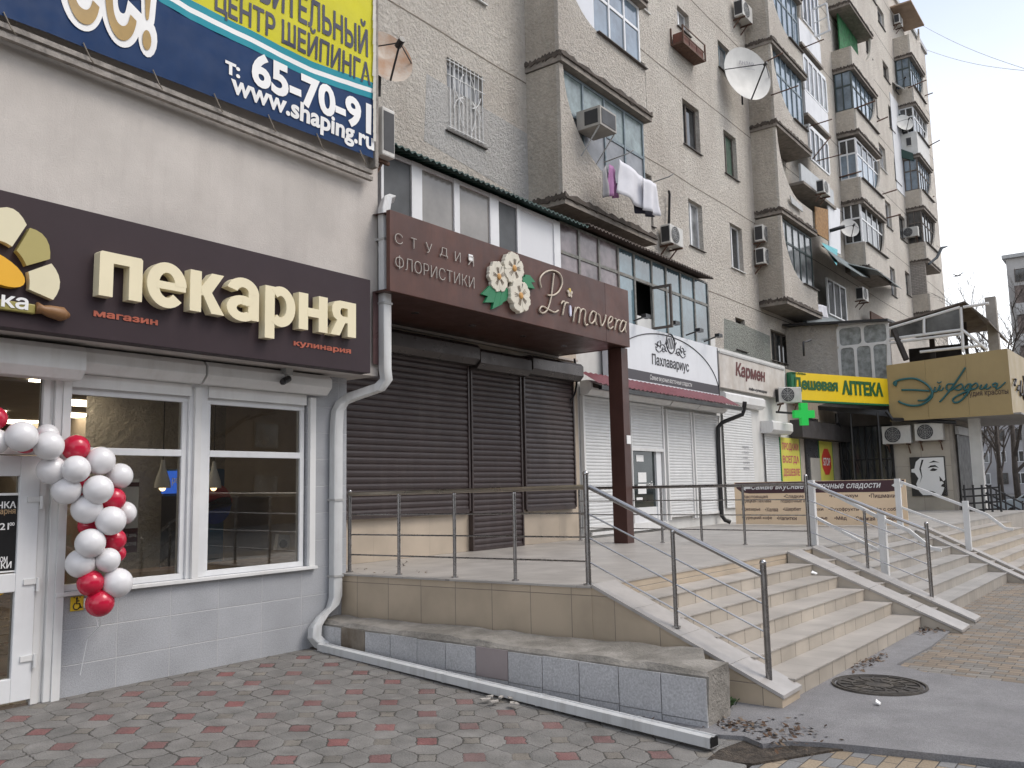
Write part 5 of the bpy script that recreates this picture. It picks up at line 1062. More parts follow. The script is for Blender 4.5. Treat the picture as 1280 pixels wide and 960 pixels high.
apt = thing('apartment_building', 'tall weathered panel apartment block with pebble dashed walls, glazed balconies and many rusty clothes poles', 'building', (30, YA, 0))
XE = 58.2; ZR = 28.9
def XA(px, py, Y=YA): return oY(px, py, Y).x
def ZA(px, py, Y=YA): return oY(px, py, Y).z
WIN = []   # x0, x1, z0, z1, frame, pane, style
def addw(x0, y0, x1, y1, fr, pa, n=2, dx=0): a, b, c, d = RY(x0, y0, x1, y1, YA); WIN.append((a, b, c, d, fr, pa, n))
addw(558.2, 70.3, 605, 183.6, white_pvc, win_pale, 3)
addw(852.5, 121.9, 876, 193, fr_brown, win_dark, 2); addw(860, 247.5, 880, 314, white_pvc, win_pale, 2); addw(896.8, 48.8, 913, 96, fr_blue, win_pale, 2)
addw(904, 161, 922.5, 226, fr_brown, win_green, 2); addw(911.8, 277.5, 930, 340.5, white_pvc, win_dark, 2); addw(846, 5.6, 862, 45, white_pvc, win_pale, 2); addw(846, -118, 866, -60, white_pvc, win_pale, 2)
addw(919, 396, 933, 439, fr_brown, win_dark, 2); addw(963, 411, 992, 457, fr_brown, win_dark, 3)
addw(798, 74, 809, 143, fr_brown, win_dark, 1); addw(797, -60, 810, 16, white_pvc, win_dark, 1); addw(802, 213, 817, 283, white_pvc, win_dark, 1)
addw(553, -150, 605, 4, white_pvc, win_pale, 3)
for q in ((1106, 249, 1115.5, 288), (1123, 266, 1133.5, 304), (1117, 197, 1126, 232), (1098, 177, 1108.5, 217), (1096, 4, 1106, 39), (1103, 74, 1112, 105), (1112, 332, 1121, 372), (1131, 338, 1139, 371), (1088, 107, 1098, 148), (1081, 38, 1090, 74), (1110, 130, 1118, 166), (1085, -30, 1095, 6)):
    addw(*q, fr_brown if q[0] % 2 else white_pvc, win_pale if q[0] % 3 == 0 else win_dark, 1)
m = MB(); m.wall(5, XE, 0, ZR, [w_[:4] for w_ in WIN], YA, .2)
m.quad((XE, YA, 0), (XE, 24, 0), (XE, 24, ZR), (XE, YA, ZR)); m.quad((5, YA, ZR), (XE, YA, ZR), (XE, 24, ZR), (5, 24, ZR)); m.quad((5, 24, 0), (5, 24, ZR), (XE, 24, ZR), (XE, 24, 0)); m.quad((5, YA, 9.5), (5, YA, ZR), (5, 24, ZR), (5, 24, 9.5))
m.build('wall', stucco, apt)
m = MB(); m.box(5, XE+.15, YA-.12, YA+.3, ZR-.02, ZR+.25); m.build('parapet_cap', grey_metal, apt)
for i, (a, b, c, d, fr, pa, n) in enumerate(WIN):
    m = MB(); t = .05; yf = YA+.13
    m.box(a, b, yf, yf+.06, c, c+t); m.box(a, b, yf, yf+.06, d-t, d); m.box(a, a+t, yf, yf+.06, c+t, d-t); m.box(b-t, b, yf, yf+.06, c+t, d-t)
    for k_ in range(1, n): x = a+(b-a)*(k_/n if n != 2 else .42); m.box(x-t*.7, x+t*.7, yf-.005, yf+.06, c+t, d-t)
    wo = m.build('window', fr, apt)
    m = MB(); m.box(a+t, b-t, yf+.03, yf+.04, c+t, d-t); m.build('pane', pa, wo)
    m = MB(); m.prism([(a-.06, YA-.06, c-.03), (a-.06, YA+.13, c+.015), (a-.06, YA+.13, c-.03), (a-.06, YA-.06, c-.05)], (b-a+.12, 0, 0)); m.build('sill', white_metal if (fr is white_pvc and i % 2) else sill_m, wo)
for k_ in range(-1, 8):   # panel joints
    z = L0-.28+ST*k_
    if z < 5: continue
    m = MB(); random.seed(k_); n = 60
    pts = [(5+(XE-5)*i/n, z+random.uniform(-.012, .012)) for i in range(n+1)]
    m.prism([(x, YA-.006, zz-.014) for x, zz in pts]+[(x, YA-.006, zz+.012) for x, zz in reversed(pts)], (0, .004, 0)); m.build('panel_joint', seam_m, apt)
for poly, mt in (([(533, 92), (660, 168), (664, 232), (660, 252), (530, 176)], mk_stucco('grey_patch_render', (.68, .665, .64), (.52, .50, .47))), ([(934, 408), (962, 420), (965, 462), (905, 448), (905, 398)], mk_stucco('greenish_patch_render', (.38, .40, .36), (.27, .27, .24)))):
    m = MB(); P = [oY(x, y, YA) for x, y in poly]; m.prism([(p.x, YA-.004, p.z) for p in P], (0, .003, 0)); m.build('wall_patch', mt, apt)
# window bars of the nearest window
a, b, c, d = WIN[0][:4]; m = MB()
for i in range(9): x = a+(b-a)*(i+.5)/9; m.tube([(x, YA-.03, c+.02), (x, YA-.03, d-.02)], .009, 5)
for z in (c+.05, d-.08, (c+d)/2+.35): m.tube([(a-.02, YA-.03, z), (b+.02, YA-.03, z)], .012, 5)
for s_ in (-1, 1):
    xc = (a+b)/2
    for zz, dr_ in ((c+.45, 1), (d-.5, -1)): m.tube([(xc+s_*(.10+.30*(1-i/16)*abs(cos(i*.35))), YA-.045, zz+dr_*.30*sin(i*.35)) for i in range(16)], .009, 4)
m.build('window_bars', white_metal, apt)
# ------------------------------------------------------------------ balconies
felt_m = mk('ragged_felt_edge', (.105, .085, .07), .9, var=.35, vs=6)
siding_m = mk('white_lining_sheet', (.62, .64, .68), .45, var=.04, streak=.1)
def balcony(X0, X1, Lz, curve, fr=None, pane=None, par=stucco, side=stucco_d, nm=6, h=1.0, glaze=True, cw=None, top=None, tr=.62, pane_top=None, hgt=None, full_left=None, siding=0):
    H = (hgt or ST)-.16; zt = Lz+H; cw = cw or (X1-X0)*.62; yb = YBAL
    full = (curve == 'L') if full_left is None else full_left
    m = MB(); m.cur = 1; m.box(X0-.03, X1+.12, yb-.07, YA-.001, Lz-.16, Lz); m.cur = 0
    N_ = 14
    if curve == 'L':
        cv = [(X0+cw-(cw-.14)*cos(radians(90*i/N_)), zt-(H-h)*sin(radians(90*i/N_))) for i in range(N_+1)]; pts = [(X0, Lz), (X1, Lz), (X1, Lz+h)]+cv[::-1]+[(X0, zt)]
    elif curve == 'R':
        cv = [(X1-cw+(cw-.06)*cos(radians(90*i/N_)), zt-(H-h)*sin(radians(90*i/N_))) for i in range(N_+1)]; pts = [(X0, Lz), (X1, Lz), (X1, zt)]+cv+[(X0, Lz+h)]
    else: pts = [(X0, Lz), (X1, Lz), (X1, Lz+h), (X0, Lz+h)]
    m.prism([(x, yb, z+.001) for x, z in pts], (0, .09, 0)); m.cur = 2
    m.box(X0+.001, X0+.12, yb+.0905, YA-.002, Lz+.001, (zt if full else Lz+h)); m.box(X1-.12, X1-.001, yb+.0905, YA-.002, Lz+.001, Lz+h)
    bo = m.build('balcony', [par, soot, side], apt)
    m = MB(); random.seed(int(Lz*100+X0)); n = 26   # ragged felt and tin edge along the slab
    def ragged(p0, p1, outv):
        p0, p1, outv = Vector(p0), Vector(p1), Vector(outv); up = Vector((0, 0, 1)); lo_, hi_ = [], []
        for i in range(n+1): p = p0.lerp(p1, i/n); lo_.append(p-up*(.015+random.uniform(0, .07))); hi_.append(p+up*(.045+random.uniform(-.03, .05)))
        m.prism(lo_+hi_[::-1], outv)
    ragged((X0-.05, yb-.075, Lz), (X1+.12, yb-.075, Lz), (0, -.02, 0)); ragged((X0-.035, yb-.08, Lz), (X0-.035, YA-.01, Lz), (-.02, 0, 0))
    m.box(X0-.03, X1+.12, yb-.11, yb-.071, Lz-.05, Lz-.02)
    m.build('slab_flashing', felt_m, bo)
    if not glaze: return bo
    yg = yb+.10; f = MB(); p = MB(); p2 = MB(); t = .035; zz = Lz+h; ztr = zz+(zt-zz)*tr
    def light(xa, xb, za, zb, top_): (p2 if top_ and pane_top else p).box(xa, xb, yg+.02, yg+.03, za, zb)
    f.box(X0+.12, X1, yg, yg+.06, Lz+h*.15 if curve in 'L' else zz, (Lz+h*.15 if curve in 'L' else zz)+.05) if False else None
    f.box(X0+.12, X1, yg, yg+.06, zt-.06, zt); f.box(X0+.12, X1, yg, yg+.06, ztr-t, ztr+t); f.box(X0+.1, X1, yg-.0, yg+.06, zz-.0, zz+.05)
    for i in range(nm+1):
        x = X0+.14+(X1-X0-.2)*i/nm; f.box(x-t*.8, x+t*.8, yg-.01, yg+.055, zz+.05, zt-.06)
        if i < nm: x2 = X0+.14+(X1-X0-.2)*(i+1)/nm; light(x+t*.8, x2-t*.8, zz+.05, ztr-t, False); light(x+t*.8, x2-t*.8, ztr+t, zt-.06, True)
    if not full:
        xg = X0+.02; y0, y1 = yb+.1, YA-.05
        f.box(xg, xg+.06, y0, y1, zt-.06, zt); f.box(xg, xg+.06, y0, y1, ztr-t, ztr+t); f.box(xg, xg+.06, y0, y1, zz, zz+.05)
        for y in (y0, (y0+y1)/2, y1-.05): f.box(xg-.005, xg+.055, y, y+.05, zz, zt-.06)
        (p2 if pane_top else p).box(xg+.025, xg+.035, y0+.05, y1-.05, ztr+t, zt-.06); p.box(xg+.025, xg+.035, y0+.05, y1-.05, zz+.05, ztr-t)
    if siding:
        x2 = X0+.14+(X1-X0-.2)*siding/nm; q = MB(); q.box(X0+.13, x2, yg-.02, yg-.011, zz-.6, zt-.06); q.build('siding', siding_m, bo)
    f.build('glazing_frame', fr, bo); p.build('pane', pane, bo)
    if p2.v: p2.build('pane', pane_top, bo)
    m = MB(); m.box(X0+.15, X1+.02, yb-.10, yb-.001, zz-.02, zz+.0) if curve != 'L' else m.box(X0+cw*.9, X1+.02, yb-.08, yb-.001, Lz+h-.02, Lz+h); m.build('drip_sheet', sill_m, bo)
    return bo
C1, C1b = 13.98, oY(809, 156, 9.15).x
C2, C2b = 26.68, oY(1011, 196, 9.15).x
C3, C3b = 36.8, oY(1094, 122, 9.15).x
C4, C4b = 49.1, min(56.5, oY(1154, 97, 9.15).x)
lz = lambda k_: L0+ST*k_
balcony(C1, C1b, lz(0)+.0, 'L', fr_blue, mk('grey_board_pane', (.24, .25, .27), .35, var=.25, vs=2), nm=4, h=.85, pane_top=mk('teal_top_pane', (.25, .31, .31), .2, var=.3, vs=3), hgt=3.0, tr=.55)
balcony(C1, C1b, lz(1)+.10, 'L', white_pvc, win_blue, nm=5, h=1.15, cw=1.7, siding=2)
balcony(C1, C1b, lz(2)+.10, 'L', white_pvc, win_blue, nm=4, h=1.1)
balcony(C2, C2b, lz(0), 'L', fr_dark, win_pale, nm=5, h=.85)
balcony(C2, C2b, lz(1)+.05, 'L', glaze=False, h=.75)
balcony(C2, C2b, lz(2)+.06, 'L', fr_blue, win_blue, nm=6, h=.75); balcony(C2, C2b, lz(3), 'L', fr_blue, win_blue, nm=6, h=.85); balcony(C2, C2b, lz(4), 'L', fr_blue, win_blue, nm=6)
balcony(C3, C3b, lz(1)+.15, 'R', white_pvc, win_dark, nm=4, h=1.05, cw=1.2); balcony(C3, C3b, lz(2)+.08, 'R', white_pvc, win_blue, nm=4, cw=1.6, pane_top=win_dark); balcony(C3, C3b, lz(3)+.2, 'R', fr_dark, win_blue, nm=5, cw=2.2)
balcony(C3, C3b, lz(4)+.16, 'R', glaze=False, h=.9, cw=2.6); balcony(C3, C3b, lz(5)+.16, 'R', glaze=False, h=.9); balcony(C3, C3b, lz(6), 'R', glaze=False, h=.9)
balcony(C4, C4b, lz(3), 'R', fr_brown, win_blue, nm=5, cw=1.8); balcony(C4, C4b, lz(4), 'R', white_pvc, win_dark, nm=4, h=1.3, par=white_wall, side=white_wall); balcony(C4, C4b, lz(5), 'R', fr_dark, win_blue, nm=5, cw=1.5); balcony(C4, C4b, lz(6)-.1, 'R', glaze=False, h=1.15, cw=3)
balcony(C4, C4b, lz(2), 'R', fr_brown, win_dark, nm=4); bb = balcony(C4, C4b, lz(1)+.1, 'N', glaze=False, h=1.0)
m = MB(); m.box(C4-.0, C4+.10, YBAL+.1, YA, lz(1)+1.1, lz(2)-.16); m.build('brick_infill', mk_tiles('grey_brick_infill', (.33, .30, .27), (1, 2), (.26, .09), gap=.02, grout=(.18, .16, .14), rough=.9, stag=.5), bb)
m = MB(); m.box(C4-.05, C4b+.2, YBAL-.25, YA-.002, lz(7)-.05, lz(7)+.02); m.build('tan_canopy', mk('tan_canopy_sheet', (.42, .30, .21), .6, var=.15), bb)
m = MB(); m.box(C3+.4, C3b-.2, YA-.3, YA-.25, lz(4)+.4, lz(5)); m.build('green_curtain', mk('green_cloth', (.02, .16, .05), .8, var=.3, vs=4), bb)
# second flat's white panelled loggias beside the second balcony column
def ypoly(px_list, Y, th, mat, name, parent, dy=0):
    m = MB(); P = [oY(x, y, Y) for x, y in px_list]; m.prism([(p.x, Y+dy, p.z) for p in P], (0, th, 0)); return m.build(name, mat, parent)
whp = mk('white_siding', (.66, .67, .69), .5, var=.05, streak=.2, ss=5)
def slope_rect(xl, yt, yb, xr, Y=9.3):   # rectangle on the plane whose left side spans yt..yb
    a, b = oY(xl, yt, Y), oY(xl, yb, Y); xr_ = oY(xr, yb+(xr-xl), Y).x; return a.x, xr_, b.z, a.z
for (xl, yt, yb, xr, mt) in ((997.5, 22, 50, 1026, whp), (1005, 112, 139, 1036, whp), (1000, 204, 225, 1043, mk('pale_grey_sheet', (.45, .47, .48), .5, var=.1, streak=.3))):
    a, b, c, d = slope_rect(xl, yt, yb, xr); m = MB(); m.box(a, b, 9.28, 9.36, c, d); m.cur = 1; m.box(a, b+.05, 9.22, YA-.002, c-.1, c-.001); lo_ = m.build('loggia_parapet', [mt, soot], apt)
for (xl, yt, yb, xr, n) in ((1003, 67, 109, 1034, 5), (1011, 157, 197, 1037, 4), (1000, -30, 20, 1024, 4)):
    a, b, c, d = slope_rect(xl, yt, yb, xr, 9.34); f = MB(); p = MB(); f.box(a, b, 9.32, 9.38, c, c+.06); f.box(a, b, 9.32, 9.38, d-.07, d)
    f.box(a, b, 9.32, YA-.002, d, d+.08)
    for i in range(n+1):
        x = a+(b-a)*i/n; f.box(x-.05, x+.05, 9.31, 9.38, c+.06, d-.07)
        if i < n: p.box(x+.05, a+(b-a)*(i+1)/n-.05, 9.345, 9.355, c+.06, d-.07)
    wo = f.build('loggia_glazing', white_pvc, apt); p.build('pane', win_dark if n == 4 else win_pale, wo)
a = oY(1015, 12, 9.2); m = MB(); q = [oX(x, y, a.x) for x, y in ((1016, 12), (1033, 4), (1037, 38), (1019, 46))]
for i in range(4): m.tube([q[i], q[(i+1) % 4]], .04, 4)
m.tube([(q[0]+q[3])/2, (q[1]+q[2])/2], .02, 4); m.build('open_casement', white_pvc, apt)
ypoly([(1019, 258), (1035, 262), (1036, 301), (1020, 291)], 9.25, .03, mk('chipboard_sheet', (.36, .20, .08), .8, var=.3, vs=8), 'chipboard_panel', apt)
ypoly([(1035, 252), (1050, 262), (1051, 318), (1037, 312)], 9.3, .05, whp, 'white_panel', apt)
ypoly([(988, 244), (1003, 258), (1004, 265), (990, 254)], 9.05, .03, grey_metal, 'balcony_panel', apt)
# cyan edged awning and tin roofs below the third column
m = MB(); A0 = oY(1027, 305, 8.9); m.quad(oY(1027, 303, 9.3), oY(1047, 312, 9.3), oY(1046, 332, 8.3), oY(1030, 308, 8.3)); m.build('cyan_awning', mk('cyan_sheet', (.06, .38, .42), .5, var=.2), apt)
m = MB(); m.prism([oY(1027, 308, 9.9), oY(1092, 349, 9.9), oY(1077, 345, 8.4), oY(1048, 327, 8.4), oY(1030, 309, 8.4)], (0, 0, .04)); m.prism([oY(1065, 345, 9.9), oY(1125, 360, 9.9), oY(1127, 362, 8.5), oY(1096, 338, 8.5), oY(1060, 330, 8.9)], (0, 0, .04)); m.build('tin_roof', mk('teal_grey_tin', (.12, .15, .15), .5, var=.3, vs=3), apt)
def glz(name, xl, xr, z0, z1, Y, n, fr, pa, nrow=(1,), parent=None, t=.05):
    f = MB(); p = MB(); f.box(xl, xr, Y, Y+.07, z0, z0+t); f.box(xl, xr, Y, Y+.07, z1-t, z1)
    zs = [z0+t]+[z0+(z1-z0)*r_ for r_ in nrow if r_ < 1]+[z1-t]
    for zz in zs[1:-1]: f.box(xl, xr, Y+.003, Y+.067, zz-t*.6, zz+t*.6)
    for i in range(n+1): x = xl+(xr-xl)*i/n; f.box(x-t*.7, x+t*.7, Y-.004, Y+.066, z0+t, z1-t)
    for i in range(n):
        for za, zb in zip(zs, zs[1:]): p.box(xl+(xr-xl)*i/n+t*.7, xl+(xr-xl)*(i+1)/n-t*.7, Y+.03, Y+.04, za+t*.3, zb-t*.3)
    o = f.build(name, fr, parent)
    if parent is None: tag(o)
    p.build('pane', pa, o); return o
a, b = oY(1034, 345, 9.5).x, oY(1058, 380, 9.5).x; glz('loggia_glazing', a, b, 7.9, 9.3, 9.5, 3, white_pvc, win_dark, parent=apt); m = MB(); m.box(a-2.5, b+3.5, 9.56, 9.7, 6.6, 7.9); m.build('loggia_parapet', mk('pale_blue_panel', (.34, .38, .39), .7, var=.15, streak=.3), apt)
m = MB(); a, b = oY(1088, 380, 9.6).x, oY(1110, 380, 9.6).x; m.box(a, b, 9.6, 9.66, 6.6, 9.0); m.build('rusty_panel', rust, apt)
m = MB(); m.box(oY(1117, 180, 9.98).x, oY(1131, 180, 9.98).x, 9.97, 9.999, lz(3)+.7, lz(5)+.2); m.build('white_insulated_patch', whp, apt)
for x, y in ((1128, 155), (1131, 199)):
    c = oY(x, y, 9.9); m = MB(); m.prism([c+Vector((-.4, .1, .5)), c+Vector((-.4, -.5, .1)), c+Vector((-.4, -.5, -.3)), c+Vector((-.4, .1, 0))], (1.3, 0, 0)); m.build('window_hood', mk('dark_green_hood', (.02, .06, .05), .5), apt)
# ------------------------------------------------------------------ first floor glazed galleries over the shops
gw = thing('white_gallery', 'white framed glazed balcony with a green corrugated roof above the rusty canopy', 'balcony', (10.5, YF, 4.3))
gz0, gz1 = 4.35, 6.48; f = MB(); X8 = lambda px_, py_=250: oY(px_, py_, YF).x
xw = [X8(478, 230), X8(513, 230), X8(526, 235), X8(566, 250), X8(573, 255), X8(611, 270), X8(622, 275), X8(645, 285), X8(649, 288), X8(691, 300), X8(699, 305)]
m = MB()
for a, b in ((xw[0]-.05, xw[0]), (xw[1], xw[2]), (xw[3], xw[4]), (xw[5], xw[6]), (xw[7], xw[8]), (xw[9], xw[10])): m.box(a, b, YF-.03, YF+.05, gz0, gz1)
m.box(xw[0], xw[10], YF-.02, YF+.04, gz1-.07, gz1-.001); m.box(xw[0], xw[1], YF-.02, YF+.04, 5.45, 5.52); m.box(xw[6], xw[7], YF-.02, YF+.04, 5.45, 5.52)
m.build('frame', white_pvc, gw, bevel=.004)
msh = mk('dark_mesh_screen', (.075, .08, .085), .5, var=.2, vs=2)
for i in (0, 6): m = MB(); m.box(xw[i], xw[i+1], YF+.0, YF+.012, gz0, gz1-.07); m.build('insect_screen', msh, gw)
bln = mk('pane_with_grey_blind', (.29, .275, .255), .14, var=.25, vs=.8, spec=.7)
for i in (2, 4): m = MB(); m.box(xw[i], xw[i+1], YF, YF+.012, gz0, gz1-.07); m.build('pane', bln, gw)
m = MB(); m.box(xw[8], xw[9], YF-.005, YF+.02, gz0, gz1-.07); m.build('white_panel', mk('white_sandwich_panel', (.66, .67, .69), .4, var=.02), gw)
def corr_roof(name, x0, x1, y0, z0, y1, z1, mat, parent, p=.13, th=.02):
    n = int((x1-x0)/p*6); m = MB()
    for i in range(n+1):
        x = x0+(x1-x0)*i/n; dz = .02*sin(2*pi*(x-x0)/p); m.v += [Vector((x, y0, z0+dz)), Vector((x, y1, z1+dz)), Vector((x, y0, z0+dz-th)), Vector((x, y1, z1+dz-th))]
    for i in range(n): a = 4*i; m.f += [(a, a+4, a+5, a+1), (a+2, a+3, a+7, a+6), (a, a+2, a+6, a+4)]; m.m += [0, 0, 0]
    return m.build(name, mat, parent)
corr_roof('roof', 6.95, oY(735, 285, 8.2).x, 8.18, 6.50, YA, 6.95, mk('dark_green_sheet', (.018, .055, .045), .4, var=.2), gw)
gi = thing('iron_gallery', 'old iron framed glazed balcony with mauve curtains on the left and bluish panes beside', 'balcony', (16.5, YF, 4.9))
XB = [X8(px_, py_) for px_, py_ in ((699, 300), (724, 310), (749, 320), (773, 328), (793, 335), (815, 343), (832.8, 350), (851, 357), (868, 365), (885, 372))]
f = MB(); ztr = 5.95; z0_, z1_ = 4.95, 6.52; t = .03; opn = 4
curt = mk('mauve_curtain_pane', (.25, .205, .215), .18, var=.35, vs=2.2, spec=.6); bl_p = mk('painted_reflection_pane', (.13, .21, .25), .06, var=.5, vs=.7, spec=.9, coat=.4)  # the sky's blue reflection is put into the second pane colour
pc = MB(); pb = MB()
f.box(XB[0], XB[-1], YF-.0, YF+.05, z1_-.04, z1_); f.box(XB[0], XB[-1], YF, YF+.05, ztr-t, ztr+t); f.box(XB[0], XB[-1], YF, YF+.05, z0_-.05, z0_)
for i, x in enumerate(XB):
    f.box(x-t, x+t, YF-.005, YF+.045, z0_-.05, z1_-.04)
    if i < len(XB)-1:
        tgt = pc if i < 3 else pb
        tgt.box(x+t, XB[i+1]-t, YF+.02, YF+.03, ztr+t, z1_-.04)
        if i != opn: tgt.box(x+t, XB[i+1]-t, YF+.02, YF+.03, z0_, ztr-t)
f.build('frame', mk('old_iron_frame', (.22, .22, .20), .6, var=.3, vs=8, streak=.4, dirt=(.16, .09, .05)), gi); pc.build('pane', curt, gi); pb.build('pane', bl_p, gi)
m = MB(); x = XB[opn+1]-.05; m.box(x, x+.05, YF-.45, YF-.0, z0_+.02, z0_+.07); m.box(x, x+.05, YF-.45, YF, ztr-.1, ztr-.05); m.box(x, x+.05, YF-.45, YF-.4, z0_+.07, ztr-.1); m.build('open_casement', fr_brown, gi)
m = MB(); m.box(XB[0], XB[-1], YF+.5, YF+.55, 4.6, 6.5); m.build('dark_inside', dark_void, gi)
m = MB(); m.box(XB[0], XB[-1]+.02, YF+.01, YF+.1, 4.3, z0_-.05); m.box(XB[-1]-.03, XB[-1]+.04, YF+.051, YA, 4.3, 6.5); m.build('parapet', fr_brown, gi)
corr_roof('roof', oY(735, 285, 8.2).x, oY(891, 345, 8.2).x, 8.18, 6.56, YA, 6.95, mk('brown_rusty_sheet', (.10, .075, .06), .7, var=.3), gi)
m = MB(); m.box(6.95, 29.4, YF+.1, YA+.1, 4.93, 4.98); tag(m.build('shop_roof', mk('roofing_felt', (.09, .09, .09), .95, var=.3)), 'flat felt roof strip over the ground floor shops at the foot of the block', 'roof')
# stucco block and curtained veranda above the pharmacy
vr = thing('corner_veranda', 'stucco walled veranda with rounded white metal window frames and net curtains above the yellow sign', 'balcony', (28, 8.2, 4.9))
m = MB(); m.box(SX-.03, SX+.12, 8.265, YA-.002, 4.6, 6.95); m.build('wall', stucco, vr)
vy0, vy1 = 8.26, PX_(1111, 430).y; vz = lambda px_, py_: PX_(px_, py_).z
f = MB(); p = MB(); zb_, zm_, zt_ = 4.9, vz(1080, 431), vz(1047, 410)
f.box(SX-.03, SX+.05, vy1, vy0, zb_-.06, zb_); f.box(SX-.03, SX+.05, vy1, vy0, zm_-.04, zm_+.04); f.box(SX-.03, SX+.05, vy1, vy0, zt_-.04, zt_+.04)
for n_, za, zc_ in ((2, zm_+.04, zt_-.04), (3, zb_, zm_-.04)):
    for i in range(n_+1): y = vy0+(vy1-vy0)*i/n_; f.box(SX-.035, SX+.045, y-.045, y+.045, za, zc_)
    for i in range(n_):
        ya_, yb2 = vy0+(vy1-vy0)*i/n_-.045, vy0+(vy1-vy0)*(i+1)/n_+.045
        for (yy, zz, sy, sz) in ((ya_, za, -1, 1), (ya_, zc_, -1, -1), (yb2, za, 1, 1), (yb2, zc_, 1, -1)): f.prism([(SX-.03, yy, zz), (SX-.03, yy+sy*.1, zz), (SX-.03, yy+sy*.03, zz+sz*.03), (SX-.03, yy, zz+sz*.1)], (.07, 0, 0))
        p.box(SX+.0, SX+.01, yb2, ya_, za, zc_)
f.build('window_frame', white_metal, vr); p.build('curtained_pane', mk('net_curtain_pane', (.33, .36, .36), .2, var=.35, vs=5, spec=.7), vr)
m = MB(); m.prism([(SX-.35, YA-.01, 6.98), (SX-.35, vy1-.1, 6.72), (SX+1.5, vy1-.1, 6.78), (SX+1.5, YA-.01, 7.1)], (0, 0, .07)); m.build('roof', black_metal, vr)
# open roof terrace frame over the salon box
tf = thing('terrace_shelter', 'white metal roof terrace frame with smoked panes and rusty roof over the tan sign', 'shelter', (31, 5, 5.3))
m = MB(); Q = lambda x, y: PX_(x, y)
for a_, b_ in (((1110, 411), (1200, 384)), ((1110, 424), (1203, 412)), ((1110, 429), (1203, 417)), ((1110, 410), (1110, 458)), ((1155, 397), (1155, 417)), ((1201, 384), (1204, 440)), ((1204, 413), (1234, 437)), ((1204, 384), (1236, 379)), ((1150, 440), (1226, 432))): m.tube([Q(*a_), Q(*b_)], .045, 6)
m.build('frame', white_metal, tf)
m = MB(); m.prism([Q(*c) for c in ((1113, 412), (1153, 399), (1153, 416), (1113, 423))], (.02, 0, 0)); m.prism([Q(*c) for c in ((1158, 397), (1200, 386), (1201, 411), (1158, 416))], (.02, 0, 0)); m.build('pane', mk('smoked_plastic_pane', (.10, .10, .095), .15, var=.5, vs=1.2), tf)
m = MB(); a_, b_, c_ = Q(1108, 408), Q(1206, 378), Q(1236, 402)
m.prism([a_, b_, b_+Vector((5, 0, -.2)), a_+Vector((5, 0, .2))], (0, 0, .05)); m.prism([b_, c_+Vector((0, 0, 0)), c_+Vector((5, 0, -.2)), b_+Vector((5, 0, -.2))], (0, 0, .05)); m.build('roof', mk('rusty_roof_sheet', (.16, .13, .11), .7, var=.35, vs=2), tf)
m = MB(); m.tube([Q(1117, 412), Q(1133, 450)], .09, 6); tmb = mk('dark_terrace_timber', (.06, .05, .045), .7, var=.3); m.build('inner_post', tmb, tf)
for q_ in ((SX+1.2, SX+1.3, 5.6, 5.75, 5.3, 6.6), (SX+1.6, SX+1.7, 4.7, 4.8, 5.3, 6.7)): m = MB(); m.box(*q_); m.build('inner_post', tmb, tf)
m = MB(); m.box(SX+2.2, SX+2.3, 5.0, 6.6, 5.3, 6.1); m.build('inner_screen', tmb, tf)
pcn = MB(); a_ = oX(1238, 372, 31); b_ = oX(1242, 445, 31); pcn.box(31-.15, 31+.15, a_.y-.15, a_.y+.15, 4.5, a_.z); tag(pcn.build('concrete_pole', mk('concrete_pole', (.40, .37, .33), .9, var=.2)), 'pale square concrete pole behind the tan sign box', 'pole')
# ------------------------------------------------------------------ wall hung things
def make_ac(label, loc, rz=0, s=1.0, hung='front'):
    """front faces -Y before turning; loc is the lower back centre"""
    t = thing('air_conditioner', label, 'air conditioner', loc, 'outdoor air conditioner units'); t.rotation_euler.z = rz
    w_, d_, h_ = .80*s, .30*s, .58*s; o = Vector(loc)
    m = MB(); m.box(o.x-w_/2, o.x+w_/2, o.y-d_-.08, o.y-.08, o.z+.05, o.z+h_); m.build('casing', ac_case, t, bevel=.02)
    m = MB(); cx, cz = o.x-w_*.12, o.z+.05+h_*.46; yf = o.y-d_-.084
    m.prism([(cx+.23*s*cos(a_), yf+.004, cz+.23*s*sin(a_)) for a_ in [i*2*pi/24 for i in range(24)]], (0, -.004, 0)); m.build('fan', ac_dark, t)
    m = MB()
    for r_ in (.08, .13, .18, .23): m.tube([(cx+r_*s*cos(a_), yf-.008, cz+r_*s*sin(a_)) for a_ in [i*2*pi/20 for i in range(21)]], .006, 4, False)
    for k_ in range(4): m.tube([(cx+.23*s*cos(k_*pi/4), yf-.008, cz+.23*s*sin(k_*pi/4)), (cx-.23*s*cos(k_*pi/4), yf-.008, cz-.23*s*sin(k_*pi/4))], .005, 4)
    m.build('fan_guard', grey_metal, t)
    m = MB(); m.box(o.x-w_/2-.004, o.x-w_/2-.001, o.y-d_-.05, o.y-.11, o.z+.1*s, o.z+h_-.05); m.build('side_grille', ac_dark, t)
    m = MB()
    for x in (-w_*.35, w_*.35): m.box(o.x+x-.02, o.x+x+.02, o.y-d_-.1, o.y, o.z+.0, o.z+.045); m.prism([(o.x+x-.015, o.y, o.z-.25*s), (o.x+x-.015, o.y-d_*.8, o.z), (o.x+x-.015, o.y-d_*.8+.04, o.z), (o.x+x-.015, o.y, o.z-.2*s)], (.03, 0, 0))
    m.build('bracket', rust, t); return t
ac_case = mk('ac_white_casing', (.58, .57, .54), .45, var=.1, streak=.3, ss=9, dirt=(.33, .28, .22)); ac_dark = mk('ac_dark_grille', (.03, .03, .033), .5, var=.2)
def ac_front(px_, py_, Y, label, s=1.0): c = oY(px_, py_, Y); return make_ac(label, c, 0, s)
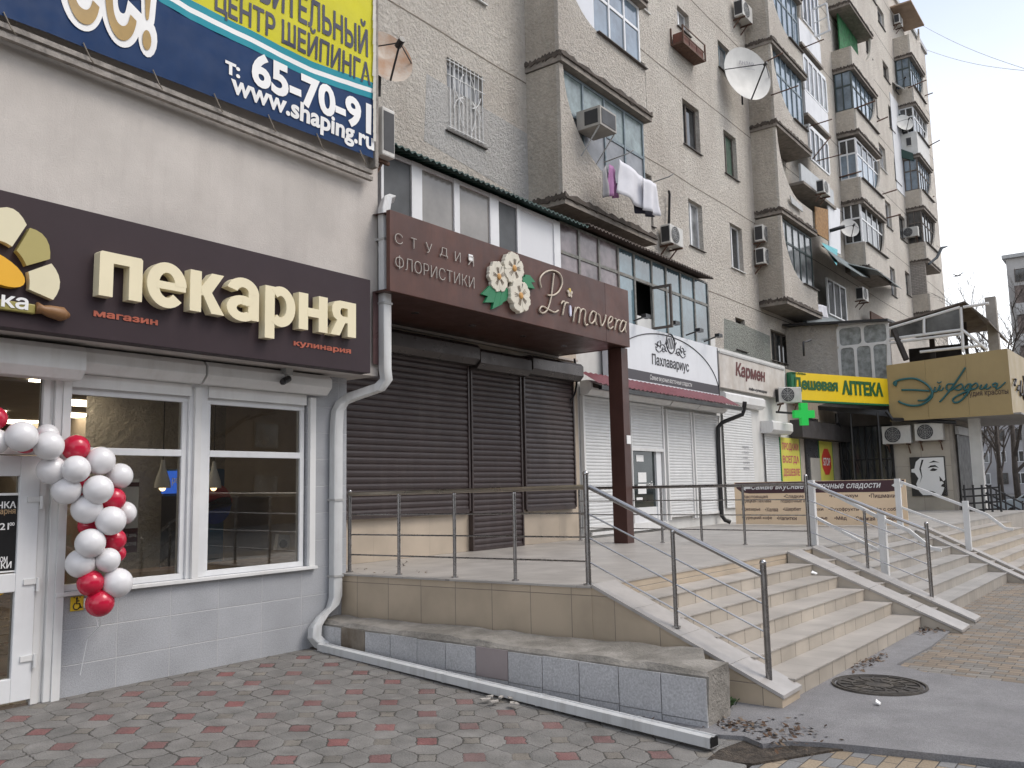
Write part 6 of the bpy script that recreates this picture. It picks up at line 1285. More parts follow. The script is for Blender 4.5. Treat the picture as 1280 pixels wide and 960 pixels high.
ac_front(831, 312, YA, 'white air conditioner under the laundry balcony beside a standing black pipe', .95)
ac_front(946, 308, YA, 'upper of two white air conditioners stacked left of the second balcony column'); ac_front(947.5, 336, YA, 'lower of two white air conditioners stacked left of the second balcony column')
ac_front(921, 31, YA, 'grey air conditioner above the big white satellite dish', 1.05)
ac_front(1071, 379, 9.55, 'white air conditioner under the tin roof of the third balcony column')
ac_front(1129, 180, 9.95, 'air conditioner beside the small dish on the fourth balcony column, upper one'); ac_front(1133, 188, 9.8, 'air conditioner beside the small dish on the fourth balcony column, lower one')
ac_front(1118, 35, YA, 'air conditioner under the tan canopy near the roof')
c = oX(1140, 299, C4); make_ac('air conditioner on the side of the fourth balcony column', c, -pi/2)
c = oY(1022, 247, 9.15); make_ac('grey air conditioner hanging on the open balcony beside a chipboard sheet', c, 0, .9)
c = PX_(1125, 557); make_ac('left white air conditioner on the salon wall under the tan sign', Vector((SX, c.y, c.z)), -pi/2, 1.05)
c = PX_(1165, 553); make_ac('right white air conditioner on the salon wall above the face poster', Vector((SX, c.y, c.z)), -pi/2, 1.0)
c = oY(982, 507, YF-.25); make_ac('white air conditioner standing out in front of the green end of the pharmacy sign', c, -pi/4, .82)
c = oX(484, 204, XU+.2); tac = make_ac('white air conditioner with a black side next to the banner edge', Vector((XU, 7.62, c.z)), pi/2, 1.15); tac.scale = (.9, .62, 1)
# window type unit on the laundry balcony
c = oY(739, 168, 9.05); wac = thing('window_air_conditioner', 'old boxy window air conditioner on thin struts in the laundry balcony glazing', 'air conditioner', c)
m = MB(); m.box(c.x-.33, c.x+.33, 8.62, 9.2, c.z, c.z+.42); m.build('casing', mk('aged_casing', (.36, .34, .31), .6, var=.1, streak=.3), wac, bevel=.01)
m = MB(); m.box(c.x-.28, c.x+.28, 8.612, 8.619, c.z+.05, c.z+.37); m.box(c.x-.337, c.x-.331, 8.68, 9.0, c.z+.06, c.z+.36); m.build('grille', ac_dark, wac)
m = MB()
for dx in (-.3, .3): m.tube([(c.x+dx, 8.66, c.z), (c.x+dx, 9.13, c.z-.55)], .016, 6)
m.build('strut', grey_metal, wac)
# satellite dishes
def dish(label, c, nrm, R, writing=False, col=None):
    t = thing('satellite_dish', label, 'satellite dish', c, 'satellite dishes'); n = Vector(nrm).normalized(); ux = n.cross(Vector((0, 0, 1))).normalized(); uy = ux.cross(n)
    m = MB(); NR, NA = 5, 32; m.v.append(Vector(c))
    for i in range(1, NR+1):
        for k_ in range(NA): a_ = 2*pi*k_/NA; r_ = R*i/NR; m.v.append(Vector(c)+ux*r_*cos(a_)*.93+uy*r_*sin(a_)+n*(.16*R*(i/NR)**2))
    for k_ in range(NA): m.f.append((0, 1+k_, 1+(k_+1) % NA))
    for i in range(NR-1):
        for k_ in range(NA): m.f.append((1+i*NA+k_, 1+(i+1)*NA+k_, 1+(i+1)*NA+(k_+1) % NA, 1+i*NA+(k_+1) % NA))
    m.m = [0]*len(m.f); m.build('reflector', col or dish_m, t, smooth=True)
    foc = Vector(c)+n*R*1.1-uy*R*.25; m = MB(); m.tube([Vector(c)-uy*R+n*.16*R, foc], .018*R+.008, 5); m.tube([Vector(c)-ux*R*.9+n*.15*R, foc], .012*R+.004, 4); m.tube([Vector(c)+ux*R*.9+n*.15*R, foc], .012*R+.004, 4); m.build('arm', black_metal, t)
    m = MB(); m.tube([foc-n*.07, foc+n*.07], .045, 8); m.build('receiver', black_metal, t)
    m = MB(); m.tube([Vector(c)-n*.02, Vector(c)-n*.2-uy*.1, Vector(c)-n*.3-uy*R*.9], .03, 6); m.build('mount', black_metal, t)
    if writing:
        m = MB(); o_ = Vector(c)+n*(.10*R)+uy*R*.35+ux*R*.25; text_fit(m, 'АНЛАР', o_, -ux, uy, R*.62, R*.16, bold=.02); text_fit(m, 'телевидение', o_-uy*R*.16, -ux, uy, R*.62, R*.08); m.build('lettering', mk('grey_dish_print', (.2, .2, .22), .6, var=0), t)
    return t
dish_m = mk('dish_white', (.58, .575, .55), .5, var=.08, streak=.15)
dc = oY(931, 95, 9.45); dish('big white satellite dish with grey lettering between the wall and the second balcony column', dc, (-.5, -.8, .12), .92, True)
dish('rust stained dish beside the banner edge', oX(481, 74, 7.6), (-.3, -.85, .25), .40, col=mk('rust_stained_dish', (.50, .43, .36), .6, var=.2, mottle=.7, ms=3, dirt=(.34, .15, .05)))
dish('small white dish on the white glazed balcony of the third column', oX(1064, 288, C3-.1)+Vector((-.3, 0, 0)), (-.75, -.6, .25), .42); dish('small dish on the white balcony of the fourth column', oX(1130, 154, C4-.3), (-.75, -.6, .25), .5); dish('tilted dish on the upper part of the fourth column', oX(1121, 108, C4-.5), (-.2, -.7, .7), .5)
# laundry
def cloth_thing(label, px_poly, Y, mat, fold=.04):
    P = [oY(x, y, Y) for x, y in px_poly]; xa, xb = min(p.x for p in P), max(p.x for p in P); m = MB(); n = 14; k_ = 8
    tl, tr_, br_, bl_ = P
    for i in range(n+1):
        for j in range(k_+1):
            u, v = i/n, j/k_; p = (tl.lerp(tr_, u)).lerp(bl_.lerp(br_, u), v); p = Vector(p); p.y += fold*sin(u*9+v*1.5)*(.3+v)+.02*mnoise.noise((p.x*4, p.z*4, 2)); m.v.append(p)
    for i in range(n):
        for j in range(k_): q = i*(k_+1)+j; m.f.append((q, q+k_+1, q+k_+2, q+1)); m.m.append(0)
    o = m.build('laundry', mat, smooth=True); so = o.modifiers.new('cloth_thickness', 'SOLIDIFY'); so.thickness = .012
    return tag(o, label, 'laundry', 'laundry hanging under the first balcony')
whc = mk('white_cotton', (.66, .66, .70), .9, var=.06, vs=4)
cloth_thing('grey towel hanging leftmost on the laundry poles', [(753, 212), (758, 206), (764, 243), (756, 247)], 8.75, mk('grey_cotton', (.34, .33, .34), .9)); cloth_thing('pink garment hanging between the grey towel and white sheet', [(761, 205), (769, 212), (771, 248), (760, 245)], 8.7, mk('pink_cotton', (.42, .20, .38), .9))
cloth_thing('largest white sheet hanging from the laundry balcony', [(774, 199), (803, 221), (804, 262), (773, 240)], 8.55, whc); cloth_thing('smaller white cloth hanging rightmost on the laundry poles', [(804, 222), (820, 230), (824, 271), (806, 262)], 8.45, whc); cloth_thing('dark trousers hanging half hidden behind the white sheets', [(790, 235), (812, 250), (816, 272), (796, 266)], 8.62, mk('navy_cloth', (.03, .03, .05), .9))
def ptube(name, label, cat, pts, r, mat, group=None): m = MB(); m.tube(pts, r, 6); return tag(m.build(name, mat, smooth=True), label, cat, group)
a = oY(752, 215, 9.1); 
for i, (u, lab) in enumerate(((.0, 'left'), (1, 'right'))):
    p = oY(755+i*52, 203+i*28, 9.12); ptube('clothes_pole', lab+' iron pole carrying the laundry', 'pole', [p, p+Vector((0, -.6, .05)), p+Vector((.02, -.72, .10))], .013, grey_metal, 'clothes poles on the balconies')
poles = [((935, 78), (978, 63), 'at the big dish'), ((915, 12), (918, 2), 'top left'), ]
PL = [((956, 78), (979, 66), C2, 'beside the top glazed balcony of the second column'), ((964, 119), (998, 107), C2, 'across the glazed balcony right of the big dish'), ((1001, 61), (1030, 49), 30.5, 'under the open white casement'), ((1008, 159), (1040, 149), 30.9, 'below the white panels of the second column'), ((1014, 201), (1038, 171), 31.0, 'rising steeply beside the second column windows'), ((1018, 202), (1052, 193), 31.4, 'level with the top of the green curtained window'), ((1045, 223), (1077, 214), C3, 'crossing the green curtained window of the third column'), ((1085, 157), (1110, 146), C3b, 'right of the blue panes of the third column'), ((1068, 136), (1094, 126), C3, 'in front of the blue panes of the third column'), ((1096, 245), (1121, 237), 42.5, 'on the bare wall between third and fourth columns'), ((1135, 110), (1158, 100), C4, 'across the upper fourth column glazing'), ((1150, 122), (1166, 116), C4b, 'against the sky high on the fourth column'), ((1160, 183), (1175, 175), C4b, 'against the sky in the middle of the fourth column'), ((1153, 254), (1168, 245), C4b, 'against the sky low on the fourth column'), ((1063, 323), (1019, 292), None, ''), ((1092, 277), (1126, 268), 42, 'low between third and fourth columns')]
for (a_, b_, X, lab) in PL:
    if X is None: continue
    p = oX(*a_, X); q = oX(*b_, X); ptube('clothes_pole', 'iron clothes pole '+lab, 'pole', [p, q], .022 if X < 35 else .032, rust, 'clothes poles on the balconies')
p, q = oX(1022, 293, 32.5), oX(1056, 283, 32.5); ptube('drain_spout', 'thick dark pipe sticking out over the cyan awning', 'pipe', [p, q], .07, black_metal)
p = oY(1155, 337, 9.1); bz_ = MB(); q0, q1, q2, q3 = oY(1161, 330, 8.6), oY(1171, 322, 8.4), oY(1177, 310, 8.3), oY(1184, 308, 8.2); bz_.tube([q0, q1, q2, q3], [.05, .07, .08, .03], 6); tag(bz_.build('hanging_garment', mk('dark_rag', (.03, .04, .05), .9)), 'dark rag hanging on the last pole against the sky', 'laundry')
# flower box on the wall, standing pipe
c = oY(863, 45, 9.75); fb_ = thing('flower_box', 'rusty window box with red brown pots on the facade', 'flower box', c); m = MB()
x0, x1 = oY(850, 38, 9.7).x, oY(878, 66, 9.7).x; zt_ = oY(850, 32, 9.7).z; m.box(x0, x1, 9.62, 9.98, zt_-.52, zt_-.46)
for (xx, yy) in ((x0, 9.62), (x1, 9.62), (x0, 9.98), (x1, 9.98)): m.box(xx-.02, xx+.02, yy-.02, yy+.02, zt_-.5, zt_)
m.box(x0, x1, 9.6, 9.62, zt_-.03, zt_); m.box(x0, x1, 9.6, 9.62, zt_-.28, zt_-.25); m.build('rack', rust, fb_)
for i in range(3): m = MB(); xx = x0+(x1-x0)*(i+.5)/3; m.box(xx-.22, xx+.22, 9.66, 9.94, zt_-.455, zt_-.18); m.build('pot', mk('clay_pot', (.16, .06, .04), .7, var=.2), fb_)
ptube('standing_pipe', 'thin black vent pipe standing above the white air conditioner on the wall', 'pipe', [oY(836, 284, 9.9), oY(837, 243, 9.9), oY(836, 239, 9.85)], .035, black_metal)
ptube('wall_bracket', 'bent black iron bracket left of the stucco veranda', 'bracket', [oY(1005, 445, 8.25), oY(1004, 428, 8.25), oY(1014, 425, 8.1)], .03, black_metal)
for i, (a_, b_, X) in enumerate((((1013, 395), (1019, 378), 34),)):
    cloth_thing('white towels hanging under the tin roof', [(1022, 380), (1033, 383), (1034, 398), (1022, 394)], 9.2, whc)
# ================================================================== railings
rl = thing('steel_railing', 'stainless steel railing along the left edge and down the first steps', 'railing', (7.1, 5, ZT))
EL = lambda t: Vector((6.89+(7.12-6.89)*t, 7.50+(4.44-7.50)*t, ZT))     # line of posts along the skewed left edge
def vpost(parent, base, h, r=.021, name='post', foot=True, cap=True, mat=None):
    m = MB(); b = Vector(base); m.tube([b+Vector((0, 0, .003)), b+Vector((0, 0, h))], r, 12); o = m.build(name, mat or steel, parent, smooth='auto')
    if foot: m = MB(); m.tube([b+Vector((0, 0, .002)), b+Vector((0, 0, .012))], r*2, 14); m.build('foot_plate', steel_bright, o)
    if cap: m = MB(); m.ball(b+Vector((0, 0, h)), r*1.12, 12, 8); m.build('cap', steel_bright, o, smooth=True)
tp = []
for px_, py_ in ((437, 715), (501, 718), (569, 722), (645, 726)):
    p = oZ(px_, py_, ZT); tp.append(p)
mp_ = oZ(736, 731, ZT)
def lerp_(a, b, t): return Vector(a)*(1-t)+Vector(b)*t
d0 = lerp_(tp[0], mp_, 0); line = lambda f: lerp_(tp[0], mp_, f)
fs = [(p-tp[0]).dot(mp_-tp[0])/(mp_-tp[0]).length_squared for p in tp]
for i, f in enumerate(fs): vpost(rl, line(f), .93 if i == 0 else .88, .022 if i == 0 else .019)
vpost(rl, mp_, 1.06, .027, 'corner_post')
pe = oZ(962, 860, -.01); ptop = 0
vpost(rl, pe, 1.03, .027, 'end_post'); pm = oX(838, 785, lerp_(mp_, pe, .5).x); pm = Vector((lerp_(mp_, pe, .52).x, lerp_(mp_, pe, .52).y, ZT+.02+(pe.z-ZT)*.46)); vpost(rl, pm, .845, .020)
m = MB(); zl = oX(439, 615, tp[0].x).z-ZT; m.tube([tp[0]+Vector((0, 0, .90)), mp_+Vector((0, 0, .93))], .025, 12); m.build('top_rail', mk('bronzed_steel', (.40, .36, .30), .3, metal=1, var=.1), rl, smooth='auto')
m = MB(); m.tube([mp_+Vector((.03, -.02, .93)), pe+Vector((0, .01, .93))], .025, 12); m.build('top_rail', steel_bright, rl, smooth='auto')
for h in (.22, .45, .68):
    m = MB(); m.tube([tp[0]+Vector((0, 0, h-.02)), mp_+Vector((0, 0, h))], .0085, 8); m.build('cross_bar', steel, rl, smooth='auto')
    m = MB(); m.tube([mp_+Vector((0, 0, h)), pe+Vector((0, 0, h))], .0085, 8); m.build('cross_bar', steel_bright, rl, smooth='auto')
r2 = thing('steel_railing', 'stainless steel railing between the two terraces, running on down the narrow ramp', 'railing', (12.95, 6, ZT))
P2 = [Vector((12.78, y, ZT)) for y in (8.2, 6.62, 5.93, 5.22)]; mp2 = Vector((12.78, 4.24, ZT)); pe2 = oX(1165, 749, 12.78)
for i, p in enumerate(P2): vpost(r2, p, .9, .02)
vpost(r2, mp2, 1.02, .026, 'corner_post'); vpost(r2, pe2, 1.0, .026, 'end_post'); vpost(r2, lerp_(mp2, pe2, .5), .84, .02)
m = MB(); m.tube([P2[0]+Vector((0, 0, .90)), mp2+Vector((0, 0, .90))], .025, 12); m.build('top_rail', steel, r2, smooth='auto')
m = MB(); m.tube([mp2+Vector((0, -.03, .92)), pe2+Vector((0, .01, .92))], .025, 12); m.build('top_rail', steel_bright, r2, smooth='auto')
for h in (.22, .45, .68):
    m = MB(); m.tube([P2[0]+Vector((0, 0, h)), mp2+Vector((0, 0, h))], .0085, 8); m.build('cross_bar', steel, r2); m = MB(); m.tube([mp2+Vector((0, 0, h)), pe2+Vector((0, 0, h))], .0085, 8); m.build('cross_bar', steel_bright, r2)
def white_rail(lab, X, ya, za, yb, zb):
    t = thing('white_railing', lab, 'railing', (X, ya, za)); m = MB(); m.box(X-.05, X+.05, ya-.05, ya+.05, za, za+.98); m.build('post', white_metal, t, bevel=.005); m = MB(); m.box(X-.05, X+.05, yb-.05, yb+.05, zb, zb+.92); m.build('post', white_metal, t, bevel=.005)
    d = Vector((0, yb-ya, zb-za)); e1 = Vector((X, yb, zb+.80))+d*.22; 
    m = MB(); m.rtube([Vector((X, ya-.05, za+.92)), Vector((X, yb, zb+.82)), Vector((X, yb-.35, zb+.66)), Vector((X, yb-.62, zb+.42)), Vector((X, yb-.75, zb+.40))], .05, .05, (1, 0, 0)); m.build('hand_rail', white_metal, t)
    m = MB(); m.rtube([Vector((X, ya-.05, za+.42)), Vector((X, yb+.05, zb+.36))], .05, .04, (1, 0, 0)); m.build('lower_rail', white_metal, t)
white_rail('white painted steel railing close behind the steel ramp rail', 13.12, 4.28, ZT-.02, 3.3, .33); white_rail('white painted steel railing beside the second ramp near the sweets banner', 18.12, 4.22, ZT-.02, 3.05, .36)
bnr = thing('sweets_banner', 'long peach banner with a dark scalloped heading advertising oriental sweets, tied to a rail', 'banner', (18.6, 6, ZT))
XN = 18.75; ny0, ny1 = oX(919, 630, XN).y, oX(1134, 630, XN).y; nz0, nz1 = ZT+.02, oX(1000, 601.5, XN).z
peach = mk('peach_vinyl', (.86, .66, .45), .5, var=.04); brn = mk('dark_aubergine_print', (.06, .022, .03), .5, var=0)
m = MB(); m.box(XN, XN+.02, ny1, ny0, nz0, nz1); m.build('sheet', peach, bnr)
m = MB(); hh = .27*(nz1-nz0); c = .15; pts = [(ny0-.02, nz1-.01), (ny0-.02-c*.25, nz1-hh*.55), (ny0-.02-c, nz1-hh*.9), (ny0-.35, nz1-hh), (ny1+.35, nz1-hh), (ny1+.02+c, nz1-hh*.9), (ny1+.02+c*.25, nz1-hh*.55), (ny1+.02, nz1-.01)]
m.prism([(XN-.004, y, z) for y, z in pts], (.003, 0, 0)); m.build('heading_field', brn, bnr)
Wd = ny0-ny1; m = MB(); text_fit(m, 'Самые вкусные восточные сладости', (XN-.007, ny0-Wd*.11, nz1-hh*.80), (0, -1, 0), (0, 0, 1), Wd*.76, hh*.66, shear=.3, fat=.02)
for f0 in (.045, .925):
    y = ny0-Wd*f0; z = nz1-hh*.48; m.prism([(XN-.006, y, z), (XN-.006, y-.10, z+.07), (XN-.006, y-.10, z+.03), (XN-.006, y-.22, z+.03), (XN-.006, y-.22, z-.03), (XN-.006, y-.10, z-.03), (XN-.006, y-.10, z-.07)], (.001, 0, 0))
m.build('lettering', white_print, bnr)
m = MB(); rows = [((.05, .16, 'Настоящая'), (.31, .12, '•Сладкие'), (.58, .16, '•Рахат-лукум'), (.80, .16, '•Пишмание')), ((.04, .19, 'турецкая пахлава'), (.29, .21, 'подарочные наборы')), ((.04, .12, '•Джезерье'), (.19, .08, '•Халва'), (.30, .11, '•Щербет'), (.44, .10, '•Орехи'), (.57, .17, '•Сухофрукты'), (.80, .17, 'Кофе с собой')), ((.04, .19, '•Турецкий кофе'), (.26, .12, '•Напитки'), (.44, .12, '•Варенье'), (.60, .07, '•Мёд'), (.71, .24, '•Свежая выпечка'))]
zr = [.60, .49, .30, .10]
for row, zz in zip(rows, zr):
    for f0, fw_, body in row: text_fit(m, body, (XN-.004, ny0-Wd*f0, nz0+(nz1-nz0)*zz), (0, -1, 0), (0, 0, 1), Wd*fw_, (nz1-nz0)*.095, fat=.02)
m.build('small_lettering', brn, bnr)
# black ramp railing at the far right
br3 = thing('black_railing', 'black iron railing with thin bars at the salon entrance', 'railing', (29, 3.5, .5)); m = MB()
for k_ in range(4):
    for (a_, b_) in ((oX(1203, 612+9*k_, 27.5), oX(1250, 609+9*k_, 27.5)),): m.tube([a_, b_], .025, 6)
for k_ in range(5): p = oX(1205+11*k_, 606, 27.5); m.tube([p, (p.x, p.y, .35)], .03, 6)
for k_ in range(4): m.tube([oX(1232, 606+10*k_, 29), oX(1285, 632+10*k_, 29)], .03, 6)
for k_ in range(5): p = oX(1234+11*k_, 606+5*k_, 29); m.tube([p, p+Vector((0, 0, -1.1))], .025, 6)
m.build('bars', black_metal, br3)
m = MB(); m.prism([oX(1228, 652, 26.5), oX(1285, 676, 26.5), oX(1285, 686, 26.5), oX(1228, 662, 26.5)], (.3, 0, 0)); m.build('ramp_edge', black_metal, br3)
# ------------------------------------------------------------------ manhole, litter, weeds
mc = oZ(1099, 857, -.118); mh = thing('manhole_cover', 'round dark iron manhole cover with raised rings set in the asphalt', 'manhole cover', (mc.x, mc.y, -.118)); R = .36
iron = mk('cast_iron', (.06, .052, .045), .7, var=.4, vs=12, mottle=.5, ms=6, dirt=(.14, .12, .095), bump=.5, bs=60)
ring = lambda r_, z, n=40: [(mc.x+r_*cos(2*pi*i/n), mc.y+r_*sin(2*pi*i/n), z) for i in range(n)]
m = MB(); m.prism(ring(R, -.112), (0, 0, -.03)); m.build('plate', iron, mh)
m = MB()
for r_ in (R*1.08, R*.95, R*.62, R*.3): m.tube(ring(r_, -.112)+[ring(r_, -.112)[0]], .014 if r_ > R*.9 else .010, 5, False)
for k_ in range(16): a_ = 2*pi*k_/16; m.tube([(mc.x+R*.34*cos(a_), mc.y+R*.34*sin(a_), -.112), (mc.x+R*.58*cos(a_+.15), mc.y+R*.58*sin(a_+.15), -.112), (mc.x+R*.9*cos(a_), mc.y+R*.9*sin(a_), -.112)], .011, 4)
m.build('raised_pattern', iron, mh)
random.seed(21); leafc = [mk('dry_leaf_brown', (.10, .055, .03), .9), mk('dry_leaf_dark', (.045, .03, .022), .9), mk('dry_leaf_tan', (.17, .12, .08), .9)]
lf = MB()
def leaf_pile(cx, cy, n, sx, sy, z0, r=.03):
    for i in range(n):
        x, y = cx+random.gauss(0, sx), cy+random.gauss(0, sy); a_ = random.uniform(0, 6.3); s_ = random.uniform(.4, 1)*r; z = z0+abs(random.gauss(0, .012)); t = random.uniform(-.5, .5)
        lf.cur = random.randrange(3); u = Vector((cos(a_), sin(a_), t))*s_; v = Vector((-sin(a_), cos(a_), random.uniform(-.4, .4)))*s_*.55; c = Vector((x, y, z)); lf.quad(c-u, c-v, c+u*1.2, c+v)
for (px_, py_, n, sx, sy) in ((1085, 828, 90, .22, .05), (1165, 787, 110, .2, .1), (930, 905, 60, .10, .12), (985, 918, 90, .22, .12), (900, 905, 60, .08, .15)):
    c = oZ(px_, py_, -.115); leaf_pile(c.x, c.y, n, sx, sy, c.z)
for i in range(70): f = random.random(); leaf_pile(6.27-.0*f+(6.02-6.27)*f+.06, 7.5+(2.9-7.5)*f, 1, .03, .03, .01-.13*f, .022)
for (px_, py_, n) in ((455, 712, 4), (505, 708, 6), (530, 716, 8), (480, 716, 4), (510, 703, 2)): c = oZ(px_, py_, ZT); leaf_pile(c.x, c.y, n, .06, .04, ZT+.004, .022)
tag(lf.build('fallen_leaves', leafc, base=(9, 4, 0)), kind='stuff')['label'] = 'dry fallen leaves and litter along the foot of the steps and the low wall'
grs = MB(); gm = mk('weed_green', (.05, .11, .025), .8, var=.3)
for (px_, py_, Z, n, h) in ((764, 870, -.1, 22, .09), (903, 886, -.12, 30, .07), (468, 795, .0, 6, .05), (912, 880, -.1, 24, .05)):
    c = oZ(px_, py_, Z)
    for i in range(n):
        a_ = random.uniform(0, 6.3); r_ = random.uniform(0, .06); b = c+Vector((r_*cos(a_), r_*sin(a_), 0)); d = Vector((cos(a_), sin(a_), 0))*random.uniform(.02, .07); t = b+d+Vector((0, 0, h*random.uniform(.5, 1))); s_ = Vector((-sin(a_), cos(a_), 0))*.010; grs.quad(b-s_, b+s_, t+s_*1.4, t+d*.3); 
tag(grs.build('weeds', gm, base=(8, 4, 0)), kind='stuff')['label'] = 'small green weeds growing at the foot of the low wall'
rub = MB(); random.seed(4)
for i in range(9):
    c = oZ(622+random.uniform(-18, 26), 876+random.uniform(-6, 6), -.06); s_ = random.uniform(.02, .05); a_ = random.uniform(0, 3); u = Vector((cos(a_), sin(a_), 0))*s_; v = Vector((-sin(a_), cos(a_), 0))*s_*.5; rub.prism([c-u-v, c+u-v*.6, c+u*.7+v, c-u*.8+v*.8], (0, 0, .012))
tag(rub.build('tile_chips', mk('pale_tile_chip', (.45, .42, .38), .9)), kind='stuff')['label'] = 'small pale tile chips scattered beside the gutter pipe'
lit = MB(); 
for (px_, py_, Z, s_) in ((1186, 784, -.12, .05), (1098, 881, -.115, .03), (1018, 718, .62, .05), (1050, 797, -.12, .02)): c = oZ(px_, py_, Z); lit.prism([c+Vector((-s_, -s_*.6, .004)), c+Vector((s_, -s_*.4, .004)), c+Vector((s_*.8, s_*.7, .03)), c+Vector((-s_*.7, s_*.5, .015))], (0, 0, .01))
tag(lit.build('paper_scraps', white_print), kind='stuff')['label'] = 'white paper scraps lying on the pavement and steps'
# ------------------------------------------------------------------ far right: houses, trees, car, wires, bird
bark = mk('grey_bark', (.085, .07, .06), .9, var=.3, vs=6)
def bare_tree(label, base, h, seed, spread=.55, tr=.14, depth=5, lean=(0, 0)):
    random.seed(seed); t = thing('bare_tree', label, 'tree', base, 'bare trees at the far end'); b = Vector(base); m = MB(); tw = MB()
    top = b+Vector((lean[0], lean[1], h*.36)); m.tube([b, b.lerp(top, .5)+Vector((.05, .05, 0)), top], [tr, tr*.8, tr*.62], 7); m.build('trunk', bark, t, smooth=True)
    def grow(p, d, l, r, k_):
        if k_ == 0 or l < .12: return
        q = p+d*l*.5+Vector((random.gauss(0, .05), random.gauss(0, .05), 0))*l; e = p+d*l; tw.tube([p, q, e], [r, r*.8, r*.6], 5 if k_ > 2 else 3, False)
        for i in range(random.choice((2, 3, 3))):
            nd_ = (d+Vector((random.gauss(0, spread), random.gauss(0, spread), random.gauss(.12, .3)))).normalized(); grow(p.lerp(e, random.uniform(.45, 1)), nd_, l*random.uniform(.55, .82), r*.6, k_-1)
    for i in range(4): grow(top-Vector((0, 0, h*.06*i)), (Vector((random.gauss(0, .5), random.gauss(0, .5), 1))).normalized(), h*.28, tr*.5, depth)
    tw.build('branches', bark, t); return t
for i, (px_, py_, X, h, lab) in enumerate(((1240, 470, 60, 14, 'bare tree with thin upright twigs against the white sky behind the terrace shelter'), (1268, 560, 46, 12, 'bare tree in front of the far grey block at the right edge'), (1250, 600, 60, 10, 'bare tree far behind the black railing under the tan sign'), (1228, 600, 75, 10, 'bare tree furthest back beside the white salon column'))):
    p = oX(px_, py_, X); bare_tree(lab, (X, p.y, -.2), h, 30+i, spread=.30 if i == 0 else .5, tr=.16 if i < 2 else .14, depth=6 if i < 2 else 5)
def block(label, X, Y0, Y1, D_, Z1, wallm, rows, cols, seed, winm, extra=None):
    t = thing('far_block', label, 'building', (X, (Y0+Y1)/2, -.2)); m = MB(); m.box(X, X+D_, Y0, Y1, -.25, Z1); m.build('wall', wallm, t)
    random.seed(seed); sh = Z1/(rows+.35); cw = (Y1-Y0)/cols
    for r_ in range(rows):
        for c in range(cols):
            y = Y0+cw*(c+.2); z = .9+sh*r_; m = MB(); m.box(X-.06, X-.01, y, y+cw*.6, z, z+sh*.52); wo = m.build('window', white_pvc if random.random() > .4 else fr_brown, t)
            m = MB(); m.box(X-.075, X-.062, y+.09, y+cw*.28, z+.09, z+sh*.52-.09); m.box(X-.075, X-.062, y+cw*.33, y+cw*.6-.09, z+.09, z+sh*.52-.09); m.build('pane', winm, wo)
    m = MB(); m.box(X-.35, X+D_+.3, Y0-.3, Y1+.3, Z1, Z1+.35); m.build('roof', grey_metal, t); return t
p = oX(1257, 324, 95); fbk = block('grey panel block at the right edge with brown glazed loggias under its roof', 95, p.y-22, p.y, 14, p.z, mk('far_grey_panel', (.50, .48, .46), .9, var=.2, vs=.3, mottle=.3, ms=.2), 9, 7, 5, win_dark)
m = MB()
for k_ in range(int((p.z-3)/3)): m.box(94.2, 94.98, p.y-7.5, p.y-.6, 2.2+3.0*k_, 3.3+3.0*k_)
m.build('loggia_band', mk('pale_loggia_panel', (.46, .45, .44), .8, var=.1), fbk)
m = MB()
for k_ in range(int((p.z-3)/3)): m.box(94.3, 94.98, p.y-7.5, p.y-.6, 3.3+3.0*k_, 5.05+3.0*k_)
m.build('loggia_glazing', mk('brown_loggia', (.20, .15, .13), .6, var=.4, vs=1.5), fbk)
p = oX(1222, 560, 120); q = oX(1300, 560, 120); block('long grey far house seen under the tan sign box behind bare branches', 120, q.y-10, p.y+6, 12, oX(1240, 528, 120).z+3, mk('far_pale_house', (.42, .41, .42), .9, var=.15, vs=.3), 4, 12, 9, win_dark)
# parked car
cc_ = oX(1272, 634, 44); car = thing('parked_car', 'pale blue parked car at the far right behind the black railing', 'car', (44, cc_.y-1.2, -.2)); o = Vector((44, cc_.y-1.2, -.2))
paint = mk('pale_blue_car_paint', (.42, .50, .56), .25, var=.03, coat=.6); side = [(-2.1, .28), (2.1, .28), (2.15, .62), (1.95, .88), (1.15, .98), (.55, 1.42), (-.95, 1.45), (-1.65, 1.02), (-2.1, .92)]
m = MB(); m.prism([(o.x+y*.3-.85+.0, o.y+y, o.z+z) for y, z in side], (1.62, -.4, 0)); m.build('body', paint, car, bevel=.06)
m = MB(); m.prism([(o.x+y*.3-.86, o.y+y, o.z+z) for y, z in [(-1.45, 1.03), (1.0, 1.0), (.5, 1.36), (-.9, 1.39)]], (1.66, -.41, 0)); m.build('side_window', win_dark, car)
for y in (-1.3, 1.3):
    for dx in (-.85, .72): m = MB(); c = o+Vector((y*.3+dx, y-(dx+.85)*.25, .31)); m.tube([c, c+Vector((.2, -.05, 0))], .31, 18); wo = m.build('wheel', black_metal, car); m = MB(); m.tube([c-Vector((.01, 0, 0)), c+Vector((.21, -.05, 0))], .18, 12); m.build('rim', grey_metal, wo)
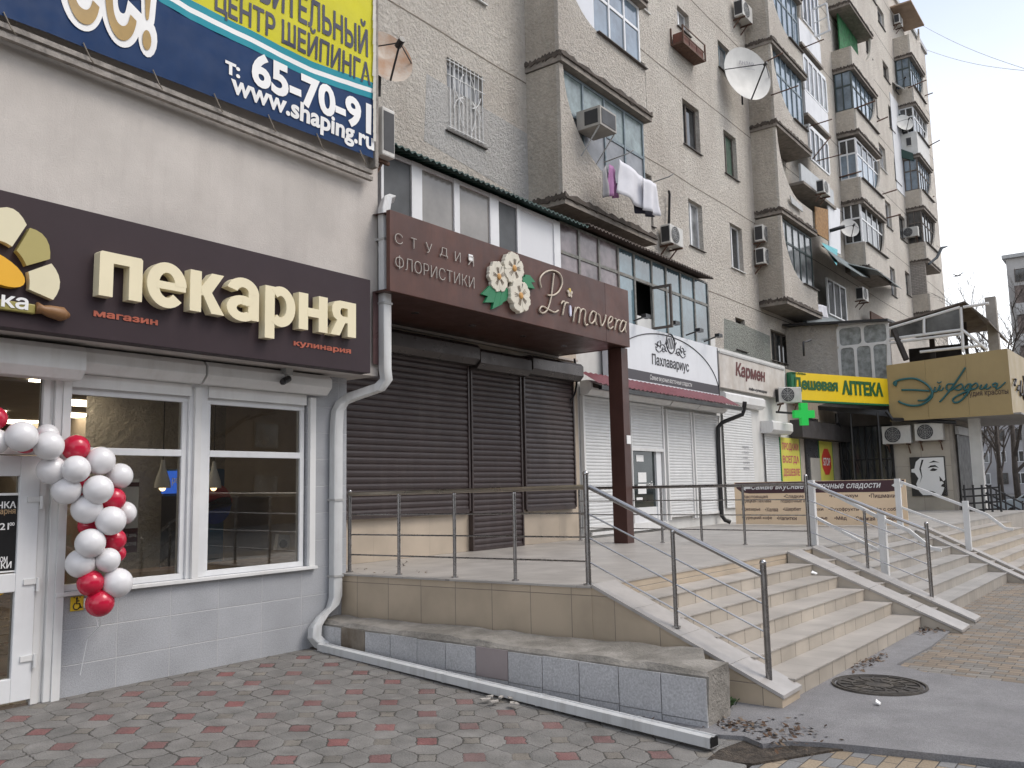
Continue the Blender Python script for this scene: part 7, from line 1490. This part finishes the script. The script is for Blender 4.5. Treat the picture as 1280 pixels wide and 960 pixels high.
for (a_, b_, lab) in (((1146, 28), (1300, 92), 'upper thin overhead wire crossing the sky from the roof'), ((1157, 62), (1300, 90), 'lower thin overhead wire crossing the sky')):
    pa_, pb_ = oX(*a_, 55), oX(*b_, 40); ptube('overhead_wire', lab, 'wire', [pa_.lerp(pb_, i/10)-Vector((0, 0, .25*sin(pi*i/10))) for i in range(11)], .011, grey_metal, 'overhead wires')
bc = oX(1197, 345, 50); m = MB(); m.tube([bc+Vector((0, .45, .0)), bc, bc+Vector((0, -.35, .02))], [.02, .06, .02], 6)
m.quad(bc+Vector((0, .12, 0)), bc+Vector((.1, -.12, .02)), bc+Vector((.3, -.6, .35)), bc+Vector((.2, -.5, .36))); m.quad(bc+Vector((0, .12, 0)), bc+Vector((-.1, -.1, .02)), bc+Vector((-.5, .35, .18)), bc+Vector((-.35, .45, .2)))
for v in m.v: v.xyz = bc+(v-bc)*.5
tag(m.build('bird', mk('dark_bird', (.06, .06, .07), .8)), 'dark bird gliding in the white sky right of the apartment block', 'bird')

# the other side of the street, behind the camera: it shows in the shop windows
block('long brick house across the street mirrored in the shop windows', 0, -1, 1, 1, 1, grey_metal, 0, 1, 1, win_dark) if False else None
opp = thing('street_house', 'brick house across the street, mirrored in the shop windows', 'building', (12, -30, -.2)); m = MB(); m.box(-22, 46, -40, -28, -.25, 13.5); m.build('wall', mk_tiles('brown_brick_house', (.13, .11, .10), (0, 2), (.5, .15), gap=.02, grout=(.16, .14, .12), rough=.9), opp)
m = MB(); m.box(-22.4, 46.4, -40.4, -27.5, 13.5, 13.9); m.build('roof', far_ground, opp)
for k_ in range(14):
    for r_ in range(4): x = -20+4.7*k_; z = 1.2+3.1*r_; m = MB(); m.box(x, x+1.9, -27.99, -27.93, z, z+1.6); m.build('window', fr_brown, opp); m = MB(); m.box(x+.1, x+1.8, -27.92, -27.90, z+.1, z+1.5); m.build('pane', win_dark, opp)
for i, (x, y, h, lab) in enumerate(((1.5, -9, 9, 'nearest bare street tree across the road'), (9, -12, 11, 'tall bare street tree across the road'), (18, -13, 10, 'furthest bare street tree across the road'), (-7, -11, 10, 'leftmost bare street tree across the road'))): bare_tree(lab, (x, y, -.2), h, 60+i, tr=.16, depth=5)['group'] = 'street trees across the road'
